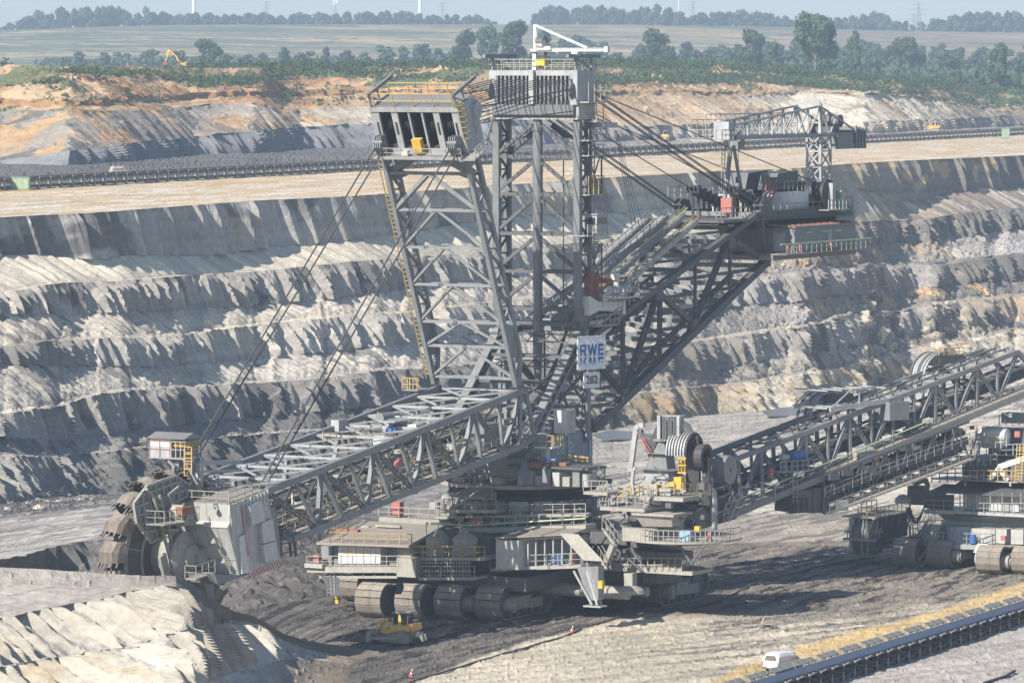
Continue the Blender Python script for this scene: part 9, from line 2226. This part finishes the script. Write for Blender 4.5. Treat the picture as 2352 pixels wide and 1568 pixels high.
# ------------------------------------------------------------------ trees
def foliage(name, col):
    m = bpy.data.materials.new(name); nt, bs = nodes_of(m)
    oi = nt.nodes.new("ShaderNodeObjectInfo"); tc = nt.nodes.new("ShaderNodeTexCoord")
    n = nt.nodes.new("ShaderNodeTexNoise"); n.inputs["Scale"].default_value = .35; n.inputs["Detail"].default_value = 3
    nt.links.new(tc.outputs["Object"], n.inputs["Vector"])
    mr = nt.nodes.new("ShaderNodeMapRange"); mr.inputs[1].default_value = .3; mr.inputs[2].default_value = .7; mr.inputs[3].default_value = .6; mr.inputs[4].default_value = 1.5
    nt.links.new(n.outputs["Fac"], mr.inputs[0])
    hv = nt.nodes.new("ShaderNodeHueSaturation"); hv.inputs["Color"].default_value = (*col, 1)
    mh = nt.nodes.new("ShaderNodeMapRange"); mh.inputs[3].default_value = .47; mh.inputs[4].default_value = .53; nt.links.new(oi.outputs["Random"], mh.inputs[0]); nt.links.new(mh.outputs[0], hv.inputs["Hue"])
    ml = nt.nodes.new("ShaderNodeMath"); ml.operation = 'MULTIPLY'; m3 = nt.nodes.new("ShaderNodeMapRange"); m3.inputs[3].default_value = .75; m3.inputs[4].default_value = 1.3; nt.links.new(oi.outputs["Random"], m3.inputs[0])
    nt.links.new(m3.outputs[0], ml.inputs[0]); nt.links.new(mr.outputs[0], ml.inputs[1]); nt.links.new(ml.outputs[0], hv.inputs["Value"])
    nt.links.new(hv.outputs[0], bs.inputs["Base Color"]); bs.inputs["Roughness"].default_value = .8; bs.inputs["Specular IOR Level"].default_value = .15
    return m
FOL = foliage("leafy_crown", (0.05, 0.078, 0.042)); BARK = paint("grey_bark", (0.16, 0.135, 0.11), .9, 0, .3)
SCR = foliage("scrub_leaves", (0.045, 0.078, 0.03))
def tree_meshes(seed, H, W, kind, nq=800, q=1.0):
    r = np.random.RandomState(seed)
    nb = {'round': 14, 'poplar': 16, 'loose': 11, 'wide': 18}[kind]
    blobs = []
    for i in range(nb):
        h = r.uniform(.25, .95) if kind != 'poplar' else r.uniform(.12, .97)
        if kind == 'poplar': wd = .5 * (1 - abs(h - .45) * 1.3)
        elif kind == 'wide': wd = math.sqrt(max(.05, 1 - ((h - .45) / .6) ** 2))
        else: wd = math.sqrt(max(.05, 1 - ((h - .55) / .5) ** 2))
        a = r.uniform(0, 6.28); rr = r.uniform(.2, .75) * wd * W / 2
        blobs.append((math.cos(a) * rr, math.sin(a) * rr, h * H, r.uniform(.13, .24) * (W if kind != 'poplar' else W * 1.2)))
    vs = []; fs = []
    per = nq // nb
    for (x, y, z, s) in blobs:
        d = r.normal(size=(per, 3)); d /= np.linalg.norm(d, axis=1)[:, None]
        rad_ = s * r.uniform(.55, 1.08, per)[:, None]
        c = np.array([x, y, z]) + d * rad_ * np.array([1, 1, .85])
        for k in range(per):
            nn_ = d[k] + r.normal(size=3) * .5; nn_ /= np.linalg.norm(nn_)
            t = np.cross(nn_, [0, 0, 1.0]) + 1e-3; t /= np.linalg.norm(t); b = np.cross(nn_, t)
            hs = q * r.uniform(.5, 1.1); a = r.uniform(0, 3.14)
            u_ = (t * math.cos(a) + b * math.sin(a)) * hs; w_ = (-t * math.sin(a) + b * math.cos(a)) * hs * .7
            n0 = len(vs); p = c[k]
            vs += [tuple(p - u_), tuple(p + w_), tuple(p + u_), tuple(p - w_)]; fs.append((n0, n0 + 1, n0 + 2, n0 + 3))
    me = bpy.data.meshes.new("crown"); me.from_pydata(vs, [], fs); me.materials.append(FOL)
    m = MB(); m.tube(V(0, 0, -1), V(0, 0, H * .5), H * .022 + .1, 7, H * .012)
    for i in range(6):
        b = blobs[i]; m.tube(V(0, 0, H * r.uniform(.2, .45)), V(b[0], b[1], b[2]), H * .01, 5, .05)
    mt = bpy.data.meshes.new("trunk"); mt.from_pydata(m.v, [], m.f); mt.materials.append(BARK)
    return me, mt
KINDS = {'round': [tree_meshes(s, 10, 9, 'round') for s in (1, 2, 3)], 'poplar': [tree_meshes(s, 10, 4.2, 'poplar') for s in (4, 5)],
         'loose': [tree_meshes(s, 10, 8.5, 'loose', 520) for s in (6, 7, 8)], 'wide': [tree_meshes(s, 10, 11, 'wide', 1100) for s in (9, 10)]}
BIG = {'wide': tree_meshes(21, 10, 8.8, 'wide', 4200, .45), 'loose': tree_meshes(22, 10, 8.5, 'loose', 2200, .45), 'round': tree_meshes(23, 10, 8.8, 'round', 3600, .42)}
BIG2 = tree_meshes(24, 10, 9.5, 'wide', 5200, .40)
def add_tree(p, H, W, kind, label, group=None, name="tree", me=None, k=0):
    o = empty(name, p, rnd.uniform(0, 6.28)); a, b = me or KINDS[kind][k % len(KINDS[kind])]
    sx = W / {'round': 9, 'poplar': 4.2, 'loose': 8.5, 'wide': 11}[kind]; sz = H / 10
    for nm, dt in (("crown", a), ("trunk", b)):
        c = bpy.data.objects.new(nm, dt); COL.objects.link(c); c.parent = o; c.scale = (sx, sx, sz)
    tag(o, label, "tree", group); return o
tr_ = random.Random(5)
# skyline trees on the hill crest
OUT = [(-40, 62), (0, 57), (45, 48), (85, 31), (137, 24), (180, 22), (232, 14), (274, 19), (298, 31), (328, 23), (393, 31), (500, 34), (561, 31), (684, 33), (760, 35), (860, 29), (963, 34), (1066, 36), (1110, 40), (1150, 50), (1152, 99), (1215, 99), (1218, 34), (1261, 17), (1300, 19), (1357, 15), (1408, 20), (1460, 26), (1510, 15), (1538, 20), (1579, 37), (1637, 26), (1700, 27), (1740, 26), (1787, 37), (1839, 44), (1880, 46), (1928, 39), (1986, 33), (2027, 31), (2054, 54), (2082, 47), (2110, 55), (2136, 43), (2165, 52), (2188, 40), (2232, 29), (2290, 28), (2352, 31), (2400, 33)]
us = []; u = -30
while u < 2400: us.append(u); u += tr_.uniform(13, 21)
for i, u in enumerate(us):
    vt = float(np.interp(u, *zip(*OUT)))
    if vt > 70 or 1152 < u < 1216: continue
    vb = float(np.interp(u, *zip(*HL))) + 3
    D = tr_.uniform(4390, 4480) if tr_.random() < .75 else 4600
    base = atY(u, float(np.interp(u, *zip(*HL))) + 1.5, 4400); zb = base.z - 6
    top = HC - (vt + tr_.uniform(-2, 7) - V0) / F * D
    H = max(6, top - zb); W = tr_.uniform(11, 17) * (1.2 if H > 16 else 1)
    side = "left" if u < 1150 else "right"
    add_tree(Vector(((u - 1176) / F * D, D, zb)), H, W, 'round' if tr_.random() < .7 else 'wide', f"hazy blue-green broadleaf tree in the {side} hand line on the hill crest", f"trees on the {side} hill crest", k=i)
# trees on the plain: (u, v_top, v_base, width px, kind, depth, label)
SP_ = [(479, 94, 160, 74, 'round', 2300, "dark round tree standing alone right of the yellow excavator", 'round'),
       (1060, 74, 165, 80, 'loose', 2500, "pale loose tree at the left of the big clump left of the mast", 'loose'),
       (1118, 64, 165, 78, 'wide', 2450, "dense tree in the middle of the clump left of the crane mast", 'wide'),
       (1178, 54, 165, 92, 'wide', 2400, "tallest tree of the clump directly left of the crane mast", 'round'),
       (1240, 72, 165, 66, 'loose', 2500, "loose tree right behind the crane mast", 'loose'),
       (1515, 72, 170, 92, 'loose', 2450, "pale airy tree with thin trunks right of the white crane arm", 'loose'),
       (1732, 72, 175, 76, 'wide', 2350, "mid green tree left of the tallest tree at the right", 'wide'),
       (1776, 102, 185, 34, 'poplar', 2300, "slim tree between the mid green tree and the tallest tree", None),
       (1873, 44, 205, 132, 'wide', 2100, "tallest broad tree towering over the wood at the right", 'BIG2'),
       (1962, 78, 190, 44, 'loose', 2250, "light loose tree just right of the tallest tree", 'loose'),
       (2085, 92, 195, 84, 'round', 2500, "dark broad tree in the wood midway between tallest tree and right edge", 'round'),
       (2292, 106, 215, 62, 'loose', 2100, "dark open tree with bare twigs near the right edge", 'loose')]
for (u, vt, vb, wpx, kind, D, lb, mk) in SP_:
    zb = HC - (vb - V0) / F * D; H = (vb - vt) / F * D; W = wpx / F * D
    me = BIG2 if mk == 'BIG2' else (BIG[mk] if mk else None)
    kd = 'wide' if mk == 'BIG2' else (mk or kind)
    add_tree(Vector(((u - 1176) / F * D, D, zb)), H * 1.02, W * (1.0 if mk != 'BIG2' else 1.05), kd, lb, me=me)
low = [(185, 122, 50), (237, 123, 38), (275, 120, 60), (345, 118, 60), (410, 119, 40), (562, 125, 40), (603, 126, 34), (651, 111, 36), (700, 118, 60), (748, 113, 28), (800, 118, 50), (885, 105, 52), (930, 112, 50), (968, 104, 66), (1015, 112, 50), (520, 128, 40), (840, 122, 40)]
for i, (u, vt, wpx) in enumerate(low):
    D = tr_.uniform(2500, 3000); vb = 160; zb = HC - (vb - V0) / F * D
    add_tree(Vector(((u - 1176) / F * D, D, zb)), (vb - vt) / F * D, wpx / F * D, 'loose' if i % 3 else 'round', "low hazy tree at the foot of the grassy hill behind the left rim", "low trees behind the left rim", k=i)
n_w = 0
for row, (D, vt0, vt1, st) in enumerate(((3250, 96, 112, 34), (2900, 104, 126, 34), (2600, 120, 146, 32), (2350, 140, 172, 32), (2150, 158, 196, 30))):
    u = 1255 + row * 40
    while u < 2400:
        f_ = (u - 1200) / 1200
        vt = vt0 + (vt1 - vt0) * f_ * (.4 + .6 * f_) + tr_.uniform(-10, 12)
        if not (row < 2 and 1350 < u < 1450 and tr_.random() < .5):
            vb = vt + tr_.uniform(38, 55); zb = HC - (vb - V0) / F * D
            k_ = 'round' if tr_.random() < .65 else ('loose' if tr_.random() < .5 else 'wide')
            add_tree(Vector(((u - 1176) / F * D, D + tr_.uniform(-80, 80), zb)), (vb - vt) / F * D, tr_.uniform(40, 64) / F * D, k_, "bushy blue-green tree of the wood below the hill at the right", "trees of the wood at the right", k=n_w); n_w += 1
        u += tr_.uniform(st * .7, st * 1.5)
# scrub and weeds on the rim and hill: one mass of leaf clumps
r = np.random.RandomState(3); vs = []; fs = []
def clump(c, n, w_, h):
    for k in range(n):
        p = np.array(c) + np.array([r.normal() * w_, r.normal() * w_ * 1.4, abs(r.normal()) * h * .5]); a = r.uniform(0, 3.14); hs = r.uniform(.25, .6)
        t = np.array([math.cos(a), math.sin(a), 0]) * hs; b = np.array([r.normal() * .3, r.normal() * .3, 1.0]) * hs * 1.1
        n0 = len(vs); vs.extend([tuple(p - t), tuple(p + t), tuple(p + t * .4 + b), tuple(p - t * .4 + b)]); fs.append((n0, n0 + 1, n0 + 2, n0 + 3))
cand = 0
for i in range(2600):
    u = r.uniform(-60, 2420); t = r.uniform(-.15, 1.0)
    j = int(np.argmin(abs(UU - u)))
    d0, z0, d1, z1 = UP[4][0][j], UP[4][1][j], UP[3][0][j], UP[3][1][j]
    d = d0 + (d1 - d0) * t; z = z0 + (z1 - z0) * max(t, 0)
    x = (u - 1176) / F * d
    dens = float(fbm(np.array([x / 60.0]), np.array([t * 2.2 + 5]), 808, 3)[0])
    thr = .62 if u < 700 else (.56 if u < 1300 else (.44 if u < 1850 else .48))
    if 420 < u < 1130: thr = .47 if .3 < t < .95 else .6
    if u > 1850 and t > .5: thr = .58
    if dens < thr: continue
    clump((x, d - 1.5, z + .1), 22, 2.6, 1.3 + 1.2 * r.uniform() ** 2)
for i in range(900):       # sparse plants on the orange terraces
    u = r.uniform(-20, 2400); t = r.uniform(0, 1); j = int(np.argmin(abs(UU - u)))
    d = UP[3][0][j] * (1 - t) + UP[2][0][j] * t; z = UP[3][1][j] * (1 - t) + UP[2][1][j] * t; x = (u - 1176) / F * d
    if float(fbm(np.array([x / 30.0]), np.array([t * 3]), 909, 3)[0]) < .6: continue
    clump((x, d - 1.5, z), 6, .8, .9)
me = bpy.data.meshes.new("rim_scrub"); me.from_pydata(vs, [], fs); me.materials.append(SCR)
o = bpy.data.objects.new("rim_scrub", me); COL.objects.link(o); tag(o, "green weeds and low bushes growing along the pit rim", "scrub", kind='stuff')

vs = []; fs = []
for i in range(1500):
    u = r.uniform(120, 2420); far_ = r.uniform()
    D = 3250 - 1000 * far_ * (1 if u > 1150 else .35); hb_ = float(fbm(np.array([u / 40.0]), np.array([D / 300.0]), 44, 3)[0])
    if u < 1150 and hb_ < .42: continue
    zb = HC - (158 - V0) / F * D if u < 1200 else HC - (150 + (u - 1200) * .02 * far_ + 18 - V0) / F * D
    hh = (3 + 12 * max(hb_ - .3, 0) * (1 if u > 1150 else .8)); x = (u - 1176) / F * D
    for k in range(26):
        q_ = np.array([x + r.normal() * 5.5, D + r.normal() * 6, zb + r.uniform(-1, 1) * hh * .5 + hh * .5]); a = r.uniform(0, 3.14); hs = r.uniform(.8, 1.7)
        t_ = np.array([math.cos(a), math.sin(a), r.normal() * .3]) * hs; b_ = np.array([r.normal() * .3, r.normal() * .4, 1.0]) * hs
        n0 = len(vs); vs.extend([tuple(q_ - t_), tuple(q_ - b_), tuple(q_ + t_), tuple(q_ + b_)]); fs.append((n0, n0 + 1, n0 + 2, n0 + 3))
me = bpy.data.meshes.new("undergrowth"); me.from_pydata(vs, [], fs); me.materials.append(FOL)
o = bpy.data.objects.new("undergrowth", me); COL.objects.link(o); tag(o, "hazy undergrowth filling the plain between the trees", "undergrowth", kind='stuff')

# ------------------------------------------------------------------ turbines, pylons, masts on the skyline
def hill_z(u): return HC - (float(np.interp(u, *zip(*HL))) - V0) / F * 4400
TW = paint("turbine_white", (0.80, 0.80, 0.78), .5, 0, .05)
for i, (u, lb) in enumerate(((445, "white wind turbine tower rising behind the hill at left"), (965, "white wind turbine tower rising behind the hill nearer the middle"))):
    D = 5600; zb = 62; x = (u - 1176) / F * D; o = empty("wind_turbine", (x, D, zb)); tag(o, lb, "wind turbine", "wind turbine towers")
    m = MB(); m.tube(V(0, 0, 0), V(0, 0, 120), 2.6, 20, 1.5); m.build("tower", TW, o)
    m = MB(); m.box(-1.6, 1.6, -6, 4, 119, 123); m.build("nacelle", TW, o)
    for k in range(3):
        a = 2.1 * k + .4; m = MB(); e = V(math.cos(a), 0, math.sin(a)); c = V(0, -7, 121); m.hexa([c - V(.9, 0, 0), c + V(.9, 0, 0), c + V(.9, .5, 0), c + V(-.9, .5, 0), c + e * 45 - V(.2, 0, 0), c + e * 45 + V(.2, 0, 0), c + e * 45 + V(.2, .1, 0), c + e * 45 + V(-.2, .1, 0)]); m.build("blade", TW, o)
PY = paint("galvanised_lattice", (0.22, 0.23, 0.25), .6, 0, .1)
def pylon(u, vt, vb, lb, D=4700, arms=3, s=1.0, kind='pylon'):
    x = (u - 1176) / F * D; zb = HC - (vb - V0) / F * D; H = (vb - vt) / F * D
    o = empty("electricity_pylon" if kind == 'pylon' else "radio_mast", (x, D, zb)); tag(o, lb, "pylon" if kind == 'pylon' else "radio mast")
    m = MB(); b = H * .12 if kind == 'pylon' else H * .08; n = 8; w_ = .28 * s
    for sx in (-1, 1):
        for sy in (-1, 1): m.bar(V(sx * b, sy * b, -12), V(sx * .4, sy * .4, H), w_)
    for i in range(n):
        t0, t1 = i / n, (i + 1) / n; w0 = b * (1 - t0) + .4 * t0; w1_ = b * (1 - t1) + .4 * t1
        m.bar(V(-w0, -w0, H * t0), V(w1_, -w1_, H * t1), w_ * .7); m.bar(V(w0, -w0, H * t0), V(-w1_, -w1_, H * t1), w_ * .7); m.bar(V(-w1_, 0, H * t1), V(w1_, 0, H * t1), w_ * .6)
    m.build("lattice_mast", PY, o)
    if kind == 'pylon':
        for k, (f, w__) in enumerate(((.95, .2), (.78, .32), (.62, .26))[:arms]):
            m = MB(); L = H * w__; z = H * f
            m.bar(V(-L, 0, z), V(L, 0, z), w_); m.bar(V(-L, 0, z), V(0, 0, z + H * .07), w_ * .7); m.bar(V(L, 0, z), V(0, 0, z + H * .07), w_ * .7); m.build("cross_arm", PY, o)
    else:
        for k in range(4): m = MB(); m.lathe(V(1.2 if k % 2 else -1.2, -1, H * (.72 + .07 * k)), [(1.2, 0), (1.1, .5)], 12, axis=(0, 1, 0)); m.build("dish_antenna", TW, o)
    return o
pylon(612, 5, 46, "thin grey electricity pylon above the trees left of the lattice radio mast")
pylon(1017, 7, 50, "grey electricity pylon just right of the second turbine tower", s=1.1)
pylon(1592, 4, 44, "grey electricity pylon above the trees right of the thin white mast")
pylon(2110, 8, 76, "largest grey electricity pylon on the skyline at the right", D=4350, s=1.2)
pylon(2099, 35, 76, "smaller grey pylon close beside the largest pylon", D=4600, s=.8)
pylon(770, -6, 46, "lattice radio mast with white dishes between the two turbine towers", kind='mast')
x = (1559 - 1176) / F * 4800; m = MB(); m.tube(V(x, 4800, 78), V(x, 4800, 128), .5, 8)
o = m.build("thin_mast", TW, None); tag(o, "thin pale mast rising above trees right of the crane", "mast")
# hunting stand and small poles on the hill crest
x = atY(2112, 76, 4300)
# boulders of the slipped area
k = 0
for (u, v, sx, sz, lb) in ((1985, 735, 36, 30, "big cream sandstone boulder in the slipped slope, topmost of the large blocks"), (2020, 768, 30, 34, "cream block right below the topmost boulder in the slipped slope"),
                           (2045, 795, 26, 18, "flat cream block below two big boulders in the slipped slope"), (2152, 805, 34, 36, "pointed cream boulder above the bridge, right part of the slip"), (2215, 812, 50, 26, "wide pale rock hump right of the pointed boulder"), (2000, 700, 20, 14, "small pale boulder above the topmost big block")):
    p = surf(u, v); s = F / p.y; sc = 1 / s
    boulder("boulder", lb, p, (sx * .6 * sc, sx * .6 * sc, sz * .6 * sc), BOULD, k + 1); k += 1
GB = paint("grey_rock", (0.30, 0.28, 0.26), .95, 0, .5, (0.4, 0.37, 0.33), .8, .1)
for i in range(170):
    if i < 90: u = rnd.uniform(1760, 2200); v = 640 + (u - 1760) * .25 + rnd.uniform(-60, 110); sz = rnd.uniform(3, 9)
    elif i < 130: u = rnd.uniform(0, 240); v = rnd.uniform(1128, 1160) - u * .06; sz = rnd.uniform(2, 6)
    else: u = rnd.uniform(0, 1000); v = float(np.interp(u, *zip(*C4))) - rnd.uniform(4, 22); sz = rnd.uniform(2, 4)
    p = surf(u, v); sc = p.y / F
    g_ = "rubble blocks in the slipped slope" if i < 90 else ("stones at the foot of the left wall" if i < 130 else "stones on the fourth bench")
    l_ = "pale angular rubble block lying in the slipped slope at right" if i < 90 else ("small grey stone at the foot of the left pit wall" if i < 130 else "small grey stone on the lower bench of the pit wall")
    boulder("rock", l_, p, (sz * sc, sz * sc, sz * .8 * sc), BOULD if i % 3 else GB, i % 17, g_)
for (u, v, s_) in ((90, 1170, 16), (18, 1172, 11)):
    p = surf(u, v); sc = p.y / F; boulder("rock", "pale rounded boulder lying alone on the floor at left" if s_ > 12 else "smaller pale boulder on the floor at the left edge", p, (s_ * sc, s_ * sc, s_ * .6 * sc), BOULD, s_)

WATER = paint("muddy_pond_water", (0.10, 0.105, 0.11), .25, 0, .1)
for lb, pts in (("dark shallow pond at the foot of the wall behind the excavator", ((1362, 996), (1400, 988), (1450, 990), (1500, 997), (1480, 1006), (1385, 1006))), ("dark shallow pond left of the first cable slide of the bridge", ((1752, 944), (1790, 936), (1838, 932), (1856, 942), (1840, 953), (1770, 954)))):
    P = [surf(*q) for q in pts]; z_ = max(q.z for q in P) + .35
    m = MB(); m.prism([onZ(u, v, z_) for u, v in pts], (0, 0, -.3)); o = m.build("pond", WATER, None); tag(o, kind='structure')

# ------------------------------------------------------------------ one object per separate piece
def split_parts(root):
    for o in list(root.children_recursive):
        if o.type != 'MESH' or o.name.startswith(("mirrored", "letter", "painted", "number", "fleet", "support_frame", "festoon", "idler", "belt", "stripe", "warning_stripe")) or o.children or "rail" in o.name: continue
        me = o.data; nv = len(me.vertices)
        if nv > 4000 or me.users > 1: continue
        par = list(range(nv))
        def fd(i):
            while par[i] != i: par[i] = par[par[i]]; i = par[i]
            return i
        for p in me.polygons:
            a = fd(p.vertices[0])
            for k in p.vertices[1:]: par[fd(k)] = a
        comp = {}
        for i in range(nv): comp.setdefault(fd(i), []).append(i)
        C_ = list(comp.values())
        if len(C_) < 2 or len(C_) > 160: continue
        bb = []
        co_ = np.empty(nv * 3); me.vertices.foreach_get("co", co_); co_ = co_.reshape(-1, 3)
        for c in C_: q = co_[c]; bb.append([q.min(0) - .12, q.max(0) + .12])
        gid = list(range(len(C_)))
        def gf(i):
            while gid[i] != i: i = gid[i]
            return i
        for i in range(len(C_)):
            for j in range(i):
                if (bb[i][0] < bb[j][1]).all() and (bb[j][0] < bb[i][1]).all(): gid[gf(i)] = gf(j)
        gs = {}
        for i in range(len(C_)): gs.setdefault(gf(i), []).append(i)
        if not 2 <= len(gs) <= 40: continue
        vg = {}
        for k, g in enumerate(gs.values()):
            for i in g:
                for v_ in C_[i]: vg[v_] = k
        for k in range(len(gs)):
            mp = {}; vs_ = []; fs_ = []
            for p in me.polygons:
                if vg[p.vertices[0]] != k: continue
                for v_ in p.vertices:
                    if v_ not in mp: mp[v_] = len(vs_); vs_.append(tuple(co_[v_]))
                fs_.append([mp[v_] for v_ in p.vertices])
            nm = bpy.data.meshes.new(o.name.split(".")[0]); nm.from_pydata(vs_, [], fs_); nm.materials.append(me.materials[0])
            if k == 0: o.data = nm
            else:
                c = bpy.data.objects.new(o.name.split(".")[0], nm); COL.objects.link(c); c.parent = o.parent; c.matrix_basis = o.matrix_basis.copy()
for r_o in (EX, BW, DB, LBo): split_parts(r_o)

# ------------------------------------------------------------------ haze
bm = bmesh.new()
bmesh.ops.create_cube(bm, size=1.0)
me = bpy.data.meshes.new("haze"); bm.to_mesh(me); bm.free()
hz = bpy.data.objects.new("haze", me); COL.objects.link(hz)
hz.scale = (6000, 9600, 230); hz.location = (0, 4700, 230 / 2 - 12)
hm = bpy.data.materials.new("haze_air"); hm.use_nodes = True
hn = hm.node_tree; hn.nodes.clear()
out = hn.nodes.new("ShaderNodeOutputMaterial"); pv = hn.nodes.new("ShaderNodeVolumePrincipled")
pv.inputs["Color"].default_value = (0.62, 0.79, 1.0, 1)
pv.inputs["Density"].default_value = 0.000145
pv.inputs["Anisotropy"].default_value = 0.0
hn.links.new(pv.outputs[0], out.inputs["Volume"])
me.materials.append(hm)
tag(hz, kind='stuff')
